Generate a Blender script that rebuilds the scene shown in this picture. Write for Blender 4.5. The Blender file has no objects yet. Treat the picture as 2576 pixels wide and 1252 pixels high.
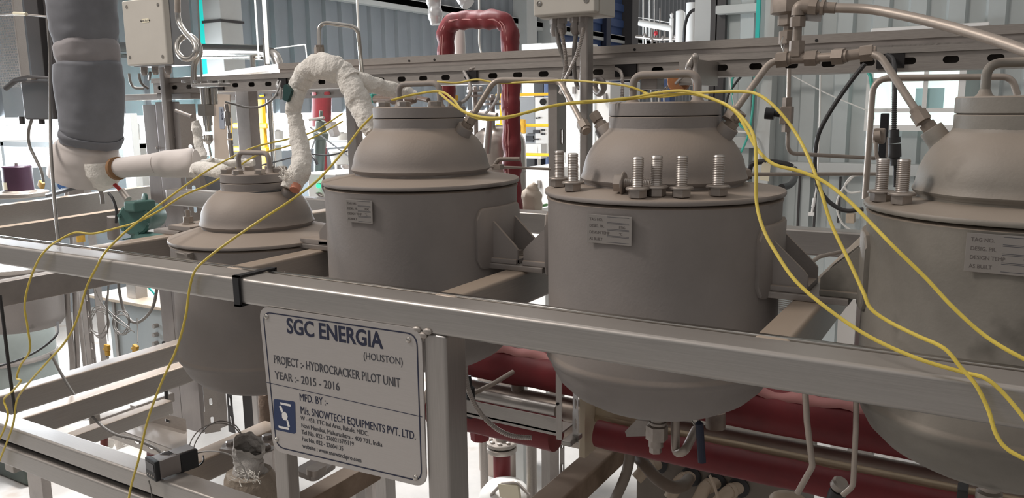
import bpy, bmesh, math, random
from mathutils import Vector, Matrix, Quaternion

# ------------------------------------------------------------------ camera
C = bpy.context.scene.collection
SC = bpy.context.scene
W, H, F = 2576.0, 1252.0, 2036.0
EYE = Vector((0.0, 0.0, 1.75))
RX = Vector((0.85915722, -0.07766253, 0.50578395))
RY = Vector((0.51156813, 0.15377099, -0.84537124))
RZ = Vector((-0.01212123, 0.98504975, 0.17184313))
CAMROT = Matrix((RX, RY, RZ))
cam_data = bpy.data.cameras.new('camera')
cam = bpy.data.objects.new('camera', cam_data)
C.objects.link(cam)
cam_data.sensor_width = 36.0
cam_data.lens = 36.0 * F / W
cam_data.clip_start = 0.05
cam_data.clip_end = 200
cam.matrix_world = Matrix.Translation(EYE) @ CAMROT.to_4x4()
SC.camera = cam

# ------------------------------------------------------------------ view
SC.view_settings.view_transform = 'Standard'
SC.view_settings.look = 'None'
SC.view_settings.gamma = 1.0
SC.view_settings.use_curve_mapping = False
SC.view_settings.exposure = 0.14

# ------------------------------------------------------------------ daylight
wd = bpy.data.worlds.new('sky_with_interior_dimming')
SC.world = wd
wd.use_nodes = True
nt = wd.node_tree
nt.nodes.clear()
out = nt.nodes.new('ShaderNodeOutputWorld')
bg = nt.nodes.new('ShaderNodeBackground')
tc = nt.nodes.new('ShaderNodeTexCoord')
vd = nt.nodes.new('ShaderNodeVectorMath'); vd.operation = 'DOT_PRODUCT'
vd.inputs[1].default_value = Vector((-0.75, 0.65, -0.15)).normalized()
mr = nt.nodes.new('ShaderNodeMapRange')
mr.inputs['From Min'].default_value = 0.35
mr.inputs['From Max'].default_value = 1.0
mr.inputs['To Min'].default_value = 0.0
mr.inputs['To Max'].default_value = 3.0
nt.links.new(tc.outputs['Generated'], vd.inputs[0])
nt.links.new(vd.outputs['Value'], mr.inputs['Value'])
# world light lowered at low angles to stand in for the dark building interior
sz = nt.nodes.new('ShaderNodeSeparateXYZ')
nt.links.new(tc.outputs['Generated'], sz.inputs[0])
mz = nt.nodes.new('ShaderNodeMapRange')
mz.inputs['From Min'].default_value = -0.05
mz.inputs['From Max'].default_value = 0.75
mz.inputs['To Min'].default_value = 0.16
mz.inputs['To Max'].default_value = 0.50
nt.links.new(sz.outputs['Z'], mz.inputs['Value'])
ad = nt.nodes.new('ShaderNodeMath'); ad.operation = 'ADD'
nt.links.new(mr.outputs['Result'], ad.inputs[0])
nt.links.new(mz.outputs['Result'], ad.inputs[1])
nt.links.new(ad.outputs[0], bg.inputs['Strength'])
bg.inputs['Color'].default_value = (1.0, 0.965, 0.94, 1)
nt.links.new(bg.outputs['Background'], out.inputs['Surface'])


def area_light(name, loc, target, sx, sy, power, color):
    ld = bpy.data.lights.new(name, 'AREA')
    ld.shape = 'RECTANGLE'
    ld.size, ld.size_y = sx, sy
    ld.energy = power
    ld.color = color
    o = bpy.data.objects.new(name, ld)
    C.objects.link(o)
    o.location = loc
    o.rotation_euler = (Vector(target) - Vector(loc)).to_track_quat('-Z', 'Y').to_euler()
    return o


# daylight coming in through the long strip window of the left wall
area_light('window_daylight', (-7.35, 8.0, 1.5), (0, 8.0, 1.5), 13.0, 0.8, 2200, (0.86, 0.93, 1.0))
# high bay lamp under the roof
area_light('high_bay_lamp', (-3.6, -0.4, 4.6), (-0.9, 1.3, 1.4), 0.8, 0.8, 95, (1.0, 0.93, 0.87))
sp = bpy.data.lights.new('added_floor_spot', 'SPOT')  # unseen spot added only to brighten the floor at the left
sp.energy = 1250
sp.spot_size = math.radians(84)
sp.spot_blend = 0.6
sp.shadow_soft_size = 0.4
so = bpy.data.objects.new('added_floor_spot', sp)
C.objects.link(so)
so.location = (-3.6, 3.3, 4.6)

# ------------------------------------------------------------------ helpers
PI = math.pi
random.seed(11)


def at(px, py, y=None, x=None, z=None):
    """the point where the line of sight of a photo pixel meets a plane of the place"""
    r = CAMROT @ Vector((px - W / 2, H / 2 - py, -F))
    if y is not None:
        t = y / r.y
    elif x is not None:
        t = x / r.x
    else:
        t = (z - EYE.z) / r.z
    return EYE + r * t


def mpp(p):
    """metres per photo pixel at point p"""
    d = -(CAMROT.transposed() @ (Vector(p) - EYE)).z
    return d / F


def px3(lst):
    """[(px, py, Y), ...] -> points"""
    return [at(a, b, y=c) for a, b, c in lst]


def spline(pts, n=8):
    pts = [Vector(p) for p in pts]
    P = [pts[0] * 2 - pts[1]] + pts + [pts[-1] * 2 - pts[-2]]
    outp = []
    for i in range(1, len(P) - 2):
        p0, p1, p2, p3 = P[i - 1], P[i], P[i + 1], P[i + 2]
        for k in range(n):
            t = k / n
            outp.append(0.5 * ((2 * p1) + (p2 - p0) * t + (2 * p0 - 5 * p1 + 4 * p2 - p3) * t * t + (3 * p1 - p0 - 3 * p2 + p3) * t ** 3))
    outp.append(pts[-1])
    return outp


def fillet(pts, r, n=6):
    pts = [Vector(p) for p in pts]
    o = [pts[0]]
    for i in range(1, len(pts) - 1):
        a, b, c = pts[i - 1], pts[i], pts[i + 1]
        u, v = (a - b), (c - b)
        lu, lv = u.length, v.length
        u, v = u / lu, v / lv
        ang = u.angle(v, PI)
        if ang > PI - 0.05:
            o.append(b)
            continue
        d = min(r / math.tan(ang / 2), lu * 0.48, lv * 0.48)
        p, q = b + u * d, b + v * d
        for k in range(n + 1):
            t = k / n
            o.append(p * (1 - t) ** 2 + b * 2 * t * (1 - t) + q * t * t)
    o.append(pts[-1])
    return o


def basis(d):
    d = Vector(d).normalized()
    a = Vector((0, 0, 1)) if abs(d.z) < 0.95 else Vector((1, 0, 0))
    u = d.cross(a).normalized()
    return u, d.cross(u).normalized(), d


WL = {}


class MB:
    def __init__(self):
        self.bm = bmesh.new()
        self.bev = False

    def box(self, c, s, rot=None, bev=0.0, seg=2):
        g = bmesh.ops.create_cube(self.bm, size=1.0)
        vs = g['verts']
        M = Matrix.Translation(Vector(c)) @ (rot.to_4x4() if rot is not None else Matrix.Identity(4)) @ Matrix.Diagonal((s[0], s[1], s[2], 1))
        bmesh.ops.transform(self.bm, matrix=M, verts=vs)
        if bev > 0:
            self.bev = True
            es = list({e for v in vs for e in v.link_edges})
            bmesh.ops.bevel(self.bm, geom=es, offset=bev, segments=seg, affect='EDGES', profile=0.5)
        return self

    def bx(self, a, b, bev=0.0, seg=2):
        a, b = Vector(a), Vector(b)
        s = b - a
        return self.box((a + b) / 2, (abs(s.x), abs(s.y), abs(s.z)), None, bev, seg)

    def ring(self, c, u, v, r, seg):
        return [self.bm.verts.new(c + u * (r * math.cos(2 * PI * k / seg)) + v * (r * math.sin(2 * PI * k / seg))) for k in range(seg)]

    def loft(self, rings, cap=True, closed=False):
        n = len(rings[0])
        L = rings + ([rings[0]] if closed else [])
        for a, b in zip(L, L[1:]):
            for k in range(n):
                try:
                    self.bm.faces.new((a[k], a[(k + 1) % n], b[(k + 1) % n], b[k]))
                except ValueError:
                    pass
        if cap and not closed:
            try:
                self.bm.faces.new(list(reversed(rings[0])))
                self.bm.faces.new(rings[-1])
            except ValueError:
                pass
        return self

    def tube(self, pts, r, seg=10, cap=True):
        pts = [Vector(p) for p in pts]
        q = [pts[0]]
        for p in pts[1:]:
            if (p - q[-1]).length > 1e-6:
                q.append(p)
        pts = q
        n = len(pts)
        T = []
        for i in range(n):
            a = pts[max(0, i - 1)]
            b = pts[min(n - 1, i + 1)]
            T.append((b - a).normalized())
        u, v, d = basis(T[0])
        rings = []
        for i in range(n):
            if i:
                qd = T[i - 1].rotation_difference(T[i])
                u = qd @ u
                u = (u - T[i] * u.dot(T[i])).normalized()
                v = T[i].cross(u)
            rr = r[i] if isinstance(r, (list, tuple)) else (r(i / (n - 1)) if callable(r) else r)
            rings.append(self.ring(pts[i], u, v, rr, seg))
        return self.loft(rings, cap)

    def cyl(self, a, b, r, seg=20, r2=None, rot=0.0):
        a, b = Vector(a), Vector(b)
        u, v, d = basis(b - a)
        if rot:
            q = Quaternion(d, rot)
            u, v = q @ u, q @ v
        r2 = r if r2 is None else r2
        return self.loft([self.ring(a, u, v, r, seg), self.ring(b, u, v, r2, seg)])

    def lathe(self, prof, c, axis=(0, 0, 1), seg=48):
        """prof: (r, h) list along the axis from c"""
        c = Vector(c)
        u, v, d = basis(axis)
        rings = []
        for r, h in prof:
            rings.append(self.ring(c + d * h, u, v, max(r, 1e-4), seg))
        return self.loft(rings, True)

    def prism(self, poly, n, o=None):
        """poly: 3d points of one face, extruded by vector n"""
        a = [self.bm.verts.new(Vector(p)) for p in poly]
        b = [self.bm.verts.new(Vector(p) + Vector(n)) for p in poly]
        return self.loft([a, b])

    def grid(self, rows):
        R = [[self.bm.verts.new(Vector(p)) for p in row] for row in rows]
        for a, b in zip(R, R[1:]):
            for k in range(len(a) - 1):
                self.bm.faces.new((a[k], a[k + 1], b[k + 1], b[k]))
        return self

    def ball(self, c, r, sx=1, sy=1, sz=1, seg=16):
        g = bmesh.ops.create_uvsphere(self.bm, u_segments=seg, v_segments=seg // 2 + 2, radius=r)
        bmesh.ops.transform(self.bm, matrix=Matrix.Translation(Vector(c)) @ Matrix.Diagonal((sx, sy, sz, 1)), verts=g['verts'])
        return self

    def hexa(self, a, b, r, rot=0.0):
        return self.cyl(a, b, r, 6, None, rot)

    def jitter(self, amp, freq=20.0, seed=0.0):
        from mathutils import noise
        for v in self.bm.verts:
            v.co += noise.noise_vector(v.co * freq + Vector((seed, seed, seed))) * amp
        return self

    def build(self, name, m, parent=None, flat=False, ang=35, sub=0):
        bm = self.bm
        bmesh.ops.recalc_face_normals(bm, faces=bm.faces)
        if parent is not None:
            org = WL[parent]
        else:
            xs = [v.co for v in bm.verts]
            org = Vector(((min(p.x for p in xs) + max(p.x for p in xs)) / 2, (min(p.y for p in xs) + max(p.y for p in xs)) / 2, min(p.z for p in xs)))
        for v in bm.verts:
            v.co -= org
        me = bpy.data.meshes.new(name)
        bm.to_mesh(me)
        bm.free()
        if not flat:
            me.shade_smooth()
            me.set_sharp_from_angle(angle=math.radians(ang))
        if m is not None:
            me.materials.append(m)
        o = bpy.data.objects.new(name, me)
        C.objects.link(o)
        if parent is not None:
            o.parent = parent
        else:
            o.location = org
        WL[o] = org.copy()
        if self.bev and not flat:
            o.modifiers.new('weighted_normals', 'WEIGHTED_NORMAL').keep_sharp = True
        if sub:
            md = o.modifiers.new('subdivision', 'SUBSURF')
            md.levels = sub
            md.render_levels = sub
        return o


def thing(name, label, cat, loc, group=None):
    o = bpy.data.objects.new(name, None)
    o.empty_display_size = 0.05
    C.objects.link(o)
    o.location = Vector(loc)
    WL[o] = Vector(loc)
    return tag(o, label, cat, group)


def tag(o, label, cat, group=None):
    o['label'] = label
    o['category'] = cat
    if group:
        o['group'] = group
    return o


def struct(o):
    o['kind'] = 'structure'
    return o


def lab(o, label):
    o['label'] = label
    return o


def dup(root, loc, label, group=None):
    c = root.copy()
    C.objects.link(c)
    c.location = Vector(loc)
    c['label'] = label
    if group:
        c['group'] = group
    WL[c] = Vector(loc)
    for ch in list(root.children):
        k = ch.copy()
        C.objects.link(k)
        k.parent = c
        WL[k] = Vector(loc)
        for g in list(ch.children):
            h = g.copy()
            C.objects.link(h)
            h.parent = k
            WL[h] = Vector(loc)
    return c


SANS = None


def text(name, body, size, o, ux, uy, m, parent, sx=1.0, align='LEFT', depth=0.0004, bold=0.0, sp=1.0):
    """lettering as a thin raised mesh. o: baseline start, ux: reading direction, uy: up"""
    cu = bpy.data.curves.new(name, 'FONT')
    cu.body = body
    cu.size = size
    cu.align_x = align
    if SANS:
        cu.font = SANS
    cu.extrude = depth
    cu.offset = bold
    cu.space_character = sp
    cu.resolution_u = 3
    to = bpy.data.objects.new(name + '_tmp', cu)
    C.objects.link(to)
    dg = bpy.context.evaluated_depsgraph_get()
    me = bpy.data.meshes.new_from_object(to.evaluated_get(dg))
    C.objects.unlink(to)
    bpy.data.objects.remove(to)
    ux, uy = Vector(ux).normalized(), Vector(uy).normalized()
    uz = ux.cross(uy).normalized()
    M = Matrix.Translation(Vector(o)) @ Matrix((ux, uy, uz)).transposed().to_4x4() @ Matrix.Diagonal((sx, 1, 1, 1))
    me.transform(M)
    me.transform(Matrix.Translation(-WL[parent]))
    me.name = name
    me.materials.clear()
    me.materials.append(m)
    ob = bpy.data.objects.new(name, me)
    C.objects.link(ob)
    ob.parent = parent
    WL[ob] = WL[parent].copy()
    return ob


# ------------------------------------------------------------------ materials
def mat(name, col, rough=0.5, metal=0.0, var=0.0, scale=8.0, bump=0.0, bscale=60.0, stretch=None, col2=None, dust=None, dust_amt=0.0, rvar=0.0, spots=None):
    m = bpy.data.materials.new(name)
    m.use_nodes = True
    t = m.node_tree
    b = t.nodes['Principled BSDF']
    b.inputs['Roughness'].default_value = rough
    b.inputs['Metallic'].default_value = metal
    c4 = tuple(col) + (1.0,)
    b.inputs['Base Color'].default_value = c4
    co = t.nodes.new('ShaderNodeTexCoord')
    vec = co.outputs['Object']
    if stretch:
        mp = t.nodes.new('ShaderNodeMapping')
        mp.inputs['Scale'].default_value = stretch
        t.links.new(vec, mp.inputs['Vector'])
        vec = mp.outputs['Vector']
    cur = None
    if var or col2:
        nz = t.nodes.new('ShaderNodeTexNoise')
        nz.inputs['Scale'].default_value = scale
        nz.inputs['Detail'].default_value = 6.0
        nz.inputs['Roughness'].default_value = 0.62
        t.links.new(vec, nz.inputs['Vector'])
        cr = t.nodes.new('ShaderNodeValToRGB')
        if col2 is None:
            lo = tuple(x * (1 - var) for x in col) + (1,)
            hi = tuple(min(1, x * (1 + var)) for x in col) + (1,)
        else:
            lo, hi = c4, tuple(col2) + (1,)
        cr.color_ramp.elements[0].position = 0.32
        cr.color_ramp.elements[1].position = 0.68
        cr.color_ramp.elements[0].color = lo
        cr.color_ramp.elements[1].color = hi
        t.links.new(nz.outputs['Fac'], cr.inputs['Fac'])
        cur = cr.outputs['Color']
        if rvar:
            mrn = t.nodes.new('ShaderNodeMapRange')
            mrn.inputs['To Min'].default_value = max(0.02, rough - rvar)
            mrn.inputs['To Max'].default_value = min(1, rough + rvar)
            t.links.new(nz.outputs['Fac'], mrn.inputs['Value'])
            t.links.new(mrn.outputs['Result'], b.inputs['Roughness'])
    if spots:
        scol, sscale, thr = spots
        n2 = t.nodes.new('ShaderNodeTexNoise')
        n2.inputs['Scale'].default_value = sscale
        n2.inputs['Detail'].default_value = 4.0
        t.links.new(co.outputs['Object'], n2.inputs['Vector'])
        r2 = t.nodes.new('ShaderNodeValToRGB')
        r2.color_ramp.elements[0].position = thr
        r2.color_ramp.elements[1].position = min(1.0, thr + 0.09)
        r2.color_ramp.elements[0].color = (0, 0, 0, 1)
        r2.color_ramp.elements[1].color = (0.75, 0.75, 0.75, 1)
        t.links.new(n2.outputs['Fac'], r2.inputs['Fac'])
        mx = t.nodes.new('ShaderNodeMix'); mx.data_type = 'RGBA'
        t.links.new(r2.outputs['Color'], mx.inputs[0])
        if cur is not None:
            t.links.new(cur, mx.inputs[6])
        else:
            mx.inputs[6].default_value = c4
        mx.inputs[7].default_value = tuple(scol) + (1,)
        cur = mx.outputs[2]
    if dust:
        gm = t.nodes.new('ShaderNodeNewGeometry')
        sp = t.nodes.new('ShaderNodeSeparateXYZ')
        t.links.new(gm.outputs['Normal'], sp.inputs[0])
        n3 = t.nodes.new('ShaderNodeTexNoise')
        n3.inputs['Scale'].default_value = 6.0
        n3.inputs['Detail'].default_value = 7.0
        t.links.new(co.outputs['Object'], n3.inputs['Vector'])
        ad = t.nodes.new('ShaderNodeMath'); ad.operation = 'MULTIPLY_ADD'
        t.links.new(n3.outputs['Fac'], ad.inputs[0])
        ad.inputs[1].default_value = 0.55
        t.links.new(sp.outputs['Z'], ad.inputs[2])
        m3 = t.nodes.new('ShaderNodeMapRange')
        m3.inputs['From Min'].default_value = 0.3
        m3.inputs['From Max'].default_value = 1.1
        m3.inputs['To Max'].default_value = dust_amt
        t.links.new(ad.outputs[0], m3.inputs['Value'])
        mx = t.nodes.new('ShaderNodeMix'); mx.data_type = 'RGBA'
        t.links.new(m3.outputs['Result'], mx.inputs[0])
        if cur is not None:
            t.links.new(cur, mx.inputs[6])
        else:
            mx.inputs[6].default_value = c4
        mx.inputs[7].default_value = tuple(dust) + (1,)
        cur = mx.outputs[2]
        if metal > 0.05:
            sb = t.nodes.new('ShaderNodeMath'); sb.operation = 'MULTIPLY_ADD'
            t.links.new(m3.outputs['Result'], sb.inputs[0])
            sb.inputs[1].default_value = -metal * 0.9
            sb.inputs[2].default_value = metal
            t.links.new(sb.outputs[0], b.inputs['Metallic'])
    if cur is not None:
        t.links.new(cur, b.inputs['Base Color'])
    if bump:
        nb = t.nodes.new('ShaderNodeTexNoise')
        nb.inputs['Scale'].default_value = bscale
        nb.inputs['Detail'].default_value = 3.0
        t.links.new(vec, nb.inputs['Vector'])
        bp = t.nodes.new('ShaderNodeBump')
        bp.inputs['Strength'].default_value = bump
        bp.inputs['Distance'].default_value = 0.004
        t.links.new(nb.outputs['Fac'], bp.inputs['Height'])
        t.links.new(bp.outputs['Normal'], b.inputs['Normal'])
    return m


DUST = (0.36, 0.285, 0.225)
M = {}
M['vessel'] = mat('vessel_paint', (0.255, 0.230, 0.216), 0.62, 0, 0.10, 5.0, 0.08, 220, None, None, DUST, 0.75, spots=((0.10, 0.088, 0.08), 7.0, 0.66))
M['vessel_old'] = mat('vessel_stained', (0.225, 0.207, 0.180), 0.55, 0, 0.16, 7.0, 0.08, 220, None, None, DUST, 0.6, spots=((0.10, 0.092, 0.078), 8.0, 0.555))
M['fitting'] = mat('dusty_fitting', (0.27, 0.225, 0.19), 0.5, 0.35, 0.18, 30, 0, 60, None, None, DUST, 0.6)
M['steel'] = mat('brushed_stainless', (0.43, 0.41, 0.39), 0.36, 0.85, 0.07, 14, 0.05, 30, (1, 30, 60), None, (0.36, 0.31, 0.27), 0.5, rvar=0.10)
M['steel_y'] = mat('brushed_stainless_cross', (0.40, 0.37, 0.34), 0.40, 0.8, 0.08, 14, 0.05, 30, (30, 1, 60), None, (0.40, 0.31, 0.235), 0.9, rvar=0.08)
M['steel_z'] = mat('brushed_stainless_post', (0.42, 0.395, 0.375), 0.36, 0.85, 0.08, 14, 0.05, 30, (30, 30, 1), None, None, 0, rvar=0.10)
M['dull'] = mat('dull_grey_steel', (0.33, 0.30, 0.28), 0.46, 0.7, 0.12, 12, 0.03, 50, None, None, (0.36, 0.30, 0.26), 0.4)
M['galv'] = mat('galvanised_tray', (0.40, 0.365, 0.335), 0.42, 0.75, 0.10, 18, 0.0, 50, (2, 30, 30), None, (0.40, 0.34, 0.29), 0.5)
M['panel'] = mat('polished_panel', (0.30, 0.275, 0.265), 0.38, 0.75, 0.10, 5, 0, 50, (3, 3, 1), rvar=0.08)
M['tube'] = mat('stainless_tubing', (0.40, 0.345, 0.30), 0.46, 0.6, 0.12, 20, 0, 60, None, None, (0.34, 0.27, 0.22), 0.35)
M['chrome'] = mat('bright_stainless_pipe', (0.55, 0.52, 0.48), 0.20, 1.0, 0.06, 9)
M['plate'] = mat('engraved_sign_plate', (0.52, 0.49, 0.47), 0.40, 0.7, 0.04, 12, 0.02, 30, (2, 60, 60), rvar=0.05)
M['nameplate'] = mat('nameplate_steel', (0.33, 0.305, 0.285), 0.4, 0.55, 0.06, 12)
M['ink'] = mat('dark_navy_ink', (0.012, 0.016, 0.045), 0.5)
M['inkgrey'] = mat('grey_print', (0.055, 0.055, 0.065), 0.55)
M['blue_ink'] = mat('navy_logo', (0.014, 0.032, 0.10), 0.45)
M['etch'] = mat('etched_letters', (0.10, 0.085, 0.08), 0.6)
M['yellow'] = mat('yellow_cable_jacket', (0.68, 0.52, 0.085), 0.40, 0, 0.10, 30)
M['yellow_plug'] = mat('yellow_plug', (0.55, 0.31, 0.03), 0.45, 0, 0.15, 40)
M['yellow_paint'] = mat('yellow_safety_paint', (0.80, 0.46, 0.02), 0.45, 0, 0.05, 10)
M['black'] = mat('black_rubber', (0.012, 0.012, 0.014), 0.45)
M['black_cable'] = mat('dark_cable', (0.03, 0.028, 0.028), 0.5)
M['greycable'] = mat('grey_cable', (0.20, 0.185, 0.17), 0.5, 0.2)
M['flex'] = mat('metal_conduit', (0.42, 0.38, 0.35), 0.35, 0.9)
M['white_ins'] = mat('white_fibre_lagging', (0.80, 0.76, 0.70), 0.9, 0, 0.08, 60, 0.8, 170)
M['white_wrap'] = mat('white_wrap', (0.66, 0.60, 0.565), 0.6, 0, 0.06, 6, 0.12, 18)
M['grey_ins'] = mat('grey_padded_jacket', (0.185, 0.188, 0.205), 0.85, 0, 0.14, 8, 0.35, 14)
M['grey_band'] = mat('pale_grey_cloth', (0.29, 0.27, 0.275), 0.85, 0, 0.10, 12, 0.3, 30)
M['red_jacket'] = mat('red_fabric_jacket', (0.165, 0.014, 0.018), 0.55, 0, 0.22, 9, 0.30, 22)
M['red_seam'] = mat('pink_seam', (0.55, 0.25, 0.24), 0.7)
M['box_paint'] = mat('beige_enclosure', (0.50, 0.47, 0.42), 0.5, 0, 0.04, 6)
M['box_grey'] = mat('grey_enclosure', (0.30, 0.31, 0.32), 0.5, 0, 0.05, 6)
M['green'] = mat('teal_green_paint', (0.075, 0.165, 0.145), 0.42, 0, 0.18, 9)
M['purple'] = mat('dark_purple_paint', (0.055, 0.022, 0.045), 0.42, 0, 0.1, 9)
M['bluep'] = mat('blue_paint', (0.035, 0.10, 0.25), 0.45, 0, 0.12, 12)
M['navy'] = mat('navy_blue_grip', (0.012, 0.017, 0.04), 0.5)
M['darkgreen'] = mat('dark_green_tag', (0.008, 0.05, 0.045), 0.5)
M['teal'] = mat('teal_tape', (0.02, 0.50, 0.44), 0.5)
M['teal_wire'] = mat('green_wire', (0.07, 0.42, 0.33), 0.5)
M['white'] = mat('white_plastic', (0.72, 0.70, 0.66), 0.5)
M['pvc'] = mat('cream_plastic', (0.46, 0.37, 0.28), 0.5, 0, 0.08, 20)
M['label'] = mat('cream_label', (0.78, 0.72, 0.55), 0.6)
M['hole'] = mat('dark_slot', (0.012, 0.010, 0.010), 0.8)
M['rust'] = mat('dusty_rusty_steel', (0.17, 0.115, 0.075), 0.7, 0.2, 0.3, 12, 0.1, 60, None, (0.30, 0.22, 0.16), (0.33, 0.25, 0.19), 0.6)
M['orange'] = mat('orange_paint', (0.30, 0.115, 0.035), 0.6, 0, 0.3, 20)
M['bolt'] = mat('bolt_steel', (0.36, 0.32, 0.29), 0.4, 0.75, 0.12, 40, 0, 60, None, None, DUST, 0.35)
M['floor'] = mat('worn_concrete', (0.42, 0.40, 0.38), 0.75, 0, 0.10, 3.0, 0.05, 30, None, None, spots=((0.33, 0.27, 0.22), 4.0, 0.60))
M['wall_blue'] = mat('blue_grey_sheet', (0.245, 0.262, 0.28), 0.5, 0.1, 0.06, 2.0)
M['wall_green'] = mat('pale_green_grey_sheet', (0.49, 0.525, 0.52), 0.45, 0.1, 0.06, 2.0)
M['girt'] = mat('pale_girt_paint', (0.52, 0.53, 0.515), 0.5, 0.1, 0.05, 3)
M['dark_col'] = mat('dark_column', (0.05, 0.045, 0.045), 0.5)
M['blue_door'] = mat('blue_shutter_sheet', (0.055, 0.095, 0.22), 0.45, 0, 0.08, 3)
M['white_far'] = mat('white_paint', (0.80, 0.78, 0.75), 0.5)
M['red_led'] = mat('red_knob', (0.5, 0.02, 0.03), 0.4)
g = bpy.data.materials.new('window_glass'); g.use_nodes = True
gb = g.node_tree.nodes['Principled BSDF']
gb.inputs['Base Color'].default_value = (0.85, 0.95, 0.92, 1)
gb.inputs['Roughness'].default_value = 0.02
gb.inputs['Transmission Weight'].default_value = 1.0
gb.inputs['IOR'].default_value = 1.02
M['glass'] = g


def emit(name, col, s):
    m = bpy.data.materials.new(name); m.use_nodes = True
    b = m.node_tree.nodes['Principled BSDF']
    b.inputs['Base Color'].default_value = tuple(col) + (1,)
    b.inputs['Emission Color'].default_value = tuple(col) + (1,)
    b.inputs['Emission Strength'].default_value = s
    return m


M['led_green'] = emit('green_indicator', (0.05, 0.9, 0.35), 1.2)

# ------------------------------------------------------------------ building shell
XL = -7.0
YB = 5.5


def corrugated(p0, p1, z0, z1, pitch, depth, nrm, name, m, fl=0.62):
    """trapezoid sheet from p0 to p1 (plan), ribs towards nrm"""
    p0, p1, nrm = Vector(p0), Vector(p1), Vector(nrm)
    L = (p1 - p0).length
    d = (p1 - p0).normalized()
    pts = []
    s = 0.0
    while s < L:
        for f, h in ((0, 0), (fl, 0), (fl + 0.08, 1), (0.92, 1)):
            if s + f * pitch <= L:
                pts.append(p0 + d * (s + f * pitch) + nrm * (h * depth))
        s += pitch
    mb = MB()
    mb.grid([[Vector((p.x, p.y, z)) for p in pts] for z in (z0, z1)])
    o = mb.build(name, m, None, flat=True)
    return struct(o)


fl = MB().bx((-16, -4, -0.12), (8, 40, 0.0)).build('floor', M['floor'], flat=True)
struct(fl)
corrugated((XL, 1.0, 0), (XL, 34, 0), 1.72, 8.5, 0.27, 0.045, (1, 0, 0), 'wall_left', M['wall_blue'])
struct(MB().bx((XL - 0.12, 1.0, 0), (XL, 34, 1.30)).build('wall_left_dado', M['wall_blue'], flat=True))
xb0 = at(1822, 300, y=YB).x
corrugated((xb0, YB, 0), (5.0, YB, 0), 0.0, 8.5, 0.20, 0.04, (0, -1, 0), 'wall_back', M['wall_green'], 0.42)
# girts of the left wall, running along the sheet
for i, (px, py, r) in enumerate(((1000, 14, 0.05), (1290, 52, 0.05), (620, -60, 0.05))):
    z = at(px, py, x=XL + 0.1).z
    struct(MB().bx((XL + 0.02, 1.2, z - r), (XL + 0.14, 33, z + r), 0.01).build('trim_%d' % (i + 1), M['girt']))
# window mullions on the left strip window
k = 4
for yy in (3.2, 4.6, 6.1, 7.9, 9.6, 11.6, 13.5):
    struct(MB().bx((XL - 0.08, yy, 1.29), (XL + 0.02, yy + 0.09, 1.73)).build('trim_%d' % k, M['girt'], flat=True))
    k += 1
# blue roll-up door in the left wall, far down
y0, y1 = at(1372, 100, x=XL).y, at(1556, 100, x=XL).y
dm = MB()
rows = []
zz = 0.0
while zz < 5.2:
    rows += [[Vector((XL + 0.07, y0, zz)), Vector((XL + 0.07, y1, zz))], [Vector((XL + 0.07, y0, zz + 0.14)), Vector((XL + 0.07, y1, zz + 0.14))],
             [Vector((XL + 0.11, y0, zz + 0.16)), Vector((XL + 0.11, y1, zz + 0.16))], [Vector((XL + 0.11, y0, zz + 0.30)), Vector((XL + 0.11, y1, zz + 0.30))]]
    zz += 0.32
dm.grid(rows)
door = struct(dm.build('door_1', M['blue_door'], flat=True))
ym = at(1508, 80, x=XL).y
MB().bx((XL + 0.1, ym - 0.1, 0), (XL + 0.2, ym + 0.1, 5.2)).build('door_stile', M['navy'], door, flat=True)
MB().bx((XL + 0.1, y0, 2.55), (XL + 0.18, y1, 2.68)).build('door_rail', M['blue_door'], door, flat=True)
for yy, mm_ in ((y1, 'dark_col'), (y0 - 0.35, 'girt'), (at(1312, 60, x=XL + 0.2).y, 'girt')):
    struct(MB().bx((XL, yy, 0), (XL + 0.3, yy + 0.34, 8.5)).build('trim_%d' % k, M[mm_], flat=True))
    k += 1
# columns where the back wall ends
pa, pb = at(1747, 60, y=YB + 0.3), at(1789, 60, y=YB + 0.3)
struct(MB().bx((pa.x, YB + 0.3, 0), (pb.x, YB + 0.5, 8.5)).build('trim_%d' % k, M['girt'], flat=True)); k += 1
pa, pb = at(1787, 60, y=YB - 0.05), at(1824, 60, y=YB - 0.05)
struct(MB().bx((pa.x, YB - 0.05, 0), (pa.x + 0.035, YB + 0.2, 8.5)).bx((pb.x - 0.055, YB - 0.05, 0), (pb.x, YB + 0.2, 8.5)).bx((pa.x, YB + 0.1, 0), (pb.x, YB + 0.2, 8.5)).build('trim_%d' % k, M['dark_col'], flat=True)); k += 1
pa, pb = at(1912, 60, y=YB - 0.2), at(1948, 60, y=YB - 0.2)
struct(MB().bx((pa.x, YB - 0.2, 0), (pb.x, YB - 0.05, 8.5)).build('trim_%d' % k, M['girt'], flat=True)); k += 1
# girts of the back wall
for (ax, bx_, ty, by) in ((1800, 1912, 10, 32), (1828, 1912, 344, 372), (1890, 2330, 410, 438)):
    a, b = at(ax, ty, y=YB - 0.12), at(bx_, by, y=YB - 0.12)
    zt, zb = at((ax + bx_) / 2, ty, y=YB - 0.12).z, at((ax + bx_) / 2, by, y=YB - 0.12).z
    struct(MB().bx((a.x, YB - 0.12, zb), (b.x if bx_ < 2200 else 4.8, YB - 0.02, zt), 0.006).build('trim_%d' % k, M['girt'])); k += 1
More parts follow.
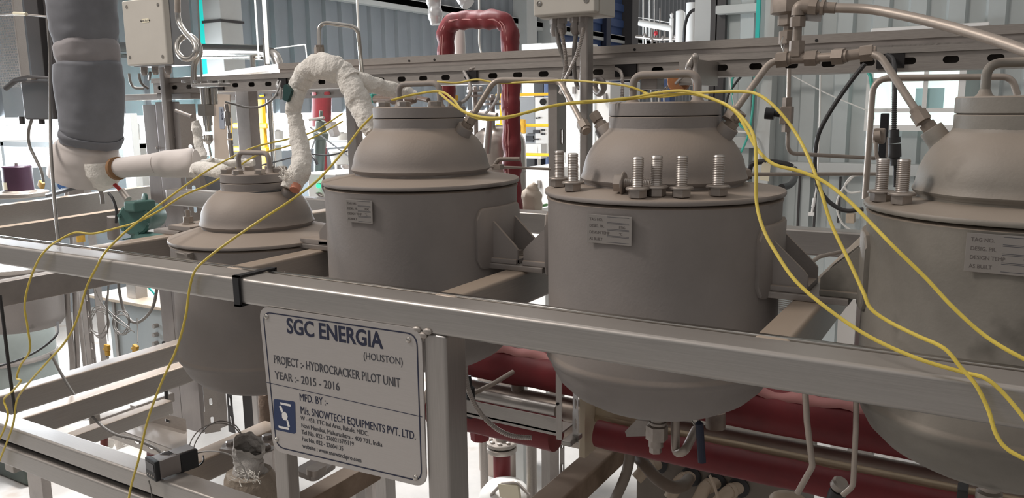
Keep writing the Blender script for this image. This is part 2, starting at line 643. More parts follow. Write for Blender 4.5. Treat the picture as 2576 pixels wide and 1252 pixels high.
# window in the back wall
YW = YB - 0.10
w0, w1 = at(2200, 168, y=YW), at(2404, 312, y=YW)
xa, xc = w0.x, w1.x
zt, zb = at(2300, 166, y=YW).z, at(2300, 314, y=YW).z
wf = MB()
fw = 0.035
wf.bx((xa - fw, YW - 0.03, zt), (xc + fw, YW + 0.02, zt + fw)).bx((xa - fw, YW - 0.03, zb - fw), (xc + fw, YW + 0.02, zb))
wf.bx((xa - fw, YW - 0.03, zb), (xa, YW + 0.02, zt)).bx((xc, YW - 0.03, zb), (xc + fw, YW + 0.02, zt))
win = struct(wf.build('window_1', M['white_far'], flat=True))
zm = at(2300, 277, y=YW).z
MB().bx((xa, YW - 0.02, zm - 0.012), (xc, YW + 0.01, zm + 0.012)).build('window_bar', M['white_far'], win, flat=True)
xm = at(2328, 230, y=YW).x
MB().bx((xm - 0.012, YW - 0.02, zb), (xm + 0.012, YW + 0.01, zt)).build('window_bar', M['white_far'], win, flat=True)
zs = at(2300, 196, y=YW).z
MB().bx((xa, YW - 0.02, zs - 0.02), (xc, YW + 0.01, zs + 0.005)).build('blind_rail', M['white_far'], win, flat=True)
scr = emit('glowing_pane', (0.80, 0.95, 0.90), 0.72)  # daylight behind the window put in as the pane's own glow
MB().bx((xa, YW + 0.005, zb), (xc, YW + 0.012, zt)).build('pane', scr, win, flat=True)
pp = at(2338, 250, y=YW + 0.004)
MB().box((pp.x, YW + 0.002, pp.z), (0.15, 0.004, 0.13)).build('sticker', mat('pale_blue_sticker', (0.45, 0.68, 0.70), 0.5), win, flat=True)

# ------------------------------------------------------------------ steel skid frame
ZT = 1.44
XV = [-1.546, -1.04, -0.506, 0.037]
YV = 1.37
ZF = [1.453, 1.606, 1.606, 1.604]


def rtube(mb, a, b, w, h, bev=0.006):
    """rectangular hollow section box from a to b given as min/max corner"""
    return mb.bx(a, b, bev, 3)


YF = 1.018
fr = thing('equipment_skid', 'welded stainless steel skid frame carrying the four grey vessels', 'frame', (-1.0, 1.1, 0.0))
MB().bx((-4.2, YF, 1.390), (0.9, YF + 0.067, ZT), 0.007, 3).build('front_rail', M['steel'], fr)
MB().bx((-4.2, YF + 0.072, 1.42), (0.9, YF + 0.084, ZT + 0.001), 0.003, 2).build('rear_lip', M['chrome'], fr)
MB().bx((-2.9, 2.10, 1.375), (0.9, 2.16, ZT), 0.006, 3).build('rear_rail', M['steel'], fr)
for xc_ in (-1.812, -1.305, -0.783, -0.242, 0.32):
    MB().bx((xc_ - 0.025, YF + 0.067, 1.375), (xc_ + 0.025, 2.10, ZT), 0.007, 3).build('cross_member', M['steel_y'], fr)
    if xc_ > -1.8:
        MB().bx((xc_ - 0.062, YV - 0.055, ZT), (xc_ + 0.062, YV + 0.055, ZT + 0.011), 0.002).build('support_pad', M['dull'], fr)
MB().bx((-1.87, 1.31, ZT), (-1.77, 1.42, ZT + 0.011), 0.002).build('support_pad', M['dull'], fr)
MB().bx((-0.781, YF + 0.001, 0.0), (-0.736, YF + 0.060, 1.391), 0.005, 3).build('corner_post', M['steel_z'], fr)
MB().bx((-1.182, YF + 0.03, 0.0), (-1.145, YF + 0.06, 1.391), 0.004, 2).build('sign_post', M['steel_z'], fr)
MB().bx((-4.2, YF, 0.920), (-1.19, YF + 0.055, 0.963), 0.006, 3).build('lower_rail', M['steel'], fr)
MB().bx((-4.2, YF, 0.852), (-1.19, YF + 0.055, 0.903), 0.006, 3).build('lower_rail', M['steel'], fr)
MB().bx((-4.2, YF + 0.02, 0.902), (-1.19, YF + 0.05, 0.921)).build('rail_gap_shade', M['hole'], fr, flat=True)  # dark strip stands in for the shade in the gap between the rails
MB().bx((-2.47, YF + 0.055, 0.885), (-2.41, 2.12, 0.950), 0.006, 3).build('lower_beam', M['steel_y'], fr)
MB().bx((-2.27, YF + 0.055, 0.875), (-2.21, 2.12, 0.938), 0.006, 3).build('lower_beam', M['steel_y'], fr)
MB().bx((-1.66, YF + 0.055, 0.86), (-1.59, 1.45, 0.92), 0.006, 3).build('lower_beam', M['steel_y'], fr)
MB().bx((-0.27, 2.10, 0.0), (-0.21, 2.15, 1.38), 0.005).build('rear_post', M['steel_z'], fr)
MB().bx((-0.86, 1.08, 0.81), (-0.79, 2.5, 0.87), 0.006, 3).build('lower_beam', M['rust'], fr)
MB().bx((-3.2, YF, 0.0), (-3.14, YF + 0.05, 1.39), 0.005).build('corner_post', M['steel_z'], fr)
wl = MB()
for sx_ in (-0.822, -0.812, -0.80, -0.79):
    wl.ball((sx_ + 0.02, YF - 0.001, 1.391 + 0.004 * math.sin(sx_ * 300)), 0.007, 1.3, 0.5, 0.8, 10)
wl.build('weld_bead', M['galv'], fr)
# black clip around the rail
cl = MB()
cx_ = at(597, 700, y=YF).x
ya, yb, za, zb = YF - 0.005, YF + 0.091, 1.385, ZT + 0.005
cl.bx((cx_ - 0.008, ya, za), (cx_ + 0.008, YF, zb)).bx((cx_ - 0.008, ya, ZT + 0.0015), (cx_ + 0.008, yb, zb)).bx((cx_ - 0.008, yb - 0.004, 1.40), (cx_ + 0.008, yb, zb)).bx((cx_ - 0.008, ya, za), (cx_ + 0.008, yb, za + 0.004))
tag(cl.build('rail_clip', M['black']), 'black rubber clip wrapped around the front rail near the first cross member', 'clip')


# ------------------------------------------------------------------ vessels
def on_cyl(px, py, c, R):
    r = (CAMROT @ Vector((px - W / 2, H / 2 - py, -F)))
    o = Vector((EYE.x - c[0], EYE.y - c[1]))
    d = Vector((r.x, r.y))
    a, b, cc = d.dot(d), 2 * o.dot(d), o.dot(o) - R * R
    t = (-b - math.sqrt(max(0.0, b * b - 4 * a * cc))) / (2 * a)
    return EYE + r * t


def bead(prof, i):
    return prof


DOME = [(0.138, -0.004), (0.1385, 0.004), (0.1435, 0.008), (0.1455, 0.012), (0.1435, 0.0165), (0.1412, 0.024), (0.1405, 0.030), (0.137, 0.046), (0.1300, 0.062), (0.1195, 0.078), (0.106, 0.092), (0.0995, 0.0975), (0.0975, 0.1005), (0.0962, 0.104)]
RAISE = [0.020, 0.011, 0.009, 0.009]
SHELLP = [(0.06, -0.400), (0.10, -0.394), (0.135, -0.383), (0.165, -0.366), (0.186, -0.345), (0.197, -0.324), (0.2020, -0.310), (0.2050, -0.3075), (0.2075, -0.303), (0.2085, -0.299), (0.2075, -0.295), (0.2050, -0.291), (0.204, -0.288), (0.204, -0.020), (0.206, -0.014), (0.2, -0.011)]


def vessel(i, label, s, sr, m, noz, bolts, plate):
    c = Vector((XV[i], YV, ZF[i]))
    cd = c + Vector((0, 0, RAISE[i]))
    v = thing('pressure_vessel', label, 'vessel', c, 'grey vessels in the skid frame')
    hs = s
    MB().lathe([(r * sr, h * (0.965 if i == 0 else 1)) for r, h in SHELLP], c, seg=96).build('shell', m, v, ang=50)
    ra = RAISE[i]
    MB().lathe([(0.12 * sr, ra - 0.008), (0.2085 * sr, -0.0075), (0.2098 * sr, -0.0055), (0.2098 * sr, -0.002), (0.2085 * sr, 0.0), (0.17 * sr, ra * 0.55), (0.138 * sr, ra), (0.12 * sr, ra)], c, seg=96).build('top_plate', m, v)
    rl = 0.0962 if i else 0.080
    kd = 1.0 if i else 0.934
    MB().lathe([(r * kd, h * hs) for r, h in DOME[:-1]] + [(rl, DOME[-1][1] * hs)], cd, seg=80).jitter(0.0007, 30).build('dome', m, v, ang=50)
    z1, z2, z3 = 0.100 * hs, 0.124 * hs, 0.150 * hs
    c0_ = c
    c = cd
    MB().lathe([(rl * 0.6, z1), (rl, z1), (rl, z2 - 0.001), (rl - 0.001, z2), (rl * 0.6, z2)], c, seg=72).build('neck_flange', m, v)
    MB().lathe([(rl * 0.9, z2 - 0.001), (rl * 0.965, z2), (rl * 0.965, z2 + 0.0015), (rl * 0.9, z2 + 0.002)], c, seg=60).build('gasket', M['hole'], v)
    MB().lathe([(rl * 0.6, z2 + 0.0015), (rl - 0.001, z2 + 0.0015), (rl, z2 + 0.0025), (rl, z3 - 0.002), (rl - 0.002, z3), (rl * 0.2, z3)], c, seg=72).build('lid', m, v)
    # lifting handle
    hw, hh, hr = (0.059, 0.047, 0.0068) if i >= 2 else (0.053, 0.047, 0.006)
    hp = fillet([c + Vector((-hw, 0, z3)), c + Vector((-hw, 0, z3 + hh)), c + Vector((hw, 0, z3 + hh)), c + Vector((hw, 0, z3))], 0.02, 8)
    hb = MB().tube(hp, hr, 14)
    for sx in (-1, 1):
        hb.lathe([(hr * 2.0, 0), (hr * 1.4, 0.004), (hr * 1.05, 0.011)], c + Vector((sx * hw, 0, z3 - 0.0005)), seg=16)
    hb.build('lifting_handle', m, v)
    if bolts:
        for k in range(8):
            a = 2 * PI * (k + 0.32) / 8
            p = c + Vector((math.cos(a) * rl * 0.83, math.sin(a) * rl * 0.83, z3 - 0.001))
            b = MB()
            b.cyl(p, p + Vector((0, 0, 0.003)), 0.0135, 20)
            b.lathe([(0.0128, 0.003), (0.0128, 0.0105), (0.0105, 0.0125)], p, seg=6)
            b.build('lid_bolt', M['bolt'], v)
    # nozzles on the dome shoulder
    for (az, capped) in noz:
        ax = Vector((math.cos(az) * 0.60, math.sin(az) * 0.60, 0.80)).normalized()
        rn, hn = ((0.106, 0.075) if math.cos(az) < 0 else (0.096, 0.078))
        rn *= 1.0 if i else 0.93
        p = c + Vector((math.cos(az) * rn, math.sin(az) * rn, hn * hs))
        n = MB().lathe([(0.022, 0), (0.018, 0.010), (0.017, 0.014), (0.017, 0.031), (0.016, 0.0325), (0.0, 0.0325)], p, ax, 24).build('nozzle_boss', m, v)
        q = p + ax * 0.0315
        f = MB().hexa(q, q + ax * 0.011, 0.0118).cyl(q + ax * 0.011, q + ax * 0.016, 0.0080, 14).hexa(q + ax * 0.016, q + ax * 0.031, 0.0112, 0.4)
        if capped:
            f.cyl(q + ax * 0.031, q + ax * 0.034, 0.009, 12)
        f.build('tube_fitting', M['fitting'], v)
    c = c0_
    # side lugs on the cross members
    Rs = 0.204 * sr
    for sx in (-1, 1):
        lg = MB()
        zb = ZT + 0.011
        if i == 0:
            x0, x1 = c.x + sx * (Rs - 0.012), c.x + sx * (Rs + 0.075)
            lg.bx((min(x0, x1), YV - 0.05, zb), (max(x0, x1), YV + 0.05, zb + 0.012), 0.002)
            lo = lg.build('support_lug', m, v)
            bp = Vector((c.x + sx * (Rs + 0.045), YV - 0.01, zb + 0.012))
            b = MB().cyl(bp, bp + Vector((0, 0, 0.003)), 0.017, 20).hexa(bp + Vector((0, 0, 0.003)), bp + Vector((0, 0, 0.019)), 0.0135).cyl(bp, bp + Vector((0, 0, 0.036)), 0.0065, 12)
            b.build('lug_bolt', M['bolt'], lo)
            continue
        rings = []
        N = 18
        A = 0.40
        for k in range(N + 1):
            a = -A + 2 * A * k / N
            e = max(0, abs(a) - (A - 0.10)) / 0.10
            cut = 0.02 * (1 - math.sqrt(max(0, 1 - e * e)))
            ca, sa = math.cos(a) * sx, math.sin(a)
            z0, z1_ = zb - 0.012 + cut, zb + 0.108 - cut
            rings.append([lg.bm.verts.new(c + Vector((ca * r, sa * r, z - c.z))) for r, z in ((Rs - 0.004, z0), (Rs - 0.004, z1_), (Rs + 0.005, z1_), (Rs + 0.0075, z1_ - 0.004), (Rs + 0.0075, z0 + 0.004), (Rs + 0.005, z0))])
        lg.loft(rings)
        lo = lg.build('lug_pad', m, v)
        for yy in (-0.044, 0.038):
            off = Rs - math.sqrt(Rs * Rs - yy * yy)
            pr = [(Rs - off - 0.003, zb), (Rs + 0.058, zb), (Rs + 0.058, zb + 0.028), (Rs + 0.052, zb + 0.036), (Rs - off + 0.004, zb + 0.085), (Rs - off - 0.003, zb + 0.085)]
            MB().prism([Vector((c.x + sx * a, YV + yy, z)) for a, z in pr], (0, 0.006, 0)).build('gusset', m, lo, flat=True)
        x0, x1 = c.x + sx * (Rs - 0.004), c.x + sx * (Rs + 0.058)
        MB().bx((min(x0, x1), YV - 0.05, zb), (max(x0, x1), YV + 0.05, zb + 0.010), 0.002).build('lug_base', m, lo)
        bp = Vector((c.x + sx * (Rs + 0.034), YV - 0.002, zb + 0.010))
        MB().cyl(bp, bp + Vector((0, 0, 0.002)), 0.014, 20).hexa(bp + Vector((0, 0, 0.002)), bp + Vector((0, 0, 0.010)), 0.0105).build('lug_bolt', M['bolt'], lo)
    if plate:
        px, py, w, h, rows = plate
        p = on_cyl(px, py, (c.x, c.y), Rs)
        az = math.atan2(p.y - c.y, p.x - c.x)
        nn = Vector((math.cos(az), math.sin(az), 0))
        ux = Vector((0, 0, 1)).cross(nn).normalized()
        cc = Vector((c.x, c.y, p.z)) + nn * (Rs + 0.0035)
        rot = Matrix((ux, nn, Vector((0, 0, 1)))).transposed()
        npb = MB().box(cc, (w, 0.0022, h), rot, 0.0008)
        npb.box(cc - nn * 0.004, (w * 0.9, 0.008, h * 0.85), rot)
        npo = npb.build('nameplate', M['nameplate'], v)
        fc = cc + nn * 0.0012
        rowh = h / 4.4
        for k, (lt, rt) in enumerate(rows):
            zz_ = h / 2 - rowh * (k + 0.92)
            text('plate_text', lt, rowh * 0.62, fc + ux * (-w * 0.44) + Vector((0, 0, zz_)), ux, (0, 0, 1), M['etch'], npo, 0.9, depth=0.0002)
            if rt:
                text('plate_text', rt, rowh * 0.6, fc + ux * (w * 0.22) + Vector((0, 0, zz_)), ux, (0, 0, 1), M['etch'], npo, 0.9, depth=0.0002)
            q = fc + ux * (w * 0.2) + Vector((0, 0, zz_ + rowh * 0.26))
            fb = MB()
            fb.box(q + Vector((0, 0, rowh * 0.42)), (w * 0.48, 0.0003, 0.0006), rot)
            fb.box(q - Vector((0, 0, rowh * 0.42)), (w * 0.48, 0.0003, 0.0006), rot)
            fb.build('plate_line', M['inkgrey'], npo, flat=True)
    # bottom drain stub
    zb_ = -0.40 * (0.965 if i == 0 else 1)
    MB().lathe([(0.02, 0.02), (0.02, -0.02), (0.015, -0.022)], c + Vector((0, 0, zb_)), seg=20).build('drain_stub', M['fitting'], v)
    return v


ROWS3 = [('TAG NO.', ''), ('DESIG. PR.', 'PSIG'), ('DESIGN TEMP', '°C'), ('AS BUILT', '')]
ves = []
ves.append(vessel(0, 'smallest grey vessel at the far left with bolted lid and white lagged pipes', 0.87, 0.995, M['vessel'], [(2.9, 0), (0.10, 0)], True, None))
ves.append(vessel(1, 'grey vessel with bolted lid behind the engraved sign, next to the red pipe', 0.915, 0.985, M['vessel'], [(0.02, 0), (2.7, 0)], True, (907, 531, 0.064, 0.044, ROWS3)))
ves.append(vessel(2, 'grey vessel with six upside-down bolts standing on its top plate', 0.945, 1.0, M['vessel'], [(0.03, 0), (3.02, 1)], False, (1535, 577, 0.079, 0.046, ROWS3)))
ves.append(vessel(3, 'stained grey vessel cut off by the right edge of the photo', 0.965, 1.0, M['vessel_old'], [(3.12, 0)], False, (2530, 640, 0.088, 0.050, ROWS3)))
# the tag bracket on the shell of the small vessel
p = on_cyl(470, 638, (XV[0], YV), 0.203)
az = math.atan2(p.y - YV, p.x - XV[0]); nn = Vector((math.cos(az), math.sin(az), 0)); ux = Vector((0, 0, 1)).cross(nn)
rot = Matrix((ux, nn, Vector((0, 0, 1)))).transposed()
tb = MB().box(p + nn * 0.004 + Vector((0, 0, -0.008)), (0.048, 0.012, 0.026), rot, 0.001).tube([p + nn * 0.012 - ux * 0.024 + Vector((0, 0, 0.004)), p + nn * 0.014 + ux * 0.02 + Vector((0, 0, 0.002))], 0.0015, 8)
tb.box(p + nn * 0.012 + ux * 0.022, (0.010, 0.012, 0.008), rot).build('tag_bracket', M['galv'], ves[0])
# black ring around the neck of the small vessel
c0 = Vector((XV[0], YV, ZF[0]))
rp = [c0 + Vector((math.cos(a) * 0.0848, math.sin(a) * 0.0848, 0.105 + 0.004 * math.sin(a + 0.6))) for a in [2 * PI * k / 40 for k in range(41)]]
tag(MB().tube(rp, 0.0055, 10, cap=False).build('rubber_ring', M['black_cable']), 'dark rubber ring around the neck of the smallest vessel', 'ring')


# ------------------------------------------------------------------ loose bolts on the top plates
def make_bolt(name_label, loc, group):
    t = thing('flange_bolt', name_label, 'bolt', loc, group)
    L = Vector(loc)
    MB().lathe([(0.0125, 0.0), (0.0152, 0.001), (0.0152, 0.0125), (0.013, 0.0135)], L, seg=6).build('bolt_head', M['bolt'], t)
    MB().lathe([(0.012, 0.0128), (0.0188, 0.0132), (0.0188, 0.0152), (0.0175, 0.0168), (0.010, 0.018)], L, seg=32).build('bolt_collar', M['bolt'], t)
    pr = [(0.0094, 0.017)]
    z = 0.018
    while z < 0.061:
        pr += [(0.0094, z), (0.0084, z + 0.00135)]
        z += 0.0027
    pr += [(0.0094, z), (0.0080, z + 0.0025), (0.006, z + 0.0032)]
    MB().lathe(pr, L, seg=24).build('threaded_shank', M['bolt_thread'], t)
    return t


M['bolt_thread'] = mat('bright_thread', (0.50, 0.46, 0.43), 0.36, 0.9, 0.06, 40)
G1 = 'loose bolts left on the vessels'
spots = [(1407, 2, 0.176, 'upside-down flange bolt farthest left on the top plate of the middle-right vessel'),
         (1441, 2, 0.178, 'upside-down flange bolt second from the left on its top plate, just left of the dome'),
         (1604, 2, 0.186, 'upside-down flange bolt standing in front of the bolt that lies on its side'),
         (1651, 2, 0.172, 'upside-down flange bolt just right of the bolt that lies on its side'),
         (1714, 2, 0.179, 'upside-down flange bolt at the front of the dome, second from the right'),
         (1806, 2, 0.176, 'upside-down flange bolt standing alone at the right of the top plate'),
         (2217, 3, 0.190, 'upside-down flange bolt at the rim of the rightmost vessel, outer one of two'),
         (2269, 3, 0.178, 'upside-down flange bolt nearer the dome of the rightmost vessel, inner one of two')]
proto = None
for px, vi, rr_, lb in spots:
    p = on_cyl(px, 480, (XV[vi], YV), rr_)
    p.z = ZF[vi] + RAISE[vi] * (0.2098 - rr_) / 0.072 - 0.0005
    if proto is None:
        proto = make_bolt(lb, p, 'loose bolts left on the vessels')
    else:
        d = dup(proto, p, lb)
        d.rotation_euler.z = random.uniform(0, 1.0)
lp = on_cyl(1546, 470, (XV[2], YV), 0.164)
lp.z = ZF[2] + 0.0225
lb_ = dup(proto, lp, 'loose flange bolt lying on its side at the foot of the dome')
lb_.rotation_euler = (0.0, PI / 2 + 0.03, 0.12)

# ------------------------------------------------------------------ engraved sign
YS = YF - 0.004
sg = thing('engraved_sign', 'brushed steel nameplate sign with SGC ENERGIA lettering, screwed to the frame', 'sign', at(860, 1180, y=YS))
cor = [at(a, b, y=YS) for a, b in ((651, 770), (1060, 828), (1073, 1227), (688, 1133))]


def rounded(c4, r, n=8):
    return [p for p in roundpoly(c4, r, n)]


def roundpoly(c4, r, n):
    o = []
    m = len(c4)
    for i in range(m):
        a, b, c = Vector(c4[i - 1]), Vector(c4[i]), Vector(c4[(i + 1) % m])
        u, v = (a - b).normalized(), (c - b).normalized()
        p, q = b + u * r, b + v * r
        for k in range(n + 1):
            t = k / n
            o.append(p * (1 - t) ** 2 + b * 2 * t * (1 - t) + q * t * t)
    return o


def inset(c4, d):
    ctr = sum((Vector(p) for p in c4), Vector()) / len(c4)
    o = []
    m = len(c4)
    for i in range(m):
        a, b, c = Vector(c4[i - 1]), Vector(c4[i]), Vector(c4[(i + 1) % m])
        o.append(b + (a - b).normalized() * d + (c - b).normalized() * d)
    return o


pb_ = MB()
pb_.prism(roundpoly(cor, 0.026, 8), (0, 0.003, 0))
pb_.build('sign_plate', M['plate'], sg)
lo_, li_ = roundpoly(inset(cor, 0.0085), 0.022, 8), roundpoly(inset(cor, 0.0108), 0.020, 8)
bl = MB()
A_ = [bl.bm.verts.new(p + Vector((0, -0.0004, 0))) for p in lo_]
B_ = [bl.bm.verts.new(p + Vector((0, -0.0004, 0))) for p in li_]
bl.loft([A_, B_], cap=False)
bl.build('border_line', M['ink'], sg, flat=True)


def seg_line(p, q, w, name, m, parent, y):
    p, q = Vector(p), Vector(q)
    d = (q - p).normalized()
    n = Vector((-d.z, 0, d.x)) * w / 2
    f = Vector((0, -y, 0))
    return MB().prism([p + n + f, q + n + f, q - n + f, p - n + f], (0, 0.0003, 0)).build(name, m, parent, flat=True)


seg_line(at(670, 961, y=YS), at(1062, 1048, y=YS), 0.0011, 'divider_line', M['ink'], sg, 0.0004)


_cu = bpy.data.curves.new('tmp', 'FONT')
_cu.body = 'H'
if SANS:
    _cu.font = SANS
_to = bpy.data.objects.new('tmp', _cu)
C.objects.link(_to)
bpy.context.view_layer.update()
CAPR = _to.dimensions.y
C.objects.unlink(_to)
bpy.data.objects.remove(_to)


def fit_text(body, a, b, cap, m, bold=0.0, ref=None):
    """lettering between two baseline pixels with the given cap height in pixels"""
    p, q = at(*a, y=YS) + Vector((0, -0.0003, 0)), at(*b, y=YS) + Vector((0, -0.0003, 0))
    hgt = (at(a[0], a[1] - cap, y=YS) - at(*a, y=YS)).length
    cu = bpy.data.curves.new('tmp', 'FONT')
    cu.body = body
    cu.size = hgt / CAPR
    if SANS:
        cu.font = SANS
    to = bpy.data.objects.new('tmp', cu)
    C.objects.link(to)
    bpy.context.view_layer.update()
    w = to.dimensions.x
    C.objects.unlink(to)
    bpy.data.objects.remove(to)
    d = (q - p)
    text('lettering', body, hgt / CAPR, p, d, (-d.z, 0, d.x) if False else (0, 0, 1), m, sg, d.length / w, depth=0.0002, bold=bold)


fit_text('SGC ENERGIA', (722, 836), (961, 876), 36, M['ink'], 0.0009)
fit_text('(HOUSTON)', (914, 902), (1012, 918), 17, M['inkgrey'])
fit_text('PROJECT :- HYDROCRACKER PILOT UNIT', (689, 912.5), (1006, 974), 20, M['inkgrey'], 0.0001)
fit_text('YEAR :- 2015 - 2016', (692, 952), (854.5, 982.5), 19, M['inkgrey'], 0.0001)
fit_text('MFD. BY :-', (753.5, 1007), (824, 1020), 18, M['ink'], 0.0)
fit_text('M/s. SNOWTECH EQUIPMENTS PVT. LTD.', (756, 1039), (1044.5, 1105.5), 18, M['ink'], 0.0)
fit_text('W - 453, TTC Ind Area, Rabale, MIDC.', (756.6, 1055.5), (926.7, 1096), 10.5, M['inkgrey'])
fit_text('Navi Mumbai, Maharashtra - 400 701, India', (758, 1074), (960.7, 1123.4), 10.5, M['inkgrey'])
fit_text('Tel No. 022 - 27602157/5119', (759, 1090.6), (890, 1122), 10.5, M['inkgrey'])
fit_text('Fax No. 022 - 27604135', (759.8, 1107.4), (862.4, 1133.4), 10.5, M['inkgrey'])
fit_text('website : www.snowtechpro.com', (761.4, 1125.4), (908.8, 1163), 10.5, M['inkgrey'])
lg4 = [at(a, b, y=YS) + Vector((0, -0.0004, 0)) for a, b in ((688, 1002.5), (742.6, 1009.6), (744.6, 1091.4), (691, 1079.5))]
lgo = MB().prism(roundpoly(lg4, 0.006, 5), (0, 0.0004, 0)).build('logo_panel', M['blue_ink'], sg, flat=True)


def lpt(px, py):
    return at(px, py, y=YS) + Vector((0, -0.0006, 0))


lw = MB()
Q = lambda zx, zy: lpt(640 + zx / 2.504, 740 + zy / 2.504)
for poly in ([(163, 678), (228, 692), (230, 706), (166, 692)], [(152, 826), (218, 840), (219, 854), (156, 840)],
             [(156, 704), (170, 700), (183, 738), (171, 745)], [(201, 785), (212, 790), (225, 832), (212, 836)],
             [(174, 752), (180, 740), (192, 738), (204, 750), (211, 768), (208, 784), (198, 794), (186, 790), (176, 776)]):
    lw.prism([Q(*p) for p in poly], (0, 0.0002, 0))
lw.build('logo_mark', M['white_far'], lgo, flat=True)
for a, b in ((671, 796), (1028, 855), (696, 1105), (1045.5, 1201)):
    p = at(a, b, y=YS)
    MB().lathe([(0.0052, 0), (0.005, 0.0012), (0.0036, 0.003), (0.0012, 0.0037)], p, (0, -1, 0), 18).build('rivet', M['chrome'], sg)


# ------------------------------------------------------------------ perforated channel helper
def perf(mb, o, ux, uy, L, Ht, slots, sw, sh, v0, th):
    """sheet with stadium slots; slots are centres along ux"""
    o, ux, uy = Vector(o), Vector(ux), Vector(uy)
    nz = ux.cross(uy).normalized() * th
    n = 24
    bounds = [0.0]
    for a, b in zip(slots, slots[1:]):
        bounds.append((a + b) / 2)
    bounds.append(L)
    P2 = lambda u, v: o + ux * u + uy * v
    for i, s in enumerate(slots):
        u0, u1 = bounds[i], bounds[i + 1]
        inner, outer = [], []
        for k in range(n):
            a = 2 * PI * (k + 0.5) / n
            ca, sa = math.cos(a), math.sin(a)
            r = sh / 2
            hx = sw / 2 - r
            inner.append((s + (hx if ca > 0 else -hx) + r * ca, v0 + r * sa))
            # project direction to cell rectangle
            dx, dy = inner[-1][0] - s, inner[-1][1] - v0
            tx = ((u1 - s) / dx if dx > 0 else (u0 - s) / dx) if abs(dx) > 1e-9 else 1e9
            ty = ((Ht - v0) / dy if dy > 0 else (0 - v0) / dy) if abs(dy) > 1e-9 else 1e9
            t = min(tx, ty)
            outer.append((s + dx * t, v0 + dy * t))
        fi = [mb.bm.verts.new(P2(*p)) for p in inner]
        fo = [mb.bm.verts.new(P2(*p)) for p in outer]
        bi = [mb.bm.verts.new(P2(*p) + nz) for p in inner]
        mb.loft([bi, fi, fo], cap=False)
        # corners of the cell
        for (cu, cv) in ((u0, 0), (u1, 0), (u1, Ht), (u0, Ht)):
            best = []
            for k in range(n):
                p, q = outer[k], outer[(k + 1) % n]
                if (abs(p[0] - cu) < 1e-6 and abs(q[1] - cv) < 1e-6) or (abs(p[1] - cv) < 1e-6 and abs(q[0] - cu) < 1e-6):
                    best.append(k)
            for k in best:
                try:
                    cvx = mb.bm.verts.new(P2(cu, cv))
                    mb.bm.faces.new((fo[k], cvx, fo[(k + 1) % n]))
                except ValueError:
                    pass
    return mb


# ------------------------------------------------------------------ cable tray behind the vessels
YT = 2.2
zl_t = 1.887
tr = thing('cable_tray', 'long galvanised cable tray with a slotted front channel running behind the vessels', 'cable tray', (-1.2, YT, 1.78))
x0t, x1t = at(386, 200, y=YT).x, 0.75
# lower channel: lip, plain band, slotted band, bottom flange
z_lip, z_mid, z_bot = zl_t, 1.868, 1.829
MB().bx((x0t, YT - 0.012, z_lip - 0.004), (x1t, YT + 0.002, z_lip)).bx((x0t, YT - 0.012, z_mid), (x1t, YT - 0.009, z_lip), 0).build('channel_lip', M['galv'], tr)
sl, u = [], 0.045
xs = x0t
while u < x1t - x0t - 0.03:
    xx = x0t + u
    # wiring openings are cut where no slot sits
    sl.append(u)
    u += 0.0905
pf = MB()
perf(pf, (x0t, YT - 0.003, z_bot), (1, 0, 0), (0, 0, 1), x1t - x0t, z_mid - z_bot, sl, 0.034, 0.0165, 0.020, -0.003)
pf.build('slotted_face', M['galv'], tr, flat=True)
MB().bx((x0t, YT - 0.003, z_bot - 0.003), (x1t, YT + 0.09, z_bot)).build('channel_floor', M['galv'], tr, flat=True)
MB().bx((x0t, YT + 0.085, z_bot), (x1t, YT + 0.09, z_lip + 0.005)).build('channel_back', M['dull'], tr, flat=True)
MB().bx((x0t, YT + 0.002, z_lip - 0.004), (x1t, YT + 0.086, z_lip - 0.001)).bx((x1t - 0.002, YT, z_bot), (x1t, YT + 0.086, z_lip)).bx((x0t, YT, z_bot), (x0t + 0.002, YT + 0.086, z_lip)).build('added_shade_cover', M['galv'], tr, flat=True)  # unseen top and end plates added to keep the inside of the slots dark
# upper cover tray sits behind, slightly higher
YU = YT + 0.09
zu = 1.929
xk = at(700, 160, y=YU).x
MB().bx((xk, YU, zu - 0.003), (x1t, YU + 0.12, zu)).bx((xk, YU - 0.001, zu - 0.022), (x1t, YU + 0.002, zu)).build('cover', M['galv'], tr, flat=True)
MB().bx((xk, YU + 0.004, zl_t), (x1t, YU + 0.012, zu - 0.003)).build('tray_side', M['dull'], tr, flat=True)
for px in (1090, 1026, 1597, 2056):
    p = at(px, 60, y=YU - 0.002)
    MB().cyl((p.x, YU - 0.0025, zu - 0.015), (p.x, YU - 0.0012, zu - 0.015), 0.004, 12).build('bolt_hole', M['hole'], tr, flat=True)
# open wiring cut-outs with a dark inside
for px, w in ((1188, 0.04), (1575, 0.065), (2238, 0.062), (712, 0.04), (545, 0.075)):
    p = at(px, 190, y=YT - 0.004)
    MB().bx((p.x - w / 2, YT - 0.0105, z_bot + 0.004), (p.x + w / 2, YT - 0.004, z_lip - 0.018)).build('wiring_opening', M['hole'], tr, flat=True)
# the bend of the cover going off to the left
q = at(690, 160, y=YU)
e0 = Vector((xk, YU, zu))
e1 = at(395, 203, y=YU + 1.15)
dv = Vector((0.10, 0.22, 0))
MB().prism([e0, e0 + dv, e1 + dv, e1], (0, 0, -0.004)).prism([e0, e1, e1 - Vector((0, 0, 0.022)), e0 - Vector((0, 0, 0.022))], (0, 0.003, 0)).build('cover_bend', M['galv'], tr, flat=True)
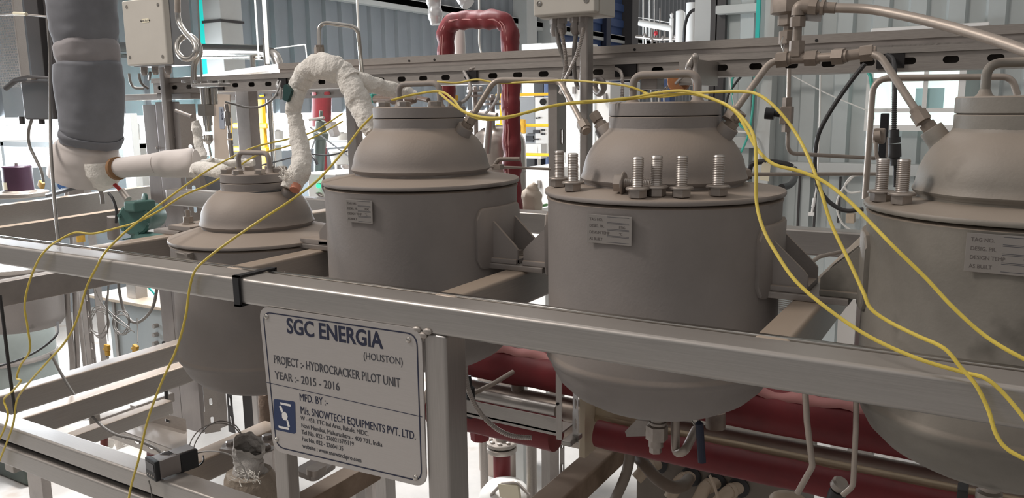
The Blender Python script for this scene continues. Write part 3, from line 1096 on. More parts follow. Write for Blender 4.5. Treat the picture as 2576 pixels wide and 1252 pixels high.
# second slotted channel farther back and lower
YC = 2.541
a, b = at(520, 222, y=YC), at(890, 248, y=YC)
t2 = thing('slotted_channel', 'short slotted channel hanging lower behind the white lagged pipe', 'channel', ((a.x + b.x) / 2, YC, b.z))
zt2, zb2 = at(700, 219, y=YC).z, at(700, 249, y=YC).z
pf = MB()
sl = [0.05 + 0.077 * k for k in range(int((b.x - a.x - 0.04) / 0.077))]
perf(pf, (a.x, YC, zb2), (1, 0, 0), (0, 0, 1), b.x - a.x, (zt2 - zb2), sl, 0.036, 0.014, 0.018, 0.003)
pf.build('slotted_face', M['dull'], t2, flat=True)
MB().bx((a.x, YC, zt2 - 0.002), (b.x, YC + 0.05, zt2)).build('channel_top', M['dull'], t2, flat=True)
# left end channel piece
a, b = at(300, 228, y=2.23), at(490, 240, y=2.23)
tag(MB().bx((a.x, 2.21, z_bot - 0.028), (b.x, 2.27, z_bot - 0.003), 0.004).build('steel_channel', M['dull']), 'plain grey channel below the left end of the cable tray', 'channel')


def slotted_post(name_label, x, y, w, dpt, z0, z1, side, pitch, m, face='x', sw=0.045, sh=0.011):
    """upright perforated strut; slots on the face turned to the camera or to +x"""
    t = thing('slotted_strut', name_label, 'strut', (x, y, z0))
    n = int((z1 - z0 - 0.06) / pitch)
    sl = [0.06 + pitch * k for k in range(n)]
    pf = MB()
    if face == 'x':
        perf(pf, (x + w, y + dpt, z0), (0, 0, 1), (0, -1, 0), z1 - z0, dpt, sl, sw, sh, dpt * 0.5, 0.003)
        pf.build('slotted_face', m, t, flat=True)
        MB().bx((x, y, z0), (x + w - 0.0005, y + 0.003, z1)).build('plain_face', m, t, flat=True)
        MB().bx((x, y + 0.003, z0), (x + 0.003, y + dpt, z1)).build('back_flange', M['dull'], t, flat=True)
    else:
        perf(pf, (x, y, z0), (0, 0, 1), (1, 0, 0), z1 - z0, w, sl, sw, sh, w * 0.5, -0.003)
        pf.build('slotted_face', m, t, flat=True)
        MB().bx((x + w, y, z0), (x + w + 0.003, y + dpt, z1)).build('plain_face', m, t, flat=True)
        MB().bx((x - 0.003, y, z0), (x, y + dpt, z1)).build('back_flange', M['dull'], t, flat=True)
    return t


a, b = at(1380, 460, y=2.22), at(1402, 460, y=2.22)
slotted_post('dark slotted strut holding the cable tray behind the two middle vessels', a.x, 2.22, b.x - a.x, 0.06, 0.0, 1.826, 1, 0.1, M['dull'], 'x', 0.046, 0.012)
a, b = at(604, 420, y=2.35), at(641, 420, y=2.35)
tag(MB().bx((a.x, 2.35, 0.0), (b.x - 0.01, 2.40, 1.85), 0.003).build('steel_post', M['dull']), 'dark square post standing behind the smallest vessel', 'post')
a, b = at(876, 420, y=2.5), at(903, 420, y=2.5)
tag(MB().bx((a.x, 2.5, 0.0), (b.x - 0.008, 2.54, 1.85), 0.003).build('steel_post', M['dull']), 'dark square post just left of the vessel behind the sign', 'post')

# ------------------------------------------------------------------ junction box at the top with its conduits
YJ = 2.05
jx0, jx1 = at(1341, 30, y=YJ).x, at(1497, 30, y=YJ).x
jz0 = at(1420, 36, y=YJ).z
jb = thing('junction_box', 'beige junction box on a conduit post at the top of the photo', 'junction box', ((jx0 + jx1) / 2, YJ + 0.05, jz0))
MB().bx((jx0, YJ, jz0), (jx1, YJ + 0.028, jz0 + 0.26), 0.006, 3).build('lid', M['box_paint'], jb)
MB().bx((jx0 + 0.004, YJ + 0.028, jz0 - 0.004), (jx1 + 0.002, YJ + 0.13, jz0 + 0.262), 0.004, 2).build('box_body', M['box_paint'], jb)
for px, py in ((1357, 9), (1475, 0)):
    p = at(px, py, y=YJ)
    MB().lathe([(0.0085, 0), (0.008, 0.002), (0.006, 0.0022), (0.0055, 0.0005), (0.0035, 0.0006), (0.001, 0.0022)], p, (0, -1, 0), 20).build('lid_screw', M['chrome'], jb)
for px in (1397, 1412, 1448, 1466):
    p = at(px, 40, y=YJ + 0.06)
    gz = jz0 - 0.004
    MB().hexa((p.x, p.y, gz), (p.x, p.y, gz - 0.014), 0.0165).cyl((p.x, p.y, gz - 0.014), (p.x, p.y, gz - 0.022), 0.0135, 16).lathe([(0.0155, -0.022), (0.0155, -0.036), (0.011, -0.044), (0.0085, -0.047)], (p.x, p.y, gz), seg=14).build('cable_gland', M['dull'], jb)
# bent steel post
pt = thing('conduit_post', 'square steel post carrying the upper junction box in front of the cable tray', 'post', at(1470, 460, y=2.08))
a, b = at(1457, 100, y=2.10), at(1483, 100, y=2.10)
MB().bx((a.x, 2.10, 0.6), (b.x - 0.006, 2.14, jz0 + 0.2), 0.005, 3).build('square_tube', M['dull'], pt)


def flexhose(lbl, pts, r, m, group=None, n=10, seg=10, pitch=0.0045):
    sp = spline(pts, n)
    L = sum((b - a).length for a, b in zip(sp, sp[1:]))
    # resample
    N = max(8, int(L / (pitch / 2)))
    acc, out_, j = 0.0, [], 0
    cum = [0.0]
    for a, b in zip(sp, sp[1:]):
        cum.append(cum[-1] + (b - a).length)
    for k in range(N + 1):
        s = L * k / N
        while j < len(cum) - 2 and cum[j + 1] < s:
            j += 1
        t = (s - cum[j]) / max(1e-9, cum[j + 1] - cum[j])
        out_.append(sp[j].lerp(sp[j + 1], t))
    rr = [r * (1.0 if k % 2 else 0.80) for k in range(N + 1)]
    return tag(MB().tube(out_, rr, seg).build('flexible_conduit', m, ang=20), lbl, 'conduit', group)


GC = 'ribbed conduits below the upper junction box'
flexhose('ribbed steel conduit from the left gland, crossing behind its neighbour', px3([(1411, 72, 2.09), (1418, 110, 2.085), (1423, 150, 2.08), (1421, 180, 2.07), (1415, 215, 2.06), (1409, 235, 2.06)]), 0.0062, M['flex'], GC)
flexhose('ribbed steel conduit from the right gland slanting down to the left', px3([(1468, 70, 2.07), (1462, 100, 2.06), (1450, 140, 2.05), (1434, 175, 2.05), (1420, 205, 2.05), (1412, 237, 2.05)]), 0.0062, M['flex'], GC)
tag(MB().tube(spline(px3([(1400, 70, 2.10), (1404, 100, 2.10), (1412, 130, 2.105), (1420, 152, 2.11), (1424, 185, 2.12)]), 8), 0.0065, 10).build('cable', M['greycable']), 'smooth dark cable hanging from the left gland of the upper junction box', 'cable')
tag(MB().tube(spline(px3([(1452, 70, 2.11), (1447, 100, 2.11), (1444, 150, 2.11), (1446, 190, 2.12), (1452, 215, 2.13), (1458, 222, 2.13)]), 8), 0.0065, 10).build('cable', M['greycable']), 'smooth dark cable hanging behind the square post of the upper junction box', 'cable')
# coiled elbow right of the post
tag(MB().tube(spline(px3([(1490, 200, 2.2), (1497, 225, 2.19), (1508, 235, 2.18), (1518, 222, 2.17), (1514, 204, 2.16), (1502, 200, 2.16), (1496, 212, 2.17)]), 8), 0.010, 12).build('pipe_elbow', M['dull']), 'dark curled hose fitting beside the square post, left of the handled lid', 'hose')

# ------------------------------------------------------------------ stainless tubing between the vessels
TR = 0.0058


def run(name, lbl, pts, r=TR, br=0.03, m='tube', nuts=()):
    p = fillet(pts, br, 8)
    if not nuts:
        return tag(MB().tube(p, r, 14).build(name, M[m]), lbl, 'tube')
    t = thing(name, lbl, 'tube', min(p, key=lambda v: v.z))
    MB().tube(p, r, 14).build('tube_run', M[m], t)
    for pos, d in nuts:
        d = Vector(d).normalized()
        pos = Vector(pos)
        MB().hexa(pos - d * 0.010, pos + d * 0.008, 0.0118, 0.3).cyl(pos - d * 0.016, pos - d * 0.010, 0.009, 14).build('compression_nut', M['fitting'], t)
    return t


n0 = at(1183, 302, y=YV)
k0, k1, k2 = at(1244, 201, y=1.39), at(1408, 203, y=1.42), at(1468, 316, y=1.36)
run('bent_tube', 'bent steel tube bridging from the vessel behind the sign, ending in a loose nut', [n0, k0, k1, k2], TR, 0.03, 'tube', [(k2, (k1 - k2)), (n0 + (k0 - n0) * 0.02, (n0 - k0))])
a0 = at(1838, 292, y=YV)
b0, b1 = at(1938, 155, y=1.42), at(1985, 148, y=1.42)
run('bent_tube', 'steel tube rising from the middle-right vessel to the tee manifold', [a0, b0, b1], TR, 0.03, 'tube', [(a0, (a0 - b0))])
c0_, c1_, c2_ = at(2316, 296, y=YV), at(2212, 136, y=1.40), at(2160, 137, y=1.41)
run('bent_tube', 'steel tube dropping from the tee manifold to the rightmost vessel', [c0_, c1_, c2_], TR, 0.03, 'tube', [(c0_, (c0_ - c1_))])
# tee manifold with its valve
mf = thing('tee_manifold', 'dusty tee manifold with a relief valve above the gap between the two right vessels', 'manifold', at(2000, 155, y=1.42))
pA, pB, pC, pD, pE = at(1968, 150, y=1.42), at(2002, 147, y=1.42), at(2040, 146, y=1.42), at(2110, 142, y=1.41), at(2180, 134, y=1.41)
MB().tube([pA, pB, pC], 0.0088, 14).tube([pC, pD], 0.0072, 14).tube([pD, pE], 0.0086, 14).build('tee_body', M['fitting'], mf)
for p, d in ((pA, pB - pA), (pC, pC - pB), (pD, pD - pC), (pE, pE - pD)):
    d = Vector(d).normalized()
    MB().hexa(p - d * 0.009, p + d * 0.009, 0.0135, 0.2).cyl(p + d * 0.009, p + d * 0.014, 0.010, 14).build('compression_nut', M['fitting'], mf)
q0, q1 = at(2003, 145, y=1.42), at(2008, 20, y=1.42)
MB().tube([q0, q1], 0.0072, 14).build('riser', M['fitting'], mf)
for f_ in (0.12, 0.24, 0.72):
    p = q0.lerp(q1, f_)
    MB().hexa(p - Vector((0, 0, 0.008)), p + Vector((0, 0, 0.008)), 0.0125, 0.5).build('compression_nut', M['fitting'], mf)
# relief valve bodies behind the riser
vA, vB = at(1985, 105, y=1.47), at(1983, 18, y=1.47)
vv = MB()
vv.lathe([(0.009, -0.02), (0.009, 0.0), (0.018, 0.001), (0.018, 0.022), (0.011, 0.024), (0.011, 0.030), (0.021, 0.032), (0.021, 0.048), (0.034, 0.052), (0.034, 0.088), (0.030, 0.094)], at(1985, 112, y=1.47), (0, 0, 1), 8)
vv.build('valve_body', M['fitting'], mf)
el = fillet([q1 + Vector((0, 0, -0.012)), at(2009, 16, y=1.42), at(2036, 17, y=1.42)], 0.012)
MB().tube(el, 0.0105, 14).hexa(at(2036, 17, y=1.42), at(2056, 18, y=1.42), 0.0135).hexa(at(2066, 18, y=1.42), at(2074, 18.5, y=1.42), 0.0135).cyl(at(2056, 18, y=1.42), at(2102, 20, y=1.42), 0.0088, 16).build('elbow_union', M['fitting'], mf)
tgp = at(2040, 42, y=1.43)
MB().box(tgp, (0.034, 0.002, 0.014), Matrix.Rotation(0.15, 3, 'Y')).build('metal_tag', M['plate'], mf)
MB().tube(spline(px3([(1970, 92, 1.45), (1965, 110, 1.44), (1971, 130, 1.43), (1966, 146, 1.42)]), 6), 0.0012, 6).build('locking_wire', M['chrome'], mf)
run('curved_tube', 'thick steel tube curving from the top valve down to the right edge of the photo', spline(px3([(2100, 20, 1.42), (2190, 24, 1.41), (2300, 45, 1.37), (2400, 70, 1.33), (2500, 100, 1.29), (2600, 135, 1.25)]), 8), 0.0075, 0.5)
# thin tube bridge left of the rightmost vessel
run('bent_tube', 'slim upright tube bent over behind the rightmost vessel', px3([(2176, 500, 1.62), (2197, 196, 1.62), (2545, 193, 1.66), (2560, 240, 1.66)]), 0.0056, 0.03)
run('thin_tube', 'slim tube running from a nut on the middle-right vessel to the right', px3([(1868, 438, 1.47), (2220, 437, 1.80)]), 0.0035, 0.01, 'tube', [(at(1872, 438, y=1.475), at(2220, 437, y=1.8) - at(1868, 438, y=1.47))])
run('thin_tube', 'slim tube going down a valve stem and turning right below the tray', px3([(1985, 172, 1.75), (1981, 385, 1.75), (2200, 398, 2.0)]), 0.0042, 0.025)
vb = at(1979, 290, y=1.74)
vt = thing('needle_valve', 'small needle valve with a black knob on the slim tube below the tray', 'valve', vb - Vector((0, 0, 0.03)))
MB().hexa(vb + Vector((0, 0, 0.018)), vb + Vector((0, 0, 0.036)), 0.010).box(vb, (0.024, 0.022, 0.036), None, 0.002).hexa(vb - Vector((0, 0, 0.034)), vb - Vector((0, 0, 0.018)), 0.0095).build('valve_block', M['fitting'], vt)
MB().cyl(vb, vb + Vector((-0.028, -0.004, 0.004)), 0.006, 12).cyl(vb + Vector((-0.024, -0.004, 0.003)), vb + Vector((-0.042, -0.006, 0.005)), 0.0125, 14).build('knob', M['black'], vt)
# horizontal thin tube between the two middle vessels with a lever valve
run('thin_tube', 'slim tube with a lever valve crossing the gap between the middle vessels', px3([(1215, 418, 1.75), (1385, 425, 1.9)]), 0.0035)
hv = at(1262, 414, y=1.78)
lv = thing('lever_valve', 'small valve with a grey cranked lever in front of the red pipe', 'valve', hv)
MB().tube(fillet([hv + Vector((-0.02, 0, 0.0)), hv + Vector((-0.008, 0, 0.014)), hv + Vector((0.042, 0.02, 0.014))], 0.01), 0.0055, 10).build('lever', M['fitting'], lv)
MB().box(hv + Vector((-0.012, 0.0, -0.006)), (0.026, 0.02, 0.014), None, 0.002).build('valve_block', M['fitting'], lv)

# ------------------------------------------------------------------ yellow thermocouple cables
GY = 'yellow cables draped over the vessels'


def ycable(lbl, pts, r=0.0024):
    return tag(MB().tube(spline(px3(pts), 8), r, 10).build('yellow_cable', M['yellow']), lbl, 'cable', GY)


ycable('yellow cable crossing the front of the smallest vessel and hanging down left of the sign', [(940, 288, 1.33), (905, 325, 1.30), (860, 385, 1.26), (800, 452, 1.20), (730, 505, 1.14), (650, 557, 1.08), (570, 612, 1.04), (515, 655, 1.012), (489, 684, 1.008), (476, 730, 1.008), (466, 800, 1.0), (443, 880, 1.0), (405, 965, 0.99), (372, 1055, 0.99), (350, 1150, 0.985), (330, 1222, 0.985), (318, 1290, 0.985)])
ycable('upper yellow cable of the left pair, hanging over the front rail far left of centre', [(862, 285, 1.75), (790, 330, 1.7), (722, 350, 1.62), (640, 370, 1.5), (570, 402, 1.4), (500, 443, 1.3), (425, 497, 1.2), (350, 555, 1.1), (300, 597, 1.04), (262, 638, 1.012), (243, 672, 1.006), (218, 722, 1.0), (195, 800, 0.99), (165, 858, 0.985), (112, 918, 0.99), (62, 975, 1.0), (42, 1008, 1.008), (34, 1062, 1.006), (18, 1110, 1.006), (2, 1150, 1.006), (-12, 1190, 1.0)])
ycable('lower yellow cable of the left pair, crossing the front rail nearest the left edge', [(862, 305, 1.8), (790, 345, 1.7), (722, 368, 1.62), (645, 391, 1.5), (580, 432, 1.4), (520, 466, 1.3), (460, 492, 1.25), (400, 530, 1.2), (345, 558, 1.14), (295, 573, 1.12), (235, 587, 1.10), (188, 585, 1.08), (148, 604, 1.05), (122, 622, 1.012), (96, 655, 1.004), (72, 715, 1.0), (62, 770, 0.99), (69, 820, 0.99), (75, 880, 0.99), (52, 918, 0.99), (42, 950, 0.99), (52, 958, 0.985), (30, 985, 1.0), (10, 1005, 1.01), (20, 1040, 1.006), (10, 1080, 1.006), (-10, 1120, 1.0)])
ycable('yellow cable sweeping from the bolted lid across to the front rail at lower right', [(985, 252, 1.30), (1040, 238, 1.32), (1105, 230, 1.33), (1140, 250, 1.30), (1165, 279, 1.26), (1225, 296, 1.24), (1290, 291, 1.24), (1370, 270, 1.25), (1450, 257, 1.27), (1530, 252, 1.28), (1600, 244, 1.30), (1660, 232, 1.30), (1725, 229, 1.28), (1790, 248, 1.26), (1835, 268, 1.22), (1875, 305, 1.18), (1898, 350, 1.15), (1902, 430, 1.13), (1903, 508, 1.12), (1920, 575, 1.10), (1955, 640, 1.08), (2005, 710, 1.06), (2090, 782, 1.04), (2190, 848, 1.025), (2310, 902, 1.012), (2420, 935, 1.008), (2480, 952, 1.004), (2530, 995, 1.0), (2600, 1080, 0.99)])
ycable('yellow cable passing the right dome and crossing its partner on the front rail', [(1105, 234, 1.32), (1150, 270, 1.28), (1200, 297, 1.25), (1260, 299, 1.24), (1330, 282, 1.245), (1410, 263, 1.26), (1500, 256, 1.28), (1590, 248, 1.30), (1680, 238, 1.30), (1780, 232, 1.28), (1870, 230, 1.26), (1915, 242, 1.24), (1960, 280, 1.22), (2005, 340, 1.20), (2040, 410, 1.17), (2065, 480, 1.14), (2092, 565, 1.12), (2140, 665, 1.09), (2172, 735, 1.07), (2190, 775, 1.06), (2235, 808, 1.05), (2305, 843, 1.03), (2375, 876, 1.015), (2418, 925, 1.008), (2455, 968, 1.003), (2486, 1030, 0.998), (2505, 1090, 0.99), (2535, 1130, 0.985), (2600, 1165, 0.98)])
ycable('yellow cable slanting across the front of the rightmost vessel', [(1620, 234, 1.36), (1665, 243, 1.34), (1735, 236, 1.31), (1800, 252, 1.27), (1850, 282, 1.23), (1880, 330, 1.19), (1905, 375, 1.16), (1945, 412, 1.14), (2010, 430, 1.13), (2070, 455, 1.12), (2130, 500, 1.10), (2190, 560, 1.08), (2250, 622, 1.06), (2330, 700, 1.05), (2390, 765, 1.04), (2460, 830, 1.03), (2520, 872, 1.02), (2600, 915, 1.01)])
ycable('thin yellow cable running level from the bolted lid to the right lid handle', [(1100, 205, 1.40), (1150, 208, 1.40), (1200, 200, 1.40), (1255, 209, 1.40), (1330, 206, 1.39), (1420, 202, 1.38), (1500, 207, 1.37), (1580, 217, 1.36), (1640, 240, 1.36)], 0.002)

# ------------------------------------------------------------------ left side: padded pipe and lagging
YG = 1.45
gp = thing('insulated_pipe', 'tall pipe wrapped in a dark grey padded jacket at the upper left', 'pipe', at(230, 365, y=YG))


def jacket(pts, radii, seg=32, amp=0.004, freq=14, cap=True, fine=0.0):
    sp = spline(pts, 14)
    n = len(sp)
    rr = []
    m = len(radii)
    for k in range(n):
        t = k / (n - 1) * (m - 1)
        i = min(int(t), m - 2)
        f = t - i
        f = f * f * (3 - 2 * f)
        rr.append(radii[i] * (1 - f) + radii[i + 1] * f)
    mb = MB().tube(sp, rr, seg, cap).jitter(amp, freq, 3.0)
    return mb.jitter(amp * 0.45, freq * 2.7, 8.0)


U = mpp(at(215, 150, y=YG))
jacket(px3([(203, -80, YG), (206, 0, YG), (210, 60, YG), (215, 118, YG)]), [80 * U, 81 * U, 80 * U, 78 * U, 70 * U], 40, 0.004).build('upper_jacket', M['grey_ins'], gp)
jacket(px3([(214, 104, YG), (217, 120, YG), (220, 140, YG), (222, 164, YG)]), [70 * U, 76 * U, 75 * U, 70 * U], 40, 0.004, 20).build('cloth_band', M['grey_band'], gp)
jacket(px3([(222, 152, YG), (224, 175, YG), (228, 250, YG), (230, 300, YG), (231, 330, YG), (230, 338, YG), (229, 362, YG)]), [68 * U, 77 * U, 80 * U, 79 * U, 77 * U, 74 * U, 71 * U, 76 * U, 70 * U], 40, 0.005, 12).build('lower_jacket', M['grey_ins'], gp)
for dx, y0_, y1_ in ((-66, 20, 100), (-64, 170, 330)):
    jacket(px3([(215 + dx, y0_, YG - 0.02), (219 + dx, (y0_ + y1_) / 2, YG - 0.02), (224 + dx, y1_, YG - 0.02)]), [0.006, 0.011, 0.009, 0.012, 0.006], 12, 0.004, 40).build('jacket_seam', M['grey_band'], gp)
# white wrapped elbow and horizontal pipe
wp = thing('wrapped_pipe', 'white wrapped pipe elbow below the grey padded jacket, running right to the smallest vessel', 'pipe', at(250, 480, y=YG))
jacket(px3([(226, 350, YG), (222, 375, YG), (214, 410, YG), (209, 444, YG)]), [60 * U, 70 * U, 79 * U, 82 * U, 84 * U], 36, 0.006, 9).build('paper_wrap', M['white_wrap'], wp)
jacket(px3([(255, 410, YG), (258, 440, YG), (254, 462, YG), (252, 478, YG)]), [46 * U, 42 * U, 28 * U, 12 * U], 24, 0.004, 20).build('fibre_cone', M['white_ins'], wp)
jacket(px3([(285, 424, YG), (330, 419, 1.47), (396, 413, 1.50)]), [25 * U, 26 * U, 27 * U, 27 * U], 32, 0.0015, 12).build('pipe_wrap', M['white_wrap'], wp)
jacket(px3([(388, 413, 1.50), (430, 411, 1.52), (478, 410, 1.54), (496, 409, 1.55)]), [29 * U, 34 * U, 35 * U, 36 * U, 31 * U], 32, 0.003, 14).build('pipe_wrap', M['white_wrap'], wp)
MB().tube(px3([(292, 424, YG), (298, 423, YG)]), 29 * U, 32).build('wrap_end', mat('brown_edge', (0.28, 0.15, 0.07), 0.8), wp)
MB().tube(px3([(252, 476, YG), (257, 492, YG), (259, 512, YG)]), 0.007, 10).build('pipe_tip', M['dull'], wp)
# lagging around the small vessel
wl1 = thing('lagged_pipe', 'white fibre lagged pipe arching between the smallest vessel and its right neighbour', 'pipe', at(735, 470, y=1.40))


def lag(pts, r, nm, parent, amp=0.004, freq=45, seg=24):
    return jacket(px3(pts), r, seg, amp, freq).jitter(0.0016, 230, 1.0).build(nm, M['white_ins'], parent)


V_ = mpp(at(760, 300, y=1.42))
lag([(729, 476, 1.37), (740, 455, 1.38), (757, 420, 1.40), (757, 385, 1.42), (748, 330, 1.43), (739, 285, 1.43), (742, 250, 1.43), (752, 215, 1.44), (770, 185, 1.44)], [24 * V_, 25 * V_, 27 * V_, 24 * V_, 24 * V_, 21 * V_, 18 * V_, 20 * V_, 23 * V_, 26 * V_, 28 * V_], 'left_leg', wl1)
lag([(755, 215, 1.44), (772, 182, 1.44), (800, 166, 1.44), (832, 170, 1.44), (862, 184, 1.45), (884, 205, 1.45)], [24 * V_, 27 * V_, 30 * V_, 33 * V_, 33 * V_, 29 * V_, 27 * V_], 'lagging_crown', wl1)
lag([(870, 190, 1.45), (890, 225, 1.45), (906, 265, 1.45), (920, 300, 1.44), (932, 335, 1.43)], [26 * V_, 29 * V_, 31 * V_, 28 * V_, 23 * V_, 15 * V_], 'right_leg', wl1, 0.004)
lag([(872, 188, 1.46), (915, 206, 1.48), (960, 219, 1.52), (1010, 230, 1.56), (1046, 240, 1.58)], [24 * V_, 22 * V_, 21 * V_, 19 * V_, 17 * V_, 12 * V_], 'side_branch', wl1, 0.003)
fr_ = MB()
for k in range(40):
    a = at(720 + random.uniform(-12, 14), 440 + random.uniform(-14, 12), y=1.35)
    fr_.tube([a, a + Vector((random.uniform(-0.02, 0.008), random.uniform(-0.01, 0.01), random.uniform(-0.006, 0.014)))], 0.0009, 5)
fr_.build('frayed_fibre', M['white_ins'], wl1)
jacket(px3([(741, 478, 1.36), (746, 466, 1.37)]), [0.012, 0.012], 14, 0.001).build('orange_cap', mat('faded_orange', (0.62, 0.25, 0.16), 0.7), wl1)
gt = MB().prism(px3([(720, 211, 1.40), (733, 228, 1.40), (729, 240, 1.40), (722, 256, 1.40), (710, 250, 1.40), (714, 214, 1.40)]), (0, 0.008, 0)).build('hanging_tag', M['darkgreen'])
tag(gt, 'dark green tag hanging on the left of the white lagged arch', 'tag')
ll = thing('lagged_pipe', 'white fibre lagging around the pipe at the back left of the smallest vessel lid', 'pipe', at(500, 440, y=1.50))
lag([(484, 440, 1.48), (496, 424, 1.50), (525, 425, 1.47), (560, 432, 1.44), (575, 434, 1.44)], [12 * V_, 19 * V_, 20 * V_, 20 * V_, 16 * V_], 'near_wrap', ll, 0.0025)
lag([(492, 424, 1.53), (520, 412, 1.60), (580, 411, 1.66), (640, 408, 1.70)], [15 * V_, 16 * V_, 13 * V_, 10 * V_], 'far_wrap', ll, 0.003)
lag([(526, 422, 1.55), (530, 405, 1.55), (531, 392, 1.55)], [18 * V_, 12 * V_, 3 * V_], 'fibre_tuft', ll, 0.004, 60)
# loose white fibre sheet beside the column
lag([(492, 305, 1.80), (495, 330, 1.80), (500, 360, 1.80), (515, 398, 1.78)], [0.012, 0.017, 0.014, 0.016, 0.010], 'loose_fibre', ll, 0.006, 30)

# bent tube out of the lagging
t_ = run('bent_tube', 'bright tube bent like a hook rising from the white lagged arch', px3([(804, 160, 1.46), (801, 55, 1.48), (900, 68, 1.52), (912, 200, 1.56)]), 0.0052, 0.022, 'chrome', [(at(803, 128, y=1.465), (0, 0, 1))])
t_.children[0].data.materials[0] = M['tube']
bh = at(803, 118, y=1.465)
MB().hexa(bh - Vector((0, 0, 0.012)), bh + Vector((0, 0, 0.004)), 0.011).hexa(bh - Vector((0, 0, 0.03)), bh - Vector((0, 0, 0.015)), 0.0125, 0.4).build('compression_nut', M['fitting'], t_)

# ------------------------------------------------------------------ junction box at the upper left
YJB = 2.05
j4 = px3([(303, 3, YJB), (415, 18, YJB), (425, 168, YJB), (321, 166, YJB)])
jl = thing('junction_box', 'beige junction box with an oval tag, beside the grey padded pipe', 'junction box', (j4[3].x + 0.07, YJB, j4[3].z))
x0_, x1_ = j4[0].x + 0.004, j4[2].x - 0.006
z0_, z1_ = j4[3].z, j4[0].z
MB().bx((x0_, YJB, z0_), (x1_, YJB + 0.03, z1_), 0.007, 3).build('lid', M['box_paint'], jl)
MB().bx((x0_ - 0.004, YJB + 0.03, z0_ - 0.003), (x1_, YJB + 0.12, z1_ + 0.003), 0.004, 2).build('box_body', M['box_grey'], jl)
for fx, fz in ((0.13, 0.10), (0.89, 0.12), (0.10, 0.87), (0.9, 0.89)):
    p = Vector((x0_ + (x1_ - x0_) * fx, YJB, z1_ - (z1_ - z0_) * fz))
    MB().lathe([(0.0075, 0), (0.007, 0.002), (0.0055, 0.0022), (0.005, 0.0008), (0.003, 0.0008), (0.001, 0.002)], p, (0, -1, 0), 18).build('lid_screw', M['chrome'], jl)
lc = at(366, 52, y=YJB)
lt = MB().prism(roundpoly([lc + Vector((a, -0.0012, b)) for a, b in ((-0.022, -0.0075), (0.022, -0.0075), (0.022, 0.0075), (-0.022, 0.0075))], 0.006, 6), (0, 0.0012, 0)).build('oval_tag', M['label'], jl, flat=True)
text('tag_text', 'HC-TB-1', 0.0105, lc + Vector((-0.0185, -0.0014, -0.0036)), (1, 0, 0), (0, 0, 1), M['ink'], lt, 0.85, depth=0.0002, bold=0.0002)
for sx in (-1, 1):
    MB().lathe([(0.003, 0), (0.0028, 0.0014), (0.001, 0.002)], lc + Vector((sx * 0.0245, -0.0012, 0)), (0, -1, 0), 10).build('tag_rivet', M['hole'], lt)
for k, fx in enumerate((0.08, 0.36, 0.68)):
    p = Vector((x0_ + (x1_ - x0_) * fx, YJB + 0.06, z0_ - 0.003))
    MB().hexa(p, p - Vector((0, 0, 0.010)), 0.0145).lathe([(0.0125, -0.010), (0.0135, -0.014), (0.0135, -0.024), (0.009, -0.031), (0.006, -0.033)], p, seg=14).build('cable_gland', M['dull'], jl)
for k, fz in enumerate((0.17, 0.32, 0.47, 0.62)):
    p = Vector((x0_ - 0.004, YJB + 0.07, z1_ - (z1_ - z0_) * fz))
    MB().hexa(p, p - Vector((0.008, 0, 0)), 0.0135).cyl(p - Vector((0.008, 0, 0)), p - Vector((0.018, 0, 0)), 0.011, 12).build('cable_gland', M['black_cable'], jl)
for k, pp in enumerate(([(325, 185, 2.11), (328, 205, 2.11), (338, 220, 2.12), (362, 222, 2.14)], [(350, 185, 2.11), (352, 200, 2.11), (358, 212, 2.12), (372, 222, 2.15)], [(378, 182, 2.11), (377, 192, 2.12), (375, 200, 2.15)])):
    tag(MB().tube(spline(px3(pp), 6), 0.0055, 10).build('cable', M['greycable']), ('leftmost', 'middle', 'rightmost')[k] + ' grey cable leaving the bottom of the tagged junction box', 'cable')
MB().bx((x0_ + 0.03, YJB + 0.12, 1.5), (x0_ + 0.06, YJB + 0.15, z1_ + 0.1), 0.003).build('mount_post', M['dull'], jl)
# siphon (pigtail) pipe
sp_ = px3([(446, -40, 1.92), (447, 30, 1.92), (452, 58, 1.92), (470, 85, 1.91), (488, 105, 1.90), (494, 128, 1.89), (482, 146, 1.885), (463, 147, 1.88), (448, 132, 1.885), (446, 110, 1.90), (460, 93, 1.925), (482, 92, 1.945), (500, 112, 1.95), (503, 135, 1.945), (492, 155, 1.935), (487, 175, 1.93), (488, 215, 1.93)])
sgp = thing('siphon_pipe', 'shiny pigtail siphon pipe with one loop, right of the tagged junction box', 'pipe', at(488, 215, y=1.93))
MB().tube(spline(sp_, 8), 0.0100, 18).build('siphon_coil', M['chrome'], sgp)
MB().tube(px3([(446, -60, 1.92), (447, 32, 1.92)]), 0.0105, 18).build('pipe_socket', M['tube'], sgp)
tag(MB().tube(px3([(496, -40, 1.88), (507, 212, 1.88)]), 0.0030, 10).build('thin_rod', M['chrome']), 'thin straight rod just right of the pigtail siphon loop', 'rod')
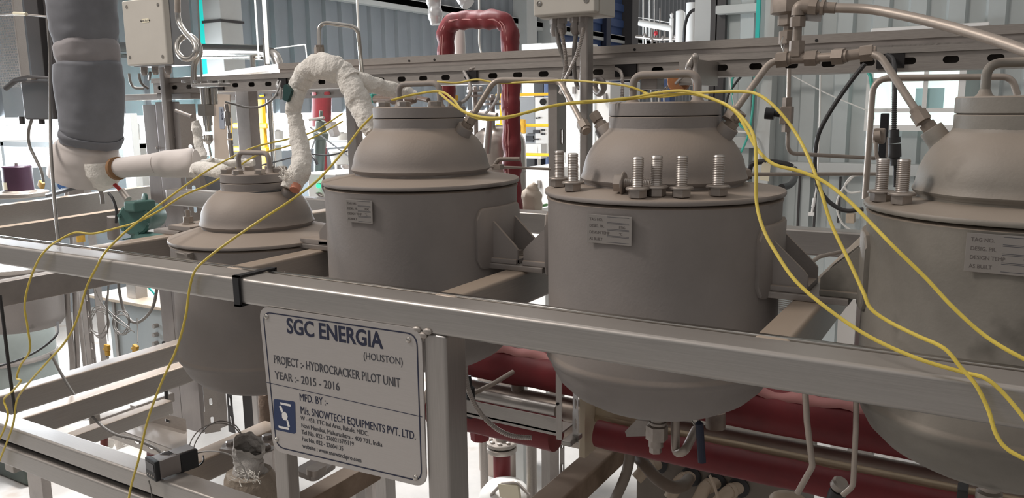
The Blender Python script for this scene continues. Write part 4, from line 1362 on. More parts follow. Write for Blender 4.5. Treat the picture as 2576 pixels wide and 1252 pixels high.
# valve assembly under the siphon
va = thing('gauge_valve', 'stainless gauge valve with a hex union hanging below the pigtail siphon', 'valve', at(530, 395, y=1.88))
def vc(px, y, yy=1.88):
    return at(px, y, y=yy)
MB().box(vc(530, 214), (0.14, 0.05, 0.011), None, 0.003).build('valve_flange', M['steel'], va)
for px in (463, 492, 528, 555, 573):
    p = vc(px, 208, 1.875)
    MB().hexa(p, p + Vector((0, 0, 0.009)), 0.009).build('flange_nut', M['steel'], va)
MB().cyl(vc(515, 220), vc(518, 262), 0.016, 20).cyl(vc(537, 222, 1.9), vc(539, 262, 1.9), 0.013, 16).build('valve_neck', M['chrome'], va)
MB().hexa(vc(520, 262), vc(521, 291), 0.031, 0.35).build('hex_union', M['chrome'], va)
MB().cyl(vc(521, 291), vc(523, 316), 0.0165, 20).cyl(vc(523, 316), vc(524, 331), 0.012, 18).lathe([(0.006, -0.001), (0.0155, 0.010), (0.017, 0.014), (0.017, 0.030), (0.0155, 0.032)], vc(525, 362), (0, 0, 1), 22).build('valve_barrel', M['chrome'], va)
MB().cyl(vc(525, 360), vc(532, 402), 0.0042, 12).build('stem', M['chrome'], va)
MB().cyl(vc(442, 278, 1.9), vc(482, 293, 1.9), 0.006, 12).build('side_handle', M['dull'], va)
# cream backing sheet with a tag
YC2 = 1.97
s4 = px3([(536, 236, YC2), (578, 238, YC2), (582, 412, YC2), (540, 412, YC2)])
cs = thing('backing_sheet', 'cream backing sheet with a blue-grey tag reading HC-TI-186', 'sheet', s4[3])
MB().prism(s4, (0, 0.003, 0)).build('sheet_panel', mat('cream_sheet', (0.52, 0.44, 0.37), 0.6), cs, flat=True)
tg4 = px3([(550, 268, YC2 - 0.002), (562, 268, YC2 - 0.002), (565, 324, YC2 - 0.002), (553, 324, YC2 - 0.002)])
tgo = MB().prism(roundpoly(tg4, 0.004, 4), (0, 0.0015, 0)).build('tag_plate', mat('pale_blue_tag', (0.34, 0.37, 0.44), 0.5), cs, flat=True)
text('tag_text', 'HC-TI-186', 0.0105, at(555, 274, y=YC2 - 0.0025), (0.045, 0, -1), (1, 0, 0.045), M['ink'], tgo, 0.8, depth=0.0002, bold=0.0002)
th = thing('thermocouple', 'dark thermocouple head with threaded couplings in front of the cream sheet', 'thermocouple', at(588, 412, y=1.93))
def tp(px, y): return at(px, y, y=1.93)
MB().cyl(tp(569, 262), tp(572, 280), 0.0065, 14).cyl(tp(571, 280), tp(574, 316), 0.0092, 16).hexa(tp(571, 282), tp(572, 296), 0.0108).cyl(tp(574, 316), tp(576, 334), 0.0035, 10).hexa(tp(577, 334), tp(578, 348), 0.0085).hexa(tp(579, 352), tp(580, 364), 0.0098).cyl(tp(580, 364), tp(585, 410), 0.0085, 16).build('threaded_body', M['dull'], th)
flexhose('grey ribbed cable looping from the thermocouple head to the tray cut-out', px3([(567, 256, 1.93), (590, 262, 1.93), (620, 270, 1.94), (655, 268, 1.96), (685, 250, 2.0), (698, 228, 2.05), (706, 205, 2.10)]), 0.0042, M['greycable'])
tag(MB().tube(spline(px3([(700, 203, 2.12), (696, 215, 2.1), (706, 224, 2.09), (706, 250, 2.08)]), 6), 0.0042, 8).build('cable', M['greycable']), 'short cable end hanging from the tray beside the green tag', 'cable')

# ------------------------------------------------------------------ stainless riser column
YR = 2.2
rc = thing('cable_riser', 'tall polished steel cable riser with two covers and a slotted edge', 'cable riser', at(470, 1060, y=YR))
xa_, xb_, xc_, xd_ = (at(p_, 600, y=YR).x for p_ in (388, 420, 470, 486))
zt_ = at(420, 262, y=YR).z
MB().bx((xa_, YR, 0.35), (xb_ - 0.003, YR + 0.02, zt_), 0.003).build('cover_panel', M['panel'], rc)
MB().bx((xb_ + 0.003, YR - 0.004, 0.35), (xc_, YR + 0.02, zt_ + 0.01), 0.003).build('cover_panel', M['panel'], rc)
pf = MB()
n_ = int((zt_ - 0.35 - 0.1) / 0.085)
perf(pf, (xd_ + 0.01, YR + 0.055, 0.35), (0, 0, 1), (-0.65, -1, 0), zt_ - 0.35, 0.055, [0.06 + 0.085 * k for k in range(n_)], 0.03, 0.011, 0.027, 0.003)
pf.build('slotted_edge', M['galv'], rc, flat=True)
for px, py in ((438, 345), (394, 372)):
    MB().lathe([(0.006, 0), (0.005, 0.003), (0.002, 0.004)], at(px, py, y=YR - 0.004), (0, -1, 0), 14).build('panel_screw', M['dull'], rc)
# darker riser seen under the small vessel
xa2, xb2 = at(548, 1030, y=2.35).x, at(612, 1030, y=2.35).x
slotted_post('black slotted upright full of cables below the smallest vessel', xa2, 2.35, xb2 - xa2, 0.05, 0.3, 1.5, 1, 0.09, M['dark_col'], 'y', 0.04, 0.012)
tag(MB().bx((at(612, 1030, y=2.5).x, 2.5, 0.0), (at(650, 1030, y=2.5).x, 2.55, 1.45), 0.003).build('steel_post', M['steel_z']), 'pale square post seen below the smallest vessel, left of the sign', 'post')

# ------------------------------------------------------------------ dark stand with mesh guard, far left
YM = 2.1
ms = thing('mesh_guard', 'dark perforated mesh guard at the upper left corner', 'mesh guard', at(40, 225, y=YM))
a0_, a1_ = at(-40, -20, y=YM), at(58, 215, y=YM)
mm = MB()
pitch = 0.0135
r = 0.0055
rowi = 0
zz = a1_.z
while zz < a0_.z:
    xx = a0_.x + (pitch / 2 if rowi % 2 else 0)
    while xx < a1_.x:
        A = [mm.bm.verts.new(Vector((xx + r * math.cos(2 * PI * (k + 0.5) / 6), YM, zz + r * math.sin(2 * PI * (k + 0.5) / 6)))) for k in range(6)]
        B = [mm.bm.verts.new(Vector((xx + pitch / math.sqrt(3) * math.cos(2 * PI * (k + 0.5) / 6), YM, zz + pitch / math.sqrt(3) * math.sin(2 * PI * (k + 0.5) / 6)))) for k in range(6)]
        mm.loft([A, B], cap=False)
        xx += pitch
    zz += pitch * 0.866
    rowi += 1
mm.build('mesh_sheet', M['dull'], ms, flat=True)
MB().bx((a1_.x, YM - 0.01, a1_.z - 0.02), (a1_.x + 0.014, YM + 0.03, a0_.z), 0.002).build('guard_edge', M['galv'], ms)
ds = thing('dark_stand', 'dark steel upright with a black clamp body behind the grey padded pipe', 'stand', at(95, 310, y=2.0))
b0_, b1_ = at(58, 0, y=2.0), at(92, 0, y=2.0)
MB().bx((b0_.x, 2.0, at(90, 300, y=2.0).z), (b1_.x, 2.05, 2.5), 0.004).bx((b1_.x + 0.008, 2.02, at(90, 300, y=2.0).z), (at(128, 0, y=2.02).x, 2.06, 2.5), 0.004).build('upright', M['dark_col'], ds)
c0b, c1b = at(62, 205, y=1.95), at(150, 300, y=1.95)
MB().bx((c0b.x, 1.93, c1b.z), (c1b.x, 2.06, c0b.z), 0.01, 3).build('clamp_body', M['dark_col'], ds)
MB().tube(fillet(px3([(15, 222, 1.9), (40, 202, 1.9), (70, 196, 1.9), (140, 200, 1.9)]), 0.03), 0.011, 12).build('clamp_arm', M['dark_col'], ds)
MB().box(at(80, 199, y=1.88), (0.03, 0.02, 0.006)).build('clamp_screw', M['galv'], ds)
for px in (56, 105):
    p = at(px, 305, y=1.95)
    MB().cyl(p + Vector((0, 0, 0.02)), p - Vector((0, 0, 0.012)), 0.012, 12).build('clamp_bolt', M['dark_col'], ds)
tag(MB().tube(fillet(px3([(-20, 40, 1.9), (18, 36, 1.9), (62, 37, 1.9), (122, 42, 1.9)]), 0.02), 0.004, 10).build('tie_rod', M['galv']), 'thin rod with a pale sleeve crossing in front of the mesh guard', 'rod')
tag(MB().tube(px3([(36, 34, 1.895), (66, 36, 1.895)]), 0.0075, 14).build('pipe_sleeve', M['label']), 'pale sleeve on the thin rod in front of the mesh guard', 'sleeve')
tag(MB().tube(spline(px3([(80, 300, 1.95), (72, 330, 1.95), (74, 365, 1.95), (90, 400, 1.95), (104, 430, 1.95), (110, 458, 1.95)]), 8), 0.0065, 10).build('hose', M['greycable']), 'grey hose hanging from the black clamp down to the purple cylinder', 'hose')
tag(MB().tube(spline(px3([(121, -10, 1.40), (122, 60, 1.40), (126, 150, 1.40), (127, 300, 1.38), (128, 380, 1.34), (134, 470, 1.30), (142, 560, 1.26), (148, 612, 1.24)]), 8), 0.0048, 10).build('cable', M['greycable']), 'dark grey cable running down the left side of the grey padded pipe', 'cable')

# ------------------------------------------------------------------ purple actuator, motor, rails on the left
YP = 2.3
pu = thing('actuator', 'dark purple cylinder with a pale label standing on a round flange at the left edge', 'actuator', at(48, 492, y=YP))
pz = at(48, 478, y=YP)
Up = mpp(pz)
MB().lathe([(34 * Up, 0), (34 * Up, 58 * Up), (31 * Up, 61 * Up), (5 * Up, 62 * Up)], pz, seg=36).build('cylinder_body', M['purple'], pu)
MB().lathe([(4 * Up, 60 * Up), (4 * Up, 67 * Up), (1 * Up, 68 * Up)], pz, seg=12).build('top_pin', M['dull'], pu)
lbp = MB()
rows_ = []
for zz_ in (3, 22):
    rows_.append([pz + Vector((math.cos(a) * 34.6 * Up, math.sin(a) * 34.6 * Up, zz_ * Up)) for a in [-PI * 0.78 + PI * 0.38 * k / 8 for k in range(9)]])
lbp.grid(rows_).build('label', M['label'], pu)
MB().lathe([(64 * Up, -16 * Up), (66 * Up, -14 * Up), (66 * Up, -6 * Up), (64 * Up, -4 * Up), (40 * Up, -3 * Up), (38 * Up, 0), (5 * Up, 0)], pz, seg=48).build('round_flange', M['galv'], pu)
tb2 = MB().box(at(104, 464, y=2.2), (0.035, 0.02, 0.035), Matrix.Rotation(0.5, 3, 'Y'), 0.006).build('connector_block', mat('amber_block', (0.50, 0.30, 0.07), 0.5))
tag(tb2, 'amber connector block where the grey hose meets the round flange', 'connector')
# two cross rails behind, running away from the front rail
for k, (p0, p1, zt3, hh3, lbl) in enumerate((((0, 517), (388, 467), 1.41, 0.085, 'upper of two steel rails running back below the purple cylinder'), ((0, 573), (330, 524), 1.36, 0.075, 'lower of two steel rails running back below the purple cylinder'))):
    a, b = at(p0[0], p0[1], z=zt3), at(p1[0], p1[1], z=zt3)
    d = (b - a).normalized()
    s_ = Vector((d.y, -d.x, 0)) * 0.05
    a = a - d * 0.8
    MB_ = MB().prism([a, b, b + s_ * -1, a + s_ * -1], (0, 0, -hh3))
    tag(MB_.build('steel_rail', M['steel_y'], flat=True), lbl, 'rail')
YMo = 1.44
mo = thing('motor', 'teal green motor lying behind the front rail at the left', 'motor', at(360, 600, y=YMo))
ca, cb = at(335, 552, y=YMo - 0.02), at(392, 540, y=YMo + 0.10)
ax = (cb - ca).normalized()
Um = mpp(ca)
MB().lathe([(1 * Um, 0.002), (36 * Um, 0.0), (41 * Um, 0.004), (41 * Um, 0.020), (35 * Um, 0.024), (34 * Um, 0.030)], ca, ax, 36).build('end_cap', M['green'], mo)
MB().lathe([(33 * Um, 0.028), (35 * Um, 0.04), (35 * Um, 0.12), (30 * Um, 0.135), (20 * Um, 0.14)], ca, ax, 36).build('motor_body', M['green'], mo)
for k in range(6):
    a = 2 * PI * k / 6 + 0.3
    u, v, d = basis(ax)
    p = ca + u * math.cos(a) * 36 * Um + v * math.sin(a) * 36 * Um
    MB().hexa(p - d * 0.004, p + d * 0.01, 0.006).build('cap_bolt', M['green'], mo)
MB().box(at(352, 517, y=YMo), (0.05, 0.07, 0.03), None, 0.006, 3).build('terminal_box', M['green'], mo)
p = at(368, 500, y=YMo + 0.03)
MB().lathe([(0.016, 0), (0.016, 0.008), (0.006, 0.009)], p, (-0.3, -1, 0.1), 20).build('lifting_eye', M['green'], mo)
MB().bx(at(310, 600, y=YMo - 0.03), at(405, 588, y=YMo + 0.10), 0.003).bx((at(345, 596, y=YMo).x, YMo - 0.02, ZT - 0.05), (-1.83, YMo + 0.03, ZT - 0.035)).build('motor_foot', M['green'], mo)
MB().tube(px3([(322, 502, 1.47), (306, 480, 1.47)]), 0.011, 14).build('cable_gland', M['galv'], mo)
tag(MB().tube(px3([(308, 482, 1.47), (282, 458, 1.46)]), 0.006, 10).build('red_hose', mat('red_hose_rubber', (0.45, 0.03, 0.03), 0.45)), 'short red hose between the white fibre cone and the green motor', 'hose')
# blue flanged valve and black hose behind
bf = thing('blue_flange', 'blue flanged coupling seen between the white wrapped elbow and the steel rail', 'flange', at(175, 490, y=2.6))
p = at(175, 466, y=2.6)
u = mpp(p)
MB().lathe([(10 * u, -0.03), (14 * u, -0.02), (24 * u, -0.018), (25 * u, 0.0), (24 * u, 0.012), (12 * u, 0.014), (11 * u, 0.07)], p, (0.45, -0.9, 0.1), 28).build('flange_disc', M['bluep'], bf)
MB().cyl((p.x + 0.02, p.y - 0.03, 0.0), (p.x + 0.02, p.y - 0.03, p.z), 0.014, 12).build('stand_pipe', M['dull'], bf)
for k in range(8):
    a = 2 * PI * k / 8
    uu, vv_, dd = basis((0.45, -0.9, 0.1))
    q = p + uu * math.cos(a) * 20 * u + vv_ * math.sin(a) * 20 * u
    MB().hexa(q - dd * 0.02, q + dd * 0.022, 0.006).build('flange_bolt_head', M['bluep'], bf)
tag(MB().tube(spline(px3([(232, 452, 2.0), (200, 466, 2.0), (165, 478, 2.0), (120, 490, 2.05)]), 6), 0.0105, 12).build('black_hose', M['black_cable']), 'black hose running left from the white fibre cone', 'hose')
tag(MB().tube(spline(px3([(273, 485, 1.8), (284, 500, 1.8), (293, 530, 1.8), (292, 560, 1.8)]), 6), 0.005, 10).build('cable', M['black_cable']), 'black cable with a plug dropping left of the green motor', 'cable')
tag(MB().cyl(at(285, 545, y=1.85), at(286, 600, y=1.85), 0.022, 20).build('pipe_stub', M['dull']), 'short dark upright pipe just left of the green motor', 'pipe')
tag(MB().bx(at(192, 610, y=2.3), at(212, 570, y=2.34), 0.003).build('yellow_bracket', M['yellow_plug']), 'yellow bracket end behind the front rail at the left', 'bracket')

# ------------------------------------------------------------------ lower left: pot, struts, cables, controller
def xbar(lbl, name, px0, py0, px1, Y, hpx, dep, m, cat, bev=0.003):
    """bar running along the rail direction, top edge through (px0, py0)"""
    a = at(px0, py0, y=Y)
    b = at(px1, 600, y=Y)
    h = hpx * mpp(a)
    return tag(MB().bx((a.x, Y, a.z - h), (b.x, Y + dep, a.z), bev).build(name, m), lbl, cat)


def ybar(lbl, name, p0, p1, z, w, h, m, cat, grow=0.0):
    """bar running away from the front rail at height z, its left top edge through two pixels"""
    a, b = at(*p0, z=z), at(*p1, z=z)
    xm = (a.x + b.x) / 2
    return tag(MB().bx((xm, a.y - grow, z - h), (xm + w, b.y, z), 0.004, 2).build(name, m), lbl, cat)


ybar('brownish steel bar under the front rail at the left edge, above a hanging pot', 'steel_bar', (0, 690), (330, 655), 1.26, 0.05, 0.075, M['dull'], 'bar', 0.4)
YQ = 2.1
p = at(62, 822, y=YQ)
u = mpp(p)
pot = thing('hanging_pot', 'grey cylindrical pot hanging below the front rail at the left edge', 'pot', p)
MB().lathe([(60 * u, 0), (84 * u, 4 * u), (92 * u, 16 * u), (93 * u, 30 * u), (93 * u, 150 * u)], p, seg=48).build('pot_body', M['vessel'], pot)
MB().lathe([(20 * u, 150 * u), (96 * u, 150 * u), (98 * u, 154 * u), (96 * u, 160 * u), (20 * u, 160 * u)], p, seg=48).build('pot_rim', M['galv'], pot)
p = at(40, 985, y=2.45)
u = mpp(p)
p2 = thing('lower_pot', 'pale green-grey tank standing behind the hanging pot at the left edge', 'tank', p)
MB().lathe([(90 * u, -60 * u), (100 * u, -50 * u), (100 * u, 150 * u), (88 * u, 200 * u), (50 * u, 230 * u)], p, seg=40).build('tank_body', mat('green_grey_tank', (0.24, 0.265, 0.25), 0.5, 0, 0.1, 5), p2)
MB().lathe([(102 * u, 92 * u), (104 * u, 98 * u), (102 * u, 104 * u)], p, seg=40).build('tank_band', M['dull'], p2)
tag(MB().tube(fillet(px3([(165, 620, 2.3), (170, 780, 2.3), (182, 900, 2.3), (183, 960, 2.3)]), 0.1), 0.014, 14).build('conduit', M['dull']), 'dark upright conduit between the hanging pot and the slotted strut', 'conduit')
a, b = at(208, 800, y=2.35), at(243, 800, y=2.35)
slotted_post('grey slotted strut with oblong holes below the front rail at the left', a.x, 2.35, b.x - a.x, 0.04, 0.25, 1.4, 1, 0.085, M['dull'], 'y', 0.035, 0.012)
tag(MB().cyl(at(187, 690, y=2.33), at(196, 935, y=2.33), 0.013, 14).build('round_post', M['dull']), 'round steel post beside the slotted strut at the left', 'post')
# grey cabinet behind
YK = 3.0
a, b = at(285, 905, y=YK), at(412, 775, y=YK)
gcab = thing('grey_cabinet', 'pale grey cabinet with round knobs behind the yellow plugs', 'cabinet', ((a.x + b.x) / 2, YK, a.z))
MB().bx((a.x, YK, 0.0), (b.x + 0.1, YK + 0.3, b.z), 0.006).build('cabinet_body', mat('cabinet_grey', (0.30, 0.32, 0.32), 0.5, 0, 0.05, 4), gcab)
MB().bx((a.x - 0.12, YK - 0.05, b.z), (b.x + 0.1, YK + 0.35, b.z + 0.02), 0.003).build('cabinet_top', M['pvc'], gcab)
MB().bx((a.x + 0.06, YK - 0.012, 0.1), (a.x + 0.085, YK, b.z)).build('door_edge', M['dull'], gcab)
for k in range(3):
    q = at(396, 818 + 22 * k, y=YK)
    MB().cyl(q, q + Vector((0, -0.03, 0)), 0.014, 16).build('knob', M['dull'], gcab)
tag(MB().bx(at(322, 772, y=3.02), at(368, 700, y=3.10), 0.004).build('instrument_block', M['galv']), 'grey instrument block above the grey cabinet, under the front rail', 'instrument')
tag(MB().bx(at(372, 773, y=3.0), at(408, 766, y=3.08)).build('dark_tray', M['black']), 'thin black tray at the right end of the grey cabinet top', 'tray')
tag(MB().box(at(384, 734, y=2.6), (0.075, 0.004, 0.012), Matrix.Rotation(0.6, 3, 'Y')).build('teal_strap', M['teal']), 'short teal strap beside the riser under the front rail', 'strap')
tag(MB().tube(spline(px3([(298, 690, 2.1), (300, 730, 2.1), (312, 780, 2.1), (335, 810, 2.1), (360, 803, 2.1), (385, 770, 2.1), (396, 715, 2.1), (397, 690, 2.1)]), 8), 0.0065, 10).build('hose', M['greycable']), 'grey hose hanging in a U below the front rail, left of the smallest vessel', 'hose')
# coiled thermocouple leads and plugs
for i, (cx, cy, rx, ry, lbl) in enumerate(((250, 810, 22, 34, 'left coil of thin grey lead hanging above the yellow plugs'), (305, 812, 20, 26, 'right coil of thin grey lead hanging beside the yellow plugs'))):
    pts = []
    for k in range(60):
        a = 2 * PI * k / 15 + 0.4
        wob = 1 + 0.10 * math.sin(k * 1.1) + 0.14 * math.sin(k * 0.31 + i)
        pts.append((cx + rx * wob * math.cos(a), cy + ry * wob * math.sin(a), 2.02 + 0.0012 * k))
    pts = [(274, 690, 2.0), (270, 740, 2.0), (268, 775, 2.0)] + pts
    tag(MB().tube(spline(px3(pts), 3), 0.0022, 6).build('coiled_lead', M['greycable']), lbl, 'cable')
for lbl, pts in (('thin lead hanging from under the rail to the left yellow plug', [(276, 690, 1.98), (272, 750, 1.98), (270, 800, 1.98), (272, 858, 1.98)]), ('thin lead hanging to the right yellow plug', [(345, 800, 2.1), (346, 830, 2.08), (346, 862, 2.05)]), ('thin crossing lead right of the slotted strut', [(228, 690, 2.0), (245, 740, 2.0), (262, 770, 2.0), (290, 805, 2.0), (338, 835, 2.0)])):
    tag(MB().tube(spline(px3(pts), 6), 0.0022, 6).build('thin_lead', M['greycable']), lbl, 'cable')


def plug(lbl, px, py, tilt, Y):
    q = at(px, py, y=Y)
    t = thing('connector_plug', lbl, 'plug', q - Vector((0, 0, 0.03)), 'yellow thermocouple plugs')
    R_ = Matrix.Rotation(tilt, 3, 'Y')
    MB().box(q + R_ @ Vector((0, 0, 0.011)), (0.027, 0.016, 0.026), R_, 0.003).build('plug_upper', M['yellow_plug'], t)
    MB().box(q + R_ @ Vector((0, 0, -0.014)), (0.022, 0.014, 0.022), R_, 0.003).build('plug_lower', M['yellow_plug'], t)
    MB().box(q + R_ @ Vector((-0.012, 0.0, 0.0)), (0.018, 0.012, 0.010), R_, 0.002).build('plug_latch', M['yellow_plug'], t)
    pn = MB()
    for dx in (-0.007, 0.0, 0.007):
        pn.cyl(q + R_ @ Vector((dx, 0, -0.024)), q + R_ @ Vector((dx, 0, -0.036)), 0.0012, 6)
    pn.build('plug_pins', M['black_cable'], t)


plug('left yellow connector plug hanging from the coiled lead', 270, 880, 0.06, 1.97)
plug('right yellow connector plug hanging tilted over the steel beam', 340, 880, 0.35, 2.03)
# black cables
tag(MB().tube(spline(px3([(0, 742, 1.0), (10, 820, 1.0), (22, 920, 1.0), (33, 1000, 1.005), (38, 1040, 1.01)]), 6), 0.0040, 10).build('black_cable', M['black_cable']), 'black cable dropping behind the yellow cables at the left edge to the lower rail', 'cable')
tag(MB().tube(spline(px3([(412, 860, 1.9), (408, 900, 1.9), (416, 960, 1.9), (421, 1050, 1.9), (424, 1150, 1.9)]), 6), 0.007, 10).build('black_cable', M['black_cable']), 'black cable running down the left edge of the steel riser', 'cable')
tag(MB().tube(spline(px3([(145, 810, 1.95), (143, 840, 1.9), (110, 872, 1.85), (60, 900, 1.8), (0, 920, 1.75)]), 6), 0.005, 10).build('black_cable', M['black_cable']), 'black cable curving under the hanging pot to the left edge', 'cable')
# lower shelf with slotted channels
ybar('steel beam low at the left carrying a small upright slotted piece', 'steel_beam', (160, 1085), (420, 1003), 0.72, 0.05, 0.05, M['steel_y'], 'beam', 0.2)
tag(MB().bx(at(226, 1072, y=1.62), at(250, 1030, y=1.66)).build('slotted_piece', M['galv'], flat=True), 'small upright steel piece standing on the low steel beam', 'bracket')
ybar('lower slim steel channel behind the low beam at the left', 'steel_channel', (250, 1035), (430, 985), 0.55, 0.05, 0.04, M['galv'], 'channel', 0.05)
shz = 0.55
sh4 = [at(262, 1066, z=shz), at(330, 1048, z=shz), at(470, 1085, z=shz), at(470, 1142, z=shz)]
shf = thing('cable_shelf', 'flat steel shelf plate with slotted sides low at the left', 'shelf', sh4[0])
MB().prism(sh4, (0, 0, -0.004)).build('shelf_plate', M['galv'], shf, flat=True)
for i, j in ((0, 3), (1, 2)):
    a, b = sh4[i], sh4[j]
    d = (b - a)
    pf = MB()
    n_ = int(d.length / 0.09)
    perf(pf, a + Vector((0, 0, -0.05 if i == 0 else 0.0)), d.normalized(), (0, 0, 1), d.length, 0.05, [0.04 + 0.09 * k for k in range(n_)], 0.03, 0.014, 0.025, 0.003)
    pf.build('slotted_side', M['galv'], shf, flat=True)
tag(MB().tube(spline(px3([(128, 890, 1.3), (160, 950, 1.3), (200, 1010, 1.3), (250, 1065, 1.3), (290, 1092, 1.3), (340, 1105, 1.32), (395, 1130, 1.34), (412, 1155, 1.34)]), 6), 0.0042, 10).build('grey_hose', M['greycable']), 'thin grey hose slanting down across the lower beams to the controller', 'hose')
for lbl, px, py, w in (('small red pipe stub under the low shelf at the left', 262, 1100, 9), ('red pipe stub standing behind the controller', 385, 1148, 15)):
    q = at(px, py + 22, y=1.9)
    tag(MB().cyl(q, at(px, py - 12, y=1.9), w * mpp(q), 18).build('red_pipe_stub', mat('dull_red_pipe', (0.16, 0.03, 0.022), 0.5)), lbl, 'pipe')
tag(MB().tube(spline(px3([(268, 1120, 2.0), (280, 1100, 2.0), (300, 1098, 2.0), (310, 1125, 2.0)]), 6), 0.028, 14).build('white_elbow', M['white_ins']), 'white lagged pipe elbow on the floor beyond the lower rail', 'pipe')
# controller lying on the lower rail
cz = 0.964
cc_ = at(385, 1182, z=cz + 0.02)
ce_ = at(478, 1150, z=cz + 0.02)
dirc = (ce_ - cc_); dirc.z = 0; Lc = dirc.length; dirc.normalize()
sd = Vector((dirc.y, -dirc.x, 0))
Rc = Matrix((sd, dirc, Vector((0, 0, 1)))).transposed()
co_ = thing('controller', 'silver panel controller with a black bezel lying on the lower front rail', 'controller', Vector((cc_.x, cc_.y, cz)))
base = Vector((cc_.x, cc_.y, cz + 0.0235))
MB().box(base, (0.047, 0.012, 0.046), Rc, 0.003).build('bezel', M['black'], co_)
MB().box(base + dirc * (0.006 + Lc * 0.28), (0.041, Lc * 0.56, 0.042), Rc, 0.002).build('silver_case', M['panel'], co_)
MB().box(base + dirc * (0.006 + Lc * 0.80) - Vector((0, 0, 0.002)), (0.042, Lc * 0.48, 0.043), Rc, 0.002).build('rear_case', M['black'], co_)
MB().box(base + dirc * (0.006 + Lc * 0.72) + Vector((0, 0, 0.0205)), (0.034, Lc * 0.52, 0.003), Rc).build('top_label', M['panel'], co_)
vn = MB()
for k in range(7):
    vn.box(base + dirc * (Lc * 0.36 + k * 0.0045) + sd * (-0.004) + Vector((0, 0, 0.0213)), (0.024, 0.0016, 0.001), Rc @ Matrix.Rotation(0.5, 3, 'Z'))
vn.build('vent_slots', M['hole'], co_, flat=True)
fb = base - dirc * 0.0062
MB().box(fb + Vector((0, 0, 0.007)), (0.037, 0.001, 0.018), Rc).build('display', mat('dark_display', (0.02, 0.014, 0.016), 0.12), co_)
bt = MB()
for k in range(4):
    bt.box(fb + sd * (-0.013 + 0.0088 * k) - Vector((0, 0, 0.013)), (0.005, 0.001, 0.0035), Rc)
bt.build('buttons', M['galv'], co_, flat=True)
for lbl, pts, r in (('front thin wire arching from the controller to the torn lagging', [(474, 1146, 1.12), (480, 1110, 1.14), (505, 1078, 1.17), (545, 1064, 1.2), (585, 1072, 1.23), (606, 1092, 1.25)], 0.0014),
                    ('rear thin wire arching from the controller to the torn lagging', [(484, 1144, 1.12), (492, 1112, 1.14), (515, 1078, 1.18), (550, 1059, 1.22), (590, 1068, 1.26), (612, 1098, 1.28)], 0.0014),
                    ('thin wire lying from the controller across to the lower drum', [(470, 1145, 1.11), (520, 1135, 1.12), (570, 1140, 1.12), (605, 1165, 1.12), (625, 1205, 1.11)], 0.0016),
                    ('black wire looping behind the controller', [(486, 1160, 1.12), (500, 1170, 1.11), (512, 1158, 1.12), (511, 1146, 1.13)], 0.0018),
                    ('thin white wire hanging down below the controller', [(374, 1208, 1.0), (380, 1232, 1.0), (384, 1275, 1.0)], 0.0013)):
    tag(MB().tube(spline(px3(pts), 6), r, 8).build('thin_wire', M['greycable'] if 'black' not in lbl else M['black']), lbl, 'wire')
# lower vessel flange with torn lagging beside the sign
YD = 1.22
q = at(628, 1190, y=YD)
u = mpp(q)
lf = thing('lagged_flange', 'bolted flange wrapped in torn white lagging, low beside the sign', 'flange', q - Vector((0, 0, 0.08)))
jacket([q + Vector((0, 0, -0.10)), q + Vector((0, 0, -0.03)), q + Vector((0, 0, 0.004))], [70 * u, 66 * u, 56 * u], 30, 0.006, 25).build('lagging_drum', mat('dirty_lagging', (0.36, 0.30, 0.24), 0.9, 0, 0.2, 20, 0.8, 120), lf)
jacket([q + Vector((0.0, 0, -0.01)), q + Vector((0, 0, 0.02)), q + Vector((0.0, 0, 0.055)), q + Vector((0.01, 0, 0.075))], [44 * u, 40 * u, 34 * u, 39 * u], 40, 0.010, 28, False).jitter(0.003, 110, 2).build('torn_collar', mat('grey_lagging', (0.46, 0.43, 0.40), 0.9, 0, 0.2, 20, 0.8, 160), lf)
fl4 = [at(552, 1128, y=1.24), at(600, 1092, y=1.34), at(640, 1100, y=1.34), at(632, 1140, y=1.24)]
MB().prism(fl4, (0, 0, -0.014)).build('flange_plate', M['dull'], lf, flat=True)
for px, py, yy in ((580, 1118, 1.27), (640, 1160, 1.22), (668, 1128, 1.27), (672, 1102, 1.33)):
    pp_ = at(px, py, y=yy)
    MB().lathe([(0.013, 0), (0.013, 0.008), (0.010, 0.010)], pp_, seg=6).build('flange_bolt', M['dull'], lf)
    MB().lathe([(0.021, -0.002), (0.021, 0.0)], pp_, seg=20).build('washer', M['dull'], lf)
jacket(px3([(664, 990, 1.5), (666, 1040, 1.5), (670, 1095, 1.5)]), [16 * u, 18 * u, 16 * u], 18, 0.003, 40).build('brown_lagging', mat('brown_lagging_wool', (0.24, 0.18, 0.14), 0.9, 0, 0.2, 30, 0.7, 150), lf)
fz = MB()
for k in range(46):
    a = at(595 + random.uniform(-8, 60), 1195 + random.uniform(-14, 14), y=1.15)
    fz.tube([a, a + Vector((random.uniform(-0.02, 0.02), random.uniform(-0.01, 0.005), random.uniform(-0.012, 0.010)))], 0.0009, 5)
fz.build('frayed_fibre', M['white_ins'], lf)
